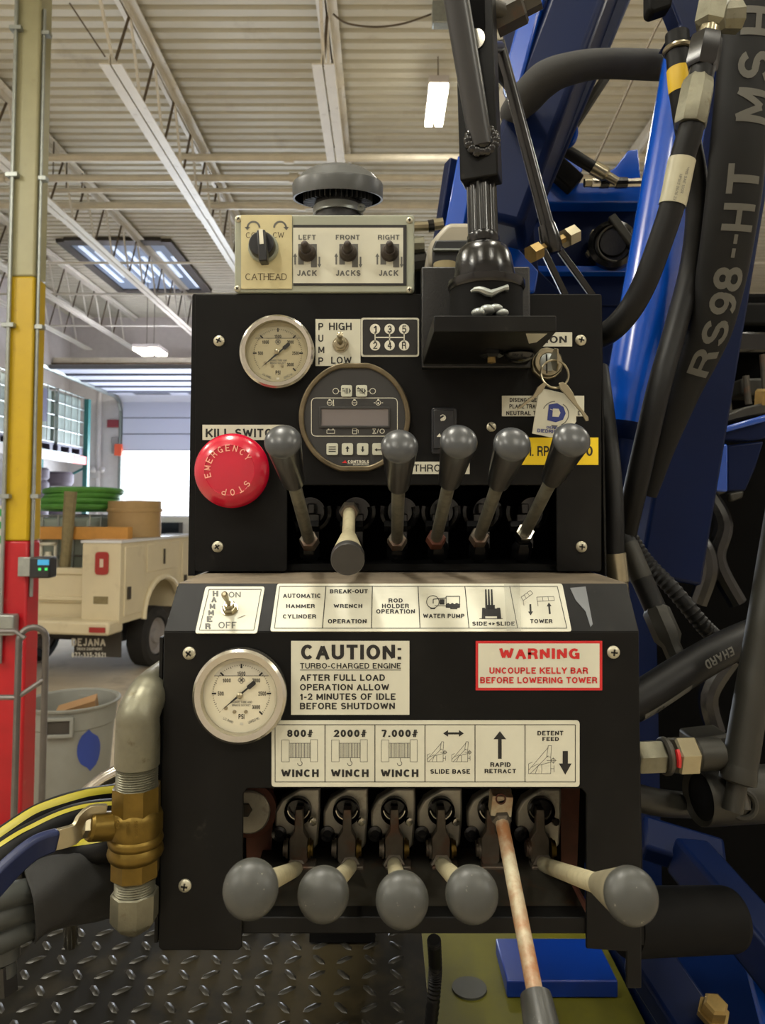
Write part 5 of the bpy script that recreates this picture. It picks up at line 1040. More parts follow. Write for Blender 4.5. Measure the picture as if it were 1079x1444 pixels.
# ---- upper valve bank, deep in the opening
t = thing('valve_bank', 'black hydraulic valve bank in the dark opening behind the upper levers', 'valve bank', (0.02, 0.78, zb_))
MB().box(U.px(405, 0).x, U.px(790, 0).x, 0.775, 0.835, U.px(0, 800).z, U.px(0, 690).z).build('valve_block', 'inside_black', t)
MB().box(U.px(405, 0).x, U.px(790, 0).x, 0.70, 0.775, U.px(0, 806).z, U.px(0, 797).z).build('base_rail', 'black_flat', t)
for x in (436, 498, 560, 618, 676, 737):
    q = P(x, 728, 0.745); sp = MB().lathe([(0.017, 0), (0.017, 0.03), (0.015, 0.034), (0.010, 0.034)], P(x + 6, 722, 0.776), (0, -1, 0), 20).build('spool_cap', 'black_gloss', t)
    MB().torus(P(x + 4, 722, 0.742), (0, -1, 0), 0.0165, 0.0045, 14, 8, None, R(-20), R(200), (1, 0, 0)).build('clevis_arc', 'black_gloss', t)
    q = P(x + 3, 742, 0.728); mb = MB(); mb.box(q.x - 0.008, q.x + 0.008, q.y - 0.004, q.y + 0.004, q.z - 0.022, q.z + 0.012); mb.box(q.x - 0.0035, q.x + 0.0035, q.y - 0.004, q.y + 0.004, q.z + 0.012, q.z + 0.022); mb.build('link_plate', 'black_shaft', t, bevel=0.001)
    q = P(x - 18, 742, 0.725); MB().lathe([(0.006, 0), (0.006, 0.022)], q, (1, 0, 0), 6).build('pivot_bolt', 'black_gloss', t)
    q = P(x, 768, 0.71); MB().lathe([(0.0095, -0.014), (0.0095, 0.0), (0.007, 0.004)], q, (0, -0.55, 0.83), 6).build('lever_socket', 'black_gloss', t)
# ---- lower valve bank
t = thing('valve_bank', 'greasy silver valve spools in the opening behind the lower levers', 'valve bank', (0.02, 0.68, P(0, 1290, 0.6).z))
mb = MB(); mb.box(lp(345, 0).x - 0.02, lp(825, 0).x + 0.02, 0.688, 0.6995, P(0, 1262, 0.69).z, P(0, 1105, 0.69).z); mb.build('valve_block', 'inside_black', t)
for x in (421, 489, 556, 622, 692, 762):
    dV = 0.668; Pv = front(dV)
    arch = [(x - 33, 1185), (x - 33, 1145), (x - 24, 1128), (x - 8, 1118), (x + 2, 1112), (x + 30, 1112), (x + 30, 1150), (x + 27, 1192), (x + 14, 1205), (x + 10, 1178), (x - 14, 1178), (x - 20, 1186)]
    MB().prism([Pv.px(*q) for q in arch], (0, 0.014, 0)).build('end_bracket', 'cast_silver', t, bevel=0.002)
    MB().lathe([(0.0118, 0.0), (0.0118, 0.006), (0.0104, 0.007), (0.0095, 0.003), (0, 0.003)], Pv.px(x, 1141), (0, -1, 0), 24).build('spool_ring', 'black_gloss', t)
    MB().torus(Pv.px(x, 1140, 0.0072), (0, -1, 0), 0.0094, 0.0007, 16, 6, None, R(10), R(170), (1, 0, 0)).build('snap_ring', 'chrome', t)
    MB().lathe([(0.0065, -0.012), (0.0065, 0.002), (0.0038, 0.0025), (0.0038, 0.0005), (0, 0.0005)], Pv.px(x - 27, 1175), (0, -1, 0), 18).build('socket_bolt', 'black_gloss', t)
    Pl = front(0.654); bar = [(x - 5, 1142), (x + 6, 1142), (x + 7, 1172), (x + 13, 1183), (x + 13, 1214), (x + 9, 1219), (x - 10, 1219), (x - 13, 1214), (x - 13, 1183), (x - 6, 1172)]
    MB().prism([Pl.px(*q) for q in bar], (0, 0.009, 0)).build('link_bar', 'link_steel', t, bevel=0.0008)
    for k in (-1, 1): MB().lathe([(0.008, 0), (0.008, 0.002), (0.0065, 0.002), (0.0065, 0.0042)], P(x + k * 14, 1196, 0.659), (k, 0, 0), 18).build('pivot_washer', 'brass' if k > 0 else 'link_steel', t)
    MB().lathe([(0.002, 0), (0.0034, 0.001), (0.0034, 0.004), (0, 0.0045)], P(x + 19, 1157, 0.662), (0.4, -1, 0), 8).build('cotter_clip', 'chrome', t)
    q = P(x + 4, 1243, 0.652); MB().box(q.x - 0.010, q.x + 0.012, q.y - 0.004, q.y + 0.012, q.z - 0.008, q.z + 0.014).build('spool_foot', 'link_steel', t, bevel=0.001)
q = P(352, 1143, 0.67); MB().lathe([(0.0235, -0.008), (0.0235, 0), (0.019, 0.001)], q, (0, -1, 0), 30).build('rust_collar', 'rust_red', t); MB().lathe([(0.0185, 0), (0.0185, 0.0035), (0.0172, 0.0045), (0, 0.0045)], q, (0, -1, 0), 30).build('end_plug', 'cast_silver', t)
MB().lathe([(0.0065, 0.004), (0.006, 0.0065), (0, 0.0065)], P(347, 1139, 0.67), (0, -1, 0), 6).build('plug_bolt', 'dirty_steel', t)
for x0, x1 in ((346, 386), (790, 818)):
    MB().prism([P(x0, 1110, 0.684), P(x1, 1110, 0.684), P(x1 - 4, 1225, 0.684), P(x0 + 2, 1225, 0.684)], (0, 0.003, 0)).build('rust_plate', 'rust_red', t)
q = P(812, 1265, 0.655); MB().tube(smooth([P(800, 1225, 0.67), P(806, 1252, 0.66), P(818, 1275, 0.65), P(824, 1282, 0.65)], 4), 0.006, 10).build('drain_tube', 'rust_red', t)

# ================================================================== GEAR SHIFTER
zsh0, zsh1 = P(690, 468, 0.551).z, P(690, 445, 0.551).z
bx0, bx1 = P(612, 468, 0.551).x, P(785, 468, 0.551).x
t = thing('shifter_bracket', 'black angle bracket with thick shelf carrying the gear shifter', 'bracket', (0.085, 0.62, zsh0))
a = P(594, 378, 0.684); b = P(748, 520, 0.684)
MB().box(a.x, b.x, 0.6795, 0.6892, b.z, a.z).build('upright_plate', 'powder_wrinkle', t, bevel=0.0015)
Bh = P(594, 517, 0.69); Br = P(735, 517, 0.69)
MB().prism([(bx0, 0.551, zsh0), (bx1, 0.551, zsh0), (Br.x + 0.004, 0.6794, zsh0), (Bh.x + 0.001, 0.6794, zsh0)], (0, 0, zsh1 - zsh0)).build('shelf_plate', 'powder', t, bevel=0.0008)
a = P(693, 488, 0.62); a.z = zsh0
MB().lathe([(0.010, 0.0005), (0.010, -0.004), (0.007, -0.006), (0, -0.006)], a, (0, 0, 1), 6).build('under_nut', 'black_gloss', t)
MB().lathe([(0.0036, -0.004), (0.0036, -0.010), (0.0015, -0.0105), (0.0015, -0.008)], a, (0, 0, 1), 14).build('stud_end', 'bolt_gold', t)
MB().blob((a.x + 0.024, a.y + 0.005, zsh0 - 0.002), 0.013, 0.012, 0.007).build('weld_lump', 'black_gloss', t)
# glare spot under the shelf corner, painted as a bright patch
mb = MB(); mb.prism([(bx1 - 0.022, 0.556, zsh0 - 0.0004), (bx1 - 0.006, 0.556, zsh0 - 0.0004), (bx1 - 0.008, 0.585, zsh0 - 0.0004), (bx1 - 0.013, 0.590, zsh0 - 0.0004)], (0, 0, 0.0003)); mb.build('glare_patch', 'glare_silver', t)
cx0 = P(686, 430, 0.62).x; C0 = V((cx0, 0.62, zsh1)); up = V((-0.05, 0.0, 1)).normalized()
t = thing('gear_shifter', 'black gear shifter with rubber ball boot, splined shaft and flat bar rising above the console', 'gear shifter', C0)
zz = lambda y, d=0.62: P(686, y, d).z - zsh1
MB().lathe([(0.0305, 0.0), (0.0305, zz(410)), (0.029, zz(410)), (0.029, 0.004)], C0, (0, 0, 1), 40).build('base_cup', 'black_flat', t)
MB().lathe([(0.031, zz(411)), (0.0325, zz(407)), (0.0325, zz(399)), (0.030, zz(397)), (0.026, zz(397))], C0, (0, 0, 1), 40).build('clamp_ring', 'black_gloss', t)
mb = MB()
for (x0, x1, y, dd, r) in ((664, 716, 411, 0.5865, 0.0026),):
    pts = [P(x0 + (x1 - x0) * i / 9, y - 3 * math.sin(i * 0.9) - (2 if i > 5 else 0), dd + 0.0008 * abs(i - 4.5)) for i in range(10)]; mb.tube(pts, [0.001, 0.0022, 0.0026, 0.003, 0.0034, 0.003, 0.0026, 0.0022, 0.002, 0.003], 8)
mb.build('sealant_bead', 'galv', t)
mb = MB(); [mb.blob(P(x, y, 0.585), r, r * 0.8, r * 0.6) for x, y, r in ((676, 441, 0.0065), (688, 437, 0.007), (699, 435, 0.006), (708, 441, 0.0055))]; mb.build('weld_bead', 'galv', t)
MB().lathe([(0.0255, zz(397)), (0.0262, zz(392)), (0.0245, zz(375)), (0.0232, zz(362)), (0.0205, zz(352)), (0.0160, zz(346)), (0.0120, zz(344)), (0.0118, zz(342))], C0, (-0.03, 0, 1), 40).build('rubber_boot', 'black_gloss', t)
S0 = C0 + V((-0.0022, 0, zz(345))); S1 = P(679, 258, 0.625)
MB().lathe([(0.0128, 0), (0.0140, 0.003), (0.0136, 0.007), (0.0118, 0.009)], S0, (S1 - S0), 28).build('boot_neck', 'black_gloss', t)
mb = MB(); n = 40; prof = []
axs = (S1 - S0).normalized(); aa, bb = ortho(axs); ring = []
for i in range(n): rr_ = 0.0128 if i % 4 < 2 else 0.0114; th = 2 * math.pi * i / n; ring.append(aa * (math.cos(th) * rr_) + bb * (math.sin(th) * rr_))
mb.prism([S0 + q for q in ring], S1 + axs * 0.004 - S0); mb.build('splined_shaft', 'black_shaft', t)
B0 = P(679, 258, 0.62); B1 = P(669, -40, 0.62); tilt_up = V((-0.34, -1, 0))
MB().beam(B0, B1, 0.0325, 0.022, None, tilt_up).build('flat_bar', 'powder', t, bevel=0.0015)
dB_ = (B1 - B0).normalized(); sd = dB_.cross(tilt_up).normalized(); nf = sd.cross(dB_)
q = P(672, 20, 0.62); q = B0 + dB_ * ((q - B0).dot(dB_)) + nf * 0.0112
mb = MB(); mb.prism([q + sd * (0.010 * math.cos(a_)) * -1 + dB_ * (0.013 * math.sin(a_) + (0.03 if math.sin(a_) > 0 else -0.018)) for a_ in [2 * math.pi * i / 24 for i in range(24)]], nf * 0.0005); mb.build('slot', 'inside_black', t)
mb = MB(); q2 = q + dB_ * (-0.030); mb.lathe([(0.0095, 0.0003), (0.0095, 0.0012), (0.006, 0.0013)], q2, nf, 24); mb.build('slot_washer', 'chrome', t)
Ta = P(679, 206, 0.612); Tb = P(637, -40, 0.585); MB().tube([Ta, Ta.lerp(Tb, 0.5), Tb], 0.0105, 20).build('side_tube', 'tube_grey', t)
mb = MB()
for i in range(16): a_ = 2 * math.pi * i / 16; mb.blob(Ta + V((math.cos(a_) * 0.0112, -0.004, math.sin(a_) * 0.010 + 0.003)), 0.0046, 0.0040, 0.0044 + 0.0008 * (i % 3), None, 10, 8)
mb.blob(Ta + V((0, -0.003, 0.004)), 0.0112, 0.006, 0.0105, None, 14, 10); mb.build('weld_fillet', 'black_gloss', t)
q = P(716, 22, 0.640); MB().tube([q + V((0.004, 0, 0)), B0 + dB_ * ((q - B0).dot(dB_))], 0.0075, 14).build('pivot_stud', 'dirty_steel', t); MB().lathe([(0.0135, -0.012), (0.0135, 0.014), (0.011, 0.016), (0.0085, 0.016), (0.0085, 0.03)], q, (0.8, -0.3, 0.25), 6).build('lock_nut', 'dirty_steel', t)
# linkage rod
a = P(704, 60, 0.74); b = P(772, 318, 0.76)
t = thing('linkage_rod', 'slim black linkage rod with bolted clevis slanting down behind the shifter', 'rod', b)
MB().tube([a, a.lerp(b, 0.5), b], [0.0060, 0.0066, 0.0072], 16).build('rod', 'black_shaft', t)
MB().prism([P(698, 55, 0.745), P(707, 60, 0.745), P(727, 118, 0.745), P(722, 132, 0.745), P(702, 110, 0.745)], (0, 0.006, 0)).build('gusset_tab', 'black_flat', t, bevel=0.001)
MB().tube([P(706, 66, 0.745), P(690, 66, 0.632)], 0.0055, 12).build('pivot_pin', 'black_shaft', t)
c = P(775, 333, 0.76); d_ = (b - a).normalized()
MB().lathe([(0.009, -0.012), (0.0105, 0.0), (0.0105, 0.012), (0.008, 0.018)], c, d_, 20).build('rod_end', 'black_gloss', t)
MB().beam(P(766, 352, 0.752), P(798, 418, 0.77), 0.007, 0.005).build('fork_arm', 'black_shaft', t, bevel=0.001); MB().beam(P(784, 345, 0.77), P(838, 420, 0.79), 0.007, 0.005).build('fork_arm', 'black_shaft', t, bevel=0.001)
bx = (P(806, 331, 0.775) - P(750, 358, 0.752)).normalized(); q = P(752, 357, 0.752)
MB().lathe([(0.0095, -0.004), (0.0095, 0.008), (0.005, 0.009), (0.005, 0.045)], q, bx, 6).build('clevis_bolt', 'bolt_gold', t); MB().lathe([(0.0105, -0.006), (0.0105, 0.009), (0.007, 0.011), (0.0055, 0.011)], P(802, 334, 0.774), bx, 6).build('bolt_nut', 'nickel', t)

# ================================================================== BALL VALVE AND HOSES BESIDE THE CONSOLE
dVv = 0.555; k = dVv / F
def vz(y): return P(188, y, dVv).z
vc = V((P(189, 1150, dVv).x, dVv + 0.005, vz(1325)))
t = thing('ball_valve', 'brass ball valve with blue lever handle between two galvanised elbows', 'valve', vc)
o_ = V((vc.x, vc.y, 0))
def vl(prof, n, m, name, **kw): return MB().lathe([(r * k, vz(y)) for r, y in prof], o_, (0, 0, 1), n, None, **kw).build(name, m, t)
vl([(28, 1084), (30.5, 1082), (30.5, 1060), (30, 1030), (29, 1020)], 32, 'galv_cast', 'elbow_skirt')
e0 = V((vc.x, vc.y, vz(1022))); MB().tube(smooth([e0, e0 + V((0.0, 0.001, 0.006)), e0 + V((0.002, 0.010, 0.0150)), e0 + V((0.003, 0.028, 0.0195)), e0 + V((0.003, 0.120, 0.0200))], 5), [29.5 * k, 29.5 * k, 28.5 * k, 27 * k, 26 * k], 28).build('upper_elbow', 'galv_cast', t)
th = []
for i in range(9): th += [(28.5, 1112 - i * 3.3), (26.6, 1110.4 - i * 3.3)]
vl(th, 28, 'galv_cast', 'threaded_nipple')
vl([(30, 1112), (33, 1111), (33.5, 1146), (31, 1149)], 8, 'brass', 'hex_end', phase=R(12))
vl([(31, 1144), (34, 1148), (36, 1154), (36, 1176), (34.5, 1180), (36.5, 1183), (37.5, 1187), (36.5, 1191), (34.5, 1194), (37, 1199), (38, 1204), (36, 1210), (33, 1214)], 36, 'brass', 'valve_body')
vl([(33, 1213), (33, 1238), (30, 1241)], 8, 'brass', 'hex_end', phase=R(12))
th = []
for i in range(8): th += [(27.5, 1266 - i * 3.4), (25.8, 1264.3 - i * 3.4)]
vl(th, 28, 'galv_cast', 'threaded_nipple')
vl([(0, 1326), (9, 1322), (25, 1310), (32, 1300), (32, 1262), (30, 1260)], 8, 'galv_cast', 'lower_elbow', phase=R(22))
pl = front(vc.y - 0.021)
d = Decal(Plane((vc.x, vc.y - 37 * k, 0), (0, -1, 0)), 0.0002)
d.text('1/2PSI', 170, 1167, 190, 1172, 'brass', 0.02, R(-90)); d.text('SG125S', 181, 1166, 203, 1171, 'brass', 0.02, R(-90)); d.text('600', 160, 1160, 172, 1165, 'brass', 0.02, R(-90)); d.build('cast_lettering', t)
# stem, nut and handle (handle lies out towards the viewer's side)
s0 = V((vc.x - 0.010, vc.y - 0.004, vz(1165))); s1 = P(128, 1166, dVv - 0.012)
MB().tube([s0, s1], [0.0100, 0.0098], 24).lathe([(0.0098, 0), (0.0088, 0.002), (0.004, 0.003)], s1, s1 - s0, 20).build('stem_boss', 'brass', t)
MB().lathe([(0.0072, 0), (0.0072, 0.006), (0.005, 0.008), (0, 0.008)], s1, s1 - s0, 6).build('packing_nut', 'nickel', t)
hp = [P(147, 1140, 0.545), P(132, 1146, 0.54), P(120, 1160, 0.533), P(110, 1182, 0.528), P(80, 1190, 0.520)]
hu = [(-0.1, -0.35, 1)] * 5
def ribbon(pts, wid, th_, upv):
    mb = MB(); n = len(pts); vs_ = []
    for i, p in enumerate(pts):
        dd = (pts[min(i + 1, n - 1)] - pts[max(0, i - 1)]).normalized(); u = V(upv); u = (u - dd * u.dot(dd)).normalized(); s2 = dd.cross(u).normalized(); w2 = wid[i] / 2
        vs_ += [p + u * w2 - s2 * th_ / 2, p + u * w2 + s2 * th_ / 2, p - u * w2 + s2 * th_ / 2, p - u * w2 - s2 * th_ / 2]
    fs = [[0, 1, 2, 3], [4 * n - 1, 4 * n - 2, 4 * n - 3, 4 * n - 4]]
    for i in range(n - 1):
        for q in range(4): fs.append([4 * i + q, 4 * i + (q + 1) % 4, 4 * i + 4 + (q + 1) % 4, 4 * i + 4 + q])
    return mb.add(vs_, fs)
h1 = [P(150, 1142, 0.548), P(128, 1147, 0.541), P(116, 1160, 0.536), P(105, 1176, 0.530), P(78, 1184, 0.520)]
ribbon(smooth(h1, 3), lerplist([0.008, 0.012, 0.016, 0.015, 0.0145], 13), 0.003, (0.0, -0.25, 1)).build('handle_plate', 'nickel', t, bevel=0.0005)
h2 = [P(80, 1184, 0.520), P(50, 1195, 0.508), P(20, 1219, 0.495), P(-12, 1252, 0.482), P(-40, 1280, 0.472)]
ribbon(smooth(h2, 4), lerplist([0.0150, 0.0165, 0.018, 0.020, 0.022], 17), 0.007, (0.1, -0.3, 1)).build('handle_grip', 'handle_blue', t, bevel=0.002)
# hoses
def hose(name, label, pts, r, m='hose_black', n=14, sm=6, group=None, cat='hose'):
    """a hose through (px, py, depth) points"""
    pw = [P(*p) for p in pts]; t = thing(name, label, cat, pw[len(pw) // 2], group); c = smooth(pw, sm)
    MB().tube(c, r, n).build('hose_body', m, t); return t, c
def stripe(t, c, r, i0, i1, m, dv=(0, -0.5, 1), wid=0.006, name='stripe'):
    seg = c[i0:i1]; pts = []
    for i, p in enumerate(seg):
        dd = (seg[min(i + 1, len(seg) - 1)] - seg[max(0, i - 1)]).normalized(); u = V(dv); u = (u - dd * u.dot(dd)).normalized(); pts.append((p, dd, u))
    mb = MB(); vs_ = []; K = 4
    for p, dd, u in pts:
        s2 = dd.cross(u)
        for j in range(K + 1): a_ = (j / K - 0.5) * wid / r; vs_.append(p + (u * math.cos(a_) + s2 * math.sin(a_)) * (r + 0.0003))
    mb.add(vs_, [[i * (K + 1) + j, i * (K + 1) + j + 1, (i + 1) * (K + 1) + j + 1, (i + 1) * (K + 1) + j] for i in range(len(pts) - 1) for j in range(K)]); return mb.build(name, m, t)
th_, c_ = hose('hydraulic_hose', 'black hose with yellow printed stripe arching behind the ball valve, uppermost of its bundle', [(190, 1118, 0.72), (150, 1124, 0.70), (110, 1131, 0.68), (60, 1148, 0.66), (20, 1172, 0.64), (-30, 1208, 0.62)], 0.0105, group='striped hoses by the valve')
stripe(th_, c_, 0.0105, 2, 31, 'stripe_yellow', (0.0, -0.75, 0.75), 0.0075)
th_, c_ = hose('hydraulic_hose', 'black hose with thin yellow stripe running just under the uppermost striped hose', [(185, 1146, 0.68), (130, 1150, 0.66), (85, 1162, 0.64), (40, 1184, 0.62), (0, 1208, 0.60), (-40, 1235, 0.59)], 0.0125, group='striped hoses by the valve')
stripe(th_, c_, 0.0125, 2, 31, 'stripe_yellow', (0.05, -0.55, 0.85), 0.004)
th_, c_ = hose('hydraulic_hose', 'black hose with yellow stripe emerging above the fabric sleeve, below the blue handle', [(190, 1188, 0.66), (140, 1196, 0.64), (95, 1206, 0.65), (55, 1222, 0.665), (20, 1238, 0.68), (-40, 1252, 0.69)], 0.0125, group='striped hoses by the valve')
stripe(th_, c_, 0.0125, 2, 31, 'stripe_yellow', (0.0, -0.6, 0.8), 0.0055)
t = thing('hose_sleeve', 'wrinkled black woven fabric sleeve wrapped round a bundle of grey hoses', 'sleeve', P(100, 1320, 0.62))
sp = smooth([P(40, 1276, 0.600), P(75, 1262, 0.612), (P(115, 1252, 0.635)), P(160, 1246, 0.665), P(210, 1240, 0.70)], 6); mb = MB(); n = 26; L_ = len(sp); base = []
for i, p in enumerate(sp):
    dd = (sp[min(i + 1, L_ - 1)] - sp[max(0, i - 1)]).normalized(); aa, bb = ortho(dd)
    for q in range(n):
        a_ = 2 * math.pi * q / n; u = i / (L_ - 1); w_ = 1 + 0.07 * math.sin(3 * a_ + 7 * u) + 0.04 * math.sin(5 * a_ - 11 * u)
        r1 = (0.0265 - 0.003 * u) * w_; base.append(p + aa * math.cos(a_) * r1 * 0.85 + bb * math.sin(a_) * r1 * 1.05)
mb.add(base, [[i * n + q, i * n + (q + 1) % n, (i + 1) * n + (q + 1) % n, (i + 1) * n + q] for i in range(L_ - 1) for q in range(n)]); sv = mb.build('fabric', 'sleeve', t, ang=80)
so = sv.modifiers.new('thick', 'SOLIDIFY'); so.thickness = 0.0015; so.offset = -1
for i, (y0, y1, lb) in enumerate(((1266, 1257, 'uppermost grey hose coming out of the fabric sleeve'), (1294, 1280, 'middle grey hose coming out of the fabric sleeve'), (1326, 1304, 'lowest grey hose coming out of the fabric sleeve'))):
    hose('rubber_hose', lb, [(-50, y0 + 10 + 7 * i, 0.565), (0, y0, 0.580), (45, y1, 0.603), (100, 1262 + 9 * (i - 1), 0.632)], 0.0100, 'hose_grey', group='grey hoses in the sleeve')
a = P(5, 1335, 0.59); t = thing('hose_fitting', 'black steel hose fitting below the sleeve at the picture edge', 'fitting', a)
MB().lathe([(0.012, -0.02), (0.012, 0.0), (0.009, 0.002), (0.009, 0.012)], P(6, 1352, 0.60), (0.1, 0, -1), 16).build('collar', 'hose_grey', t); MB().lathe([(0.011, -0.010), (0.011, 0.012)], P(4, 1375, 0.60), (0.1, 0, -1), 6).build('hex_nut', 'black_shaft', t)
th_, c_ = hose('braided_hose', 'silver braided hose glinting behind the elbow of the ball valve', [(175, 1085, 0.86), (150, 1098, 0.86), (132, 1112, 0.86), (118, 1126, 0.86), (104, 1160, 0.87), (100, 1240, 0.92), (100, 1330, 1.0)], 0.009, 'chrome')
# ================================================================== THE RIG BESIDE THE CONSOLE
def bar(name, label, cat, a, b, wpx, dep, m, up=None, group=None, bev=0.004):
    A = P(*a); B = P(*b); wd = wpx * (a[2] + b[2]) / 2 / F
    return MB().beam(A, B, wd, dep, None, up).build(name, m, bevel=bev, label=label, cat=cat, group=group)
def slab(pts, d, dep, m, name, parent=None, bev=0.003, **kw):
    pl = front(d); return MB().prism([pl.px(*q) for q in pts], (0, dep, 0)).build(name, m, parent, bevel=bev, **kw)
# big background bodies of the machine
t = thing('engine_housing', 'dark engine compartment of the rig beside the console', 'housing', (0.8, 1.7, 0.0))
a = P(866, 412, 1.45); MB().box(a.x, 1.9, 1.45, 2.6, 0.9, a.z).build('dark_panel', 'inside_black', t, bevel=0.01)
MB().box(0.25, 1.9, 1.5, 2.6, 0.0, 1.02).build('lower_panel', 'inside_black', t, bevel=0.01)
for (x0, y0, x1, y1, m) in ((1010, 430, 1100, 462, 'black_flat'), (1030, 470, 1100, 500, 'black_gloss'), (1040, 535, 1100, 560, 'bar_grey')): 
    a = P(x0, y1, 1.4); b = P(x1, y0, 1.4); MB().box(a.x, b.x, 1.38, 1.45, a.z, b.z).build('engine_part', m, t, bevel=0.006)
for (x, y0, y1) in ((1024, 538, 582), (1052, 530, 570), (1076, 500, 560)): MB().tube([P(x, y0, 1.36), P(x + 4, y1, 1.36)], 0.006, 10).build('steel_line', 'dirty_steel', t)
for pts, m in (([(970, 702), (1000, 690), (1024, 684), (1026, 694), (1004, 702), (972, 716)], 'bar_grey'), ([(1030, 696), (1050, 692), (1048, 702), (1032, 708)], 'bar_grey'), ([(958, 770), (985, 764), (992, 756), (988, 772), (962, 780)], 'bolt_gold'), ([(972, 795), (984, 792), (986, 800), (974, 802)], 'bar_grey')):
    slab(pts, 1.36, 0.02, m, 'casting_edge', t)
for i, pts in enumerate(([(955, 745, 1.30), (985, 760, 1.28), (1000, 800, 1.27), (985, 850, 1.28)], [(1000, 700, 1.3), (1020, 740, 1.28), (1010, 790, 1.28), (1040, 850, 1.28)], [(1030, 930, 1.2), (1000, 980, 1.2), (1010, 1030, 1.2)])):
    MB().tube(smooth([P(*q) for q in pts], 5), 0.016, 10).build('engine_hose', 'black_gloss', t)

# mast: two heavy beams, cross frame and panel
t = thing('mast_frame', 'blue mast frame of the drill rig with slanting beams and cross panel behind the shifter', 'mast', P(780, 420, 1.2))
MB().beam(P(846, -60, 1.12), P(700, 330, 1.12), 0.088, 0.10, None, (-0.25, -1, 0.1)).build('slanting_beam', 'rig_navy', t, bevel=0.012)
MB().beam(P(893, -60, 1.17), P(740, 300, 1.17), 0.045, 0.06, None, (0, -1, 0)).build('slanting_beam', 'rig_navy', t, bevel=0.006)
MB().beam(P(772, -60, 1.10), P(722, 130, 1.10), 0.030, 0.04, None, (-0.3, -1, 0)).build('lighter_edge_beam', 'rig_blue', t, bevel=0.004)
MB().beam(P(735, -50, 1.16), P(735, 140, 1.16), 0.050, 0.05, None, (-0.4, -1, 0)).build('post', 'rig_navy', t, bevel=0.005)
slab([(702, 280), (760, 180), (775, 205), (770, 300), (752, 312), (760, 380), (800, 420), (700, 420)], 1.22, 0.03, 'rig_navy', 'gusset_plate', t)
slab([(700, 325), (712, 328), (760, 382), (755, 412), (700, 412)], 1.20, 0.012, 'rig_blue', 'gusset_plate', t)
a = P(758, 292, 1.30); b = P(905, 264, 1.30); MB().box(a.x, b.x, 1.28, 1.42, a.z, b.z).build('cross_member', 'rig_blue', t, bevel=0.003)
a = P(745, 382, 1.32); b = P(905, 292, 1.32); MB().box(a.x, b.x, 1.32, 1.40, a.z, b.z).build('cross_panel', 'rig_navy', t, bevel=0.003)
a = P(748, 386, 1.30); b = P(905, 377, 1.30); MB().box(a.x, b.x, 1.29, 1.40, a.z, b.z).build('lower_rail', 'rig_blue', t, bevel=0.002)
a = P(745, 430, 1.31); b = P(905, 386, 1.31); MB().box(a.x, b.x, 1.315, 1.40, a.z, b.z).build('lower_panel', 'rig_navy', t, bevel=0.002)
MB().prism([front(1.31).px(*q) for q in [(832, 262), (832, 252), (848, 248), (868, 236), (880, 220), (886, 212), (900, 210), (905, 262)]], (0, 0.02, 0)).build('curved_lug', 'rig_blue', t, bevel=0.002)
MB().prism([front(1.31).px(*q) for q in [(768, 262), (772, 205), (786, 216), (808, 214), (820, 222), (822, 240), (806, 262)]], (0, 0.02, 0)).build('curved_lug', 'rig_blue', t, bevel=0.002)
MB().beam(P(772, 226, 1.27), P(812, 262, 1.27), 0.035, 0.03).build('dark_link', 'black_flat', t, bevel=0.003)
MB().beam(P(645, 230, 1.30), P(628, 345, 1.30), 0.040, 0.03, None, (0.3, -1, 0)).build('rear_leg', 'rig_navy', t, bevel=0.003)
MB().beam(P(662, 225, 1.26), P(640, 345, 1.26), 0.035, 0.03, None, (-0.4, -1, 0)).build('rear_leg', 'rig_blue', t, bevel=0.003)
MB().box(0.22, 0.48, 1.32, 1.42, 0.0, P(0, 425, 1.32).z).build('mast_foot', 'rig_navy', t)
for x, y in ((760, 415), (792, 417), (838, 332), (832, 358)): MB().lathe([(0.009, 0), (0.009, 0.008), (0, 0.009)], P(x, y, 1.29 if y > 400 else 1.30), (0, -1, 0), 6).build('bolt_head', 'nickel', t)
q = P(862, 352, 1.30); rl = MB().lathe([(0.042, 0), (0.042, 0.03), (0.034, 0.034), (0.030, 0.028), (0.024, 0.028), (0.022, 0.034), (0, 0.034)], q, (-0.2, -1, 0), 30).build('bearing', 'black_gloss', t)
MB().torus(q + V((0, -0.032, 0)), (-0.2, -1, 0), 0.032, 0.002, 24, 6, None, R(90), R(260), (1, 0, 0)).build('bearing_lip', 'dirty_steel', rl)
MB().beam(P(862, 305, 1.27), P(892, 345, 1.26), 0.014, 0.012).build('latch_bar', 'bar_grey', t, bevel=0.002)
hook = [P(800, 166, 1.20), P(808, 172, 1.19), P(812, 186, 1.19), P(808, 200, 1.19), P(800, 206, 1.20), P(794, 208, 1.21)]
MB().tube(smooth(hook, 4), 0.0045, 8).build('hose_hook', 'rig_blue', t)
# hoses at the mast
hose('hydraulic_hose', 'thick black sleeved hose crossing level between the mast and the blue cylinder', [(722, 160, 1.10), (742, 138, 1.03), (768, 112, 1.0), (800, 98, 0.98), (850, 90, 0.98), (925, 92, 1.0), (985, 95, 1.05)], [0.019, 0.024, 0.024, 0.021, 0.019, 0.020, 0.020], 'sleeve', 18)
th_, c_ = hose('hydraulic_hose', 'short black hose with silver end curving down through the blue hook', [(812, 120, 1.24), (790, 165, 1.23), (782, 190, 1.23), (792, 207, 1.23), (815, 223, 1.23), (838, 237, 1.23)], 0.0105, 'hose_black')
ax = (c_[-1] - c_[-3]).normalized(); MB().lathe([(0.0125, -0.002), (0.0125, 0.022), (0.008, 0.026), (0.0075, 0.045)], c_[-1], ax, 14).build('crimp_fitting', 'nickel', th_)
t = thing('tube_fitting', 'row of silver and black tube fittings lying along the blue cross member', 'fitting', P(860, 262, 1.25))
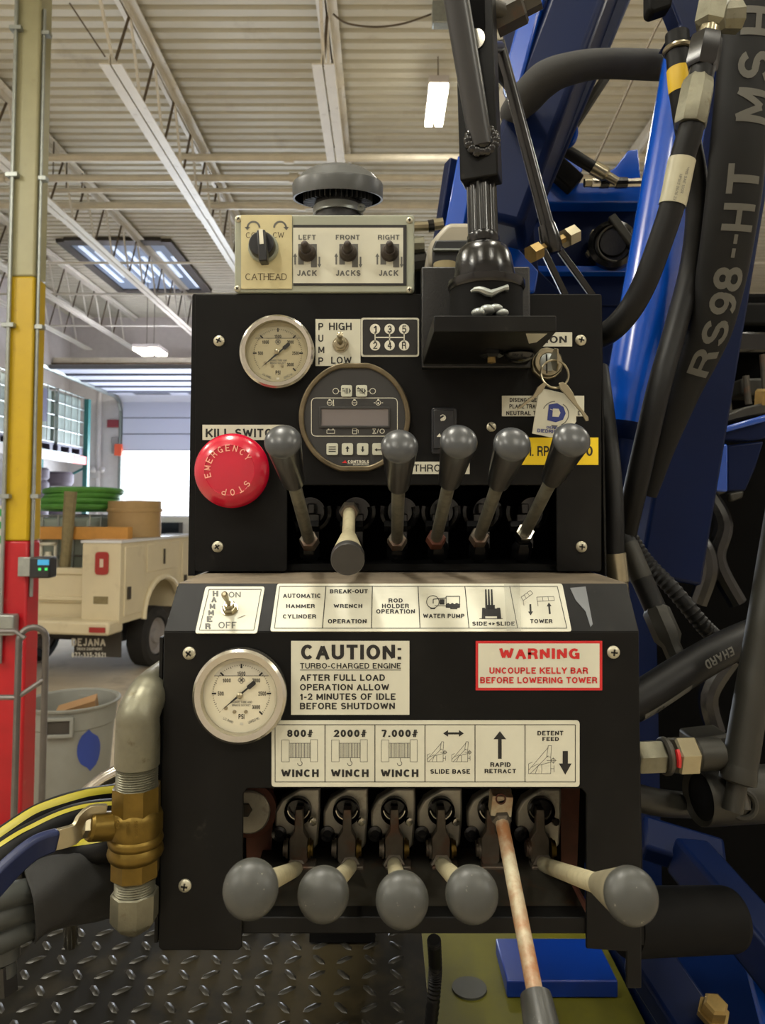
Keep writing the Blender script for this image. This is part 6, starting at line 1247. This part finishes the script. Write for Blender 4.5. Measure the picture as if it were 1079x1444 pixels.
xs = [(824, 834, 0.0075, 'nickel'), (834, 846, 0.0085, 'chrome'), (846, 858, 0.0095, 'black_gloss'), (858, 868, 0.008, 'nickel'), (868, 884, 0.0095, 'black_gloss'), (884, 905, 0.008, 'chrome')]
for x0, x1, r, m in xs: MB().tube([P(x0, 258, 1.255), P(x1, 257.5, 1.255)], r, 10).build('fitting_section', m, t)
MB().tube([P(985, -60, 1.35), P(925, 40, 1.35), P(836, 235, 1.30)], 0.0028, 6).build('stay_cable', 'wire', label='thin dark cable slanting in front of the roof down to the blue mast', cat='cable')
MB().tube([P(872, 82, 1.2), P(793, 203, 1.2)], 0.008, 10).build('steel_rod', 'bar_grey', label='polished steel rod slanting along the blue mast past the hook', cat='rod')
# grey cover behind the shifter
q0 = P(600, 388, 0.82)
t = thing('valve_cover', 'grey rounded cover with black face behind the shifter base', 'cover', P(640, 388, 0.82))
cov = [(604, 376), (603, 352), (607, 340), (617, 328), (628, 316), (636, 313), (672, 313), (688, 320), (692, 376)]
MB().prism([front(0.82).px(*q) for q in cov], (0, 0.07, 0)).build('shell', 'cover_grey', t, bevel=0.006, seg=3)
MB().prism([front(0.816).px(*q) for q in [(610, 374), (610, 350), (614, 338), (690, 338), (690, 374)]], (0, 0.006, 0)).build('face_panel', 'case_black', t, bevel=0.002)
MB().box(P(611, 352, 0.813).x, P(690, 352, 0.813).x, 0.811, 0.818, P(0, 353.5, 0.813).z, P(0, 351, 0.813).z).build('chrome_strip', 'galv', t)
MB().tube([P(628, 430, 0.80), P(628, 372, 0.80)], [0.014, 0.013], 14).build('support_stub', 'strap_tan', t)
t = thing('pipe_fitting', 'silver pipe fittings and hose end peeking out behind the end of the switch box', 'fitting', P(600, 340, 0.9))
for a_, b_, r, m in (((580, 320, 0.9), (604, 319, 0.9), 0.006, 'nickel'), ((604, 319, 0.9), (612, 318, 0.9), 0.0075, 'black_gloss'), ((612, 317, 0.9), (625, 315, 0.9), 0.007, 'nickel'), ((578, 348, 0.9), (598, 347, 0.9), 0.012, 'galv_cast'), ((580, 375, 0.9), (602, 372, 0.9), 0.015, 'black_gloss')): MB().tube([P(*a_), P(*b_)], r, 10).build('fitting_section', m, t)
MB().tube(smooth([P(592, 375, 0.9), P(590, 420, 0.92), P(592, 480, 0.94)], 4), 0.014, 10).build('drop_tube', 'black_flat', t)

# big blue cylinder and slanting boom
A = P(1001, -80, 0.92); B = P(884, 600, 0.90)
t = thing('hydraulic_cylinder', 'glossy bright blue hydraulic cylinder slanting down beside the upper console', 'cylinder', B)
MB().tube([A, A.lerp(B, 0.5), B], 0.0325, 40).build('barrel', 'rig_blue', t)
ax = (B - A).normalized(); MB().lathe([(0.0325, 0), (0.030, 0.012), (0.022, 0.02), (0.020, 0.10), (0.0, 0.10)], B, ax, 30).build('end_cap', 'rig_navy', t)
A = P(1080, -60, 1.03); B = P(930, 815, 1.00)
MB().beam(A, B, 0.088, 0.06, None, (0.15, -1, 0)).build('boom_beam', 'rig_navy', bevel=0.005, label='flat dark blue boom beam behind the wide printed hose', cat='beam')
slab([(938, -20), (1000, -20), (1000, 52), (990, 56), (940, 55), (960, 35)], 0.80, 0.03, 'rig_navy', 'boom_lug', None, label='dark blue triangular lug above the yellow-banded hose', cat='lug')
slab([(915, -20), (952, -20), (948, 8), (922, 17), (915, 12)], 0.78, 0.02, 'black_flat', 'black_clip', None, label='black clip at the top edge above the blue cylinder', cat='clip')

# hose with yellow band
rB = 0.0128
th_, c_ = hose('hydraulic_hose', 'black hydraulic hose with a yellow band near its top', [(955, 48, 0.80), (957, 85, 0.80), (961, 130, 0.80), (970, 190, 0.81), (981, 250, 0.83), (983, 310, 0.84), (974, 380, 0.85), (955, 455, 0.84), (931, 540, 0.82), (912, 620, 0.82), (896, 690, 0.83), (880, 760, 0.86)], rB, 'hose_black', 18, 6, 'hydraulic hoses beside the console')
def band(t, c, i0, i1, r, m, name):
    return MB().tube(c[i0:i1], r, 20, m, caps=False).build(name, m, t)
band(th_, c_, 8, 13, rB + 0.0006, 'tape_yellow', 'yellow_band'); MB().torus(c_[4], c_[5] - c_[3], rB + 0.001, 0.003, 24, 8).build('ferrule_ring', 'nickel', th_)
# hose with crimped fitting and white wrap
rA = 0.0145
th_, c_ = hose('hydraulic_hose', 'black hydraulic hose with silver crimp fitting and white wrap label', [(992, 92, 0.735), (984, 130, 0.735), (975, 180, 0.735), (962, 225, 0.74), (948, 290, 0.745), (928, 350, 0.75), (908, 402, 0.755), (884, 443, 0.765), (856, 470, 0.785), (826, 482, 0.83), (800, 490, 0.9)], rA * 0.86, 'hose_black', 20, 6, 'hydraulic hoses beside the console')
band(th_, c_, 18, 25, rA * 0.93, 'label_wrap', 'wrap_label')
ax = (P(972, 182, 0.735) - P(990, 92, 0.735)).normalized(); q = P(989, 98, 0.735)
MB().lathe([(0.0115, -0.004), (0.0115, 0.008), (0.0155, 0.015), (0.0165, 0.020), (0.0165, 0.058), (0.0155, 0.061), (0.013, 0.061)], q, ax, 8).build('crimp_shell', 'galv_cast', th_)
MB().lathe([(0.0155, -0.035), (0.0165, -0.030), (0.0165, -0.004), (0.014, 0.0)], q, ax, 6).build('swivel_nut', 'black_shaft', th_)
MB().lathe([(0.0100, -0.05), (0.0100, -0.03)], q, ax, 18).build('threaded_neck', 'nickel', th_)
q2 = P(1004, 22, 0.735); MB().lathe([(0.0145, -0.02), (0.0160, -0.016), (0.0160, 0.010), (0.011, 0.014)], q2, ax, 6).build('hex_adapter', 'galv_cast', th_); MB().tube([q2 + V((0, 0.004, 0)), P(1038, 24, 0.745)], [0.014, 0.0165], 10).build('elbow_block', 'galv_cast', th_)
d = Decal(Plane(P(955, 262, 0.7285), (-0.08, -1, 0.05)), 0.0)
for i, (tx, o) in enumerate((('HPS12 06/16 23', 0), ('VHS SAE 100R', 10))): d.text(tx, 937 + o, 262 - o, 975 + o, 266 - o, 'ink_grey', 0, R(104))
d.build('label_print', th_)
# wide printed black hose sleeve
CL = [(1066, -60, 0.80), (1058, 20, 0.80), (1052, 100, 0.80), (1043, 190, 0.80), (1034, 280, 0.81), (1019, 380, 0.83), (1001, 466, 0.85), (966, 552, 0.88), (938, 630, 0.90), (918, 700, 0.92)]
WD = [88, 86, 84, 82, 79, 73, 62, 44, 30, 16]
pw = smooth([P(*q) for q in CL], 6); N_ = len(pw); wd = lerplist([w_ / 2 * q[2] / F for w_, q in zip(WD, CL)], N_)
t = thing('printed_hose', 'wide black printed hose sleeve with pale lettering running up the picture edge', 'hose', pw[N_ // 2], 'hydraulic hoses beside the console')
MB().tube(pw, wd, 28, None, True, 0.55, (0, -1, 0)).build('sleeve_body', 'strap_black', t)
ys = lerplist([q[1] for q in CL], N_)
def at_sleeve(s, tt):
    """s: picture row along the sleeve, tt: -1..1 across"""
    i = 0
    while i < N_ - 2 and ys[i + 1] < s: i += 1
    f_ = min(1, max(0, (s - ys[i]) / (ys[i + 1] - ys[i]))); p = pw[i].lerp(pw[i + 1], f_); r = wd[i] + (wd[i + 1] - wd[i]) * f_; dd = (pw[i + 1] - pw[i]).normalized(); a_ = dd.cross(V((0, -1, 0))).normalized(); b_ = a_.cross(dd).normalized()
    if a_.x < 0: a_ = -a_
    if b_.y > 0: b_ = -b_
    return p + a_ * (tt * r) + b_ * (math.sqrt(max(0, 1 - tt * tt)) * r * 0.55 + 0.0006)
mb = MB(); done = 0
for ch, yc, hh in (('R', 507, 20), ('S', 466, 18), ('9', 427, 17), ('8', 393, 18), ('-', 357, 7), ('-', 338, 7), ('H', 309, 20), ('T', 258, 22), ('M', 160, 24), ('S', 105, 22), ('H', 44, 22)):
    if ch == 'H' and yc == 309: mb.build('hose_lettering', 'hose_print', t); mb = MB()
    vs_, fs, _l = glyphs(ch, 0.012); lo, hi = (-0.5, 0.66) if ch != '-' else (0.0, 0.14); NS = 10
    for f in fs:
        q = [vs_[i] for i in f]; out = []
        for i in range(NS + 1):
            for j in range(NS + 1):
                a_, b_ = i / NS, j / NS; u, v = [(q[0][z] * (1 - a_) + q[3][z] * a_) * (1 - b_) + (q[1][z] * (1 - a_) + q[2][z] * a_) * b_ for z in (0, 1)]
                out.append(at_sleeve(yc + (0.5 - u) * 2 * hh * 0.92, lo + (1 - v) * (hi - lo)))
        mb.add(out, [[i * (NS + 1) + j, i * (NS + 1) + j + 1, (i + 1) * (NS + 1) + j + 1, (i + 1) * (NS + 1) + j] for i in range(NS) for j in range(NS)])
mb.build('hose_lettering', 'hose_print', t)
# hose running down the corner of the console
th_, c_ = hose('hydraulic_hose', 'slim black hose with silver end running down the corner of the upper console', [(846, 520, 0.84), (856, 600, 0.80), (863, 670, 0.765), (866, 730, 0.75), (866, 782, 0.745)], 0.0100, 'hose_black', 16, 6, 'hydraulic hoses beside the console')
MB().lathe([(0.0110, 0), (0.0110, 0.028), (0.0095, 0.030), (0.0095, 0.05), (0.008, 0.052), (0.008, 0.09)], P(867, 780, 0.745), (0.1, 0, -1), 16).build('crimp_shell', 'nickel', th_)
# labelled hose with crimp pointing down
th_, c_ = hose('hydraulic_hose', 'dark hose with pale label and silver crimp end below the end of the ledge', [(868, 742, 0.86), (884, 768, 0.85), (900, 805, 0.84), (916, 840, 0.83), (930, 872, 0.82)], 0.0120, 'hose_black', 16, 6, 'hydraulic hoses beside the console')
band(th_, c_, 6, 15, 0.0126, 'bar_grey', 'wrap_label'); ax = (c_[-1] - c_[-4]).normalized()
MB().lathe([(0.0120, -0.012), (0.0150, -0.008), (0.0150, 0.022), (0.010, 0.030), (0.010, 0.045)], c_[-1], ax, 8).build('crimp_shell', 'bar_grey', th_)
# corrugated conduit
pts = smooth([P(872, 722, 0.9), P(884, 748, 0.89), P(910, 790, 0.88), P(950, 832, 0.86), P(990, 880, 0.85), P(1010, 900, 0.86)], 14); t = thing('cable_conduit', 'black corrugated cable conduit slanting across the dark gap behind the labelled hose', 'conduit', pts[30])
MB().tube(pts, [0.0098 if i % 2 else 0.0086 for i in range(len(pts))], 12).build('corrugated_tube', 'hose_black', t)
# printed hose with pale stripe
th_, c_ = hose('hydraulic_hose', 'thick black hose with pale striped print rising across the gap beside the warning sticker', [(870, 1003, 0.72), (905, 985, 0.73), (955, 953, 0.75), (1000, 926, 0.77), (1045, 903, 0.80), (1090, 885, 0.84)], 0.0175, 'hose_black', 22, 6, 'hydraulic hoses beside the console')
stripe(th_, c_, 0.0175, 4, 13, 'hose_print', (0.35, -0.75, -0.62), 0.0100, 'print_stripe')
def tube_text(t, c, r, word, i0, i1, hgt, m, dv, name, bold=0.02, NS=5, lift=0.0005):
    """lettering wrapped on a hose: runs from point i0 to point i1 of its centre line, centred on the side that faces dv"""
    vs_, fs, _l = glyphs(word, bold); mb = MB()
    def at(u, v):
        s_ = i0 + (i1 - i0) * u; k = int(min(max(s_, 0), len(c) - 1.001)); f_ = s_ - k; p = c[k].lerp(c[k + 1], f_); dd = (c[k + 1] - c[k]).normalized(); n_ = V(dv); n_ = (n_ - dd * n_.dot(dd)).normalized()
        s2 = dd.cross(n_); a_ = (v - 0.5) * hgt / r * (1 if i1 < i0 else -1); return p + (n_ * math.cos(a_) + s2 * math.sin(a_)) * (r + lift)
    for f in fs:
        q = [vs_[i] for i in f]; out = []
        for i in range(NS + 1):
            for j in range(NS + 1):
                a_, b_ = i / NS, j / NS; out.append(at(*[(q[0][z] * (1 - a_) + q[3][z] * a_) * (1 - b_) + (q[1][z] * (1 - a_) + q[2][z] * a_) * b_ for z in (0, 1)]))
        mb.add(out, [[i * (NS + 1) + j, i * (NS + 1) + j + 1, (i + 1) * (NS + 1) + j + 1, (i + 1) * (NS + 1) + j] for i in range(NS) for j in range(NS)])
    return mb.build(name, m, t)
tube_text(th_, c_, 0.0175, 'EHARD', 19.8, 14.9, 0.0085, 'hose_print', (0.1, -1, 0.12), 'hose_lettering')
tube_text(th_, c_, 0.0175, '13', 7.6, 6.2, 0.006, 'ink', (0.35, -0.75, -0.62), 'hose_number', lift=0.0009)
# pipe unions
t = thing('pipe_union', 'silver hex pipe union with red mark sticking out beside the lower console', 'union', P(940, 1068, 0.70)); yc = 1068
pu = P(895, yc, 0.70); ax = V((1, 0.12, 0.0))
for r, h0, h1, n, m, nm in ((0.0155, 0.0, 0.026, 6, 'galv_cast', 'hex_nut'), (0.0170, 0.026, 0.033, 24, 'dirty_steel', 'collar'), (0.0178, 0.037, 0.058, 6, 'nickel', 'hex_nut'), (0.0145, 0.058, 0.085, 20, 'bar_grey', 'tail_pipe')):
    MB().lathe([(r * 0.9, h0), (r, h0 + 0.002), (r, h1 - 0.002), (r * 0.9, h1)], pu, ax, n, None, R(15)).build(nm, m, t)
MB().torus(pu + ax.normalized() * 0.0345, ax, 0.0166, 0.0022, 8, 6, None, R(-30), R(22), (0.05, -1, 0.25)).build('red_mark', 'ink_red', t)
slab([(978, 1042), (1030, 1036), (1030, 1092), (978, 1092)], 0.80, 0.04, 'bar_grey', 'manifold_block', None, label='dull metal manifold block between the pipe union and the grey bar', cat='manifold')
hose('steel_elbow', 'dull grey bent pipe beneath the silver hex union', [(890, 1122, 0.72), (920, 1130, 0.73), (950, 1134, 0.75), (985, 1136, 0.80)], 0.0125, 'bar_grey', 14, 5, None, 'pipe')
# grey strut and its pivot
A = P(1106, 700, 0.74); B = P(1041, 1096, 0.70); t = thing('lift_strut', 'grey steel strut dropping to a round pivot at the picture edge', 'strut', B)
ax = (B - A).normalized(); MB().tube([A, A.lerp(B, 0.5), B], [0.0150, 0.0150, 0.0155], 20).build('strut_tube', 'bar_grey', t); MB().lathe([(0.0155, -0.01), (0.0165, 0), (0.016, 0.004), (0.009, 0.006), (0.009, 0.03)], B, ax, 20).build('strut_eye', 'bar_grey', t)
t = thing('pivot_tube', 'thick grey pivot tube with open end below the grey strut', 'tube', P(1030, 1126, 0.73)); q = P(984, 1124, 0.725); ax = V((0.97, 0.18, -0.02))
MB().lathe([(0.021, 0.004), (0.0255, 0.0), (0.0262, 0.001), (0.0262, 0.16), (0, 0.16)], q, ax, 36).build('sleeve_tube', 'bar_grey', t); MB().lathe([(0.0, 0.004), (0.008, 0.002), (0.021, 0.004)], q, ax, 30).build('end_face', 'black_flat', t)
q = P(1046, 1134, 0.708); MB().torus(q, (-0.2, -1, 0.1), 0.0120, 0.0030, 24, 8).build('socket_ring', 'bar_grey', t); MB().lathe([(0.0118, 0), (0, 0.001)], q, (-0.2, -1, 0.1), 20).build('socket_hole', 'inside_black', t); MB().tube([q + V((0, 0.004, 0.012)), q + V((0, -0.004, -0.004))], 0.0065, 12).build('pin', 'dirty_steel', t)
# black capped pipe
A = P(880, 1300, 0.66); B = P(1024, 1296, 0.70); t = thing('bumper_tube', 'black rubber-capped tube sticking out below the last lower lever', 'tube', A); ax = (B - A)
MB().tube([A, B], 0.0270, 32).build('tube_body', 'black_flat', t); MB().lathe([(0.0270, 0), (0.0262, 0.004), (0.020, 0.006), (0, 0.006)], B, ax, 32).build('end_cap', 'black_flat', t)
# blue bracket and bolts
t = thing('engine_bracket', 'bright blue folded bracket under a bolted steel plate beside the boom', 'bracket', P(1040, 694, 1.10))
slab([(1000, 612), (1082, 588), (1082, 594), (1082, 618), (1060, 622), (1004, 620)], 1.12, 0.04, 'rig_navy', 'top_flange', t); slab([(1000, 608), (1082, 584), (1082, 594), (1000, 616)], 1.11, 0.012, 'rig_blue', 'flange_edge', t)
slab([(1004, 625), (1027, 626), (1027, 694), (1004, 692)], 1.10, 0.012, 'rig_blue', 'tab', t); slab([(1026, 628), (1078, 622), (1066, 660), (1052, 692), (1026, 693)], 1.12, 0.012, 'rig_navy', 'web_plate', t)
slab([(1005, 588), (1028, 583), (1050, 574), (1084, 566), (1084, 582), (1040, 592), (1002, 604)], 1.13, 0.05, 'bar_grey', 'steel_plate', t)
for x, y, r in ((1076, 560, 0.013), (1013, 578, 0.008)): MB().lathe([(r, -0.01), (r, 0.016), (r * 0.8, 0.019), (0, 0.019)], P(x, y + 6, 1.14), (0, -0.2, 1), 6).build('bolt_head', 'bolt_gold' if r > 0.01 else 'bar_grey', t)
# lower frame rails, blue
t = thing('chassis_rail', 'blue chassis rails of the rig running diagonally under the console', 'rail', P(960, 1440, 0.9))
zF = DK - 0.05
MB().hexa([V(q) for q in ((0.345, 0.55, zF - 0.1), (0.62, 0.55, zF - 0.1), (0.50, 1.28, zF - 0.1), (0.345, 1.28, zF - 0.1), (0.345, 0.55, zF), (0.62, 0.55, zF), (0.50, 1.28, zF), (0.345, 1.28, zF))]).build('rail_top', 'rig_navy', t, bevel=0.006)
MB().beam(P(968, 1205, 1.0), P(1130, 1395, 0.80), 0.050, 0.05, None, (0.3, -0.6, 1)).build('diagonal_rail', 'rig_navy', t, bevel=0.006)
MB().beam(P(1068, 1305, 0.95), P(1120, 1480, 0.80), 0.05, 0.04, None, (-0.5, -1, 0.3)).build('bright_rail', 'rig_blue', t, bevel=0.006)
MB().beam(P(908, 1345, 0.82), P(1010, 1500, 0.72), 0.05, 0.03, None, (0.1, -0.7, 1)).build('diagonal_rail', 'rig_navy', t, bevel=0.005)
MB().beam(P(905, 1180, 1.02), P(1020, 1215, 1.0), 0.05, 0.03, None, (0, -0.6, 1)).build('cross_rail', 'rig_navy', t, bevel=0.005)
MB().box(0.30, 0.60, 0.8, 1.3, 0.0, zF - 0.1).build('frame_leg', 'inside_black', t)
q = P(1006, 1428, 0.735); MB().lathe([(0.0150, -0.004), (0.0150, 0.002), (0.0120, 0.002), (0.0115, 0.012), (0.009, 0.014), (0, 0.014)], q, (0.05, -0.45, 1), 6).build('bolt_head', 'bolt_gold', t)
# yellow deck with blue block
t = thing('yellow_deck', 'yellow-green painted rig deck seen below the lower console', 'deck', (0.17, 1.0, DK - 0.1))
MB().box(0.062, 0.34, 0.62, 1.30, DK - 0.09, DK - 0.07).build('deck_sheet', 'rig_yellow', t)
q = PZ(662, 1395, DK - 0.07); MB().lathe([(0.024, 0), (0.024, 0.003), (0, 0.003)], q, (0, 0, 1), 28).build('round_plug', 'hose_grey', t)
for yy in (0.75, 1.2): MB().box(0.08, 0.30, yy - 0.04, yy + 0.04, 0, DK - 0.09).build('deck_support', 'black_flat', t)
a = PZ(715, 1408, DK - 0.07); b = PZ(872, 1408, DK - 0.07); top_ = P(715, 1383, a.y).z; 
MB().box(a.x, b.x, a.y, a.y + 0.10, DK - 0.0695, top_).build('spacer_block', 'block_blue', bevel=0.002, label='bright blue steel block lying on the yellow-green deck', cat='block')
pts = smooth([P(612, 1325, 0.80), P(614, 1365, 0.82), P(612, 1400, 0.82), P(606, 1460, 0.82)], 16); t = thing('cable_conduit', 'ribbed black cable dropping between the tread plate and the yellow deck', 'conduit', pts[-1])
MB().tube(pts, [0.0075 if i % 2 else 0.0066 for i in range(len(pts))], 12).build('corrugated_tube', 'hose_black', t)
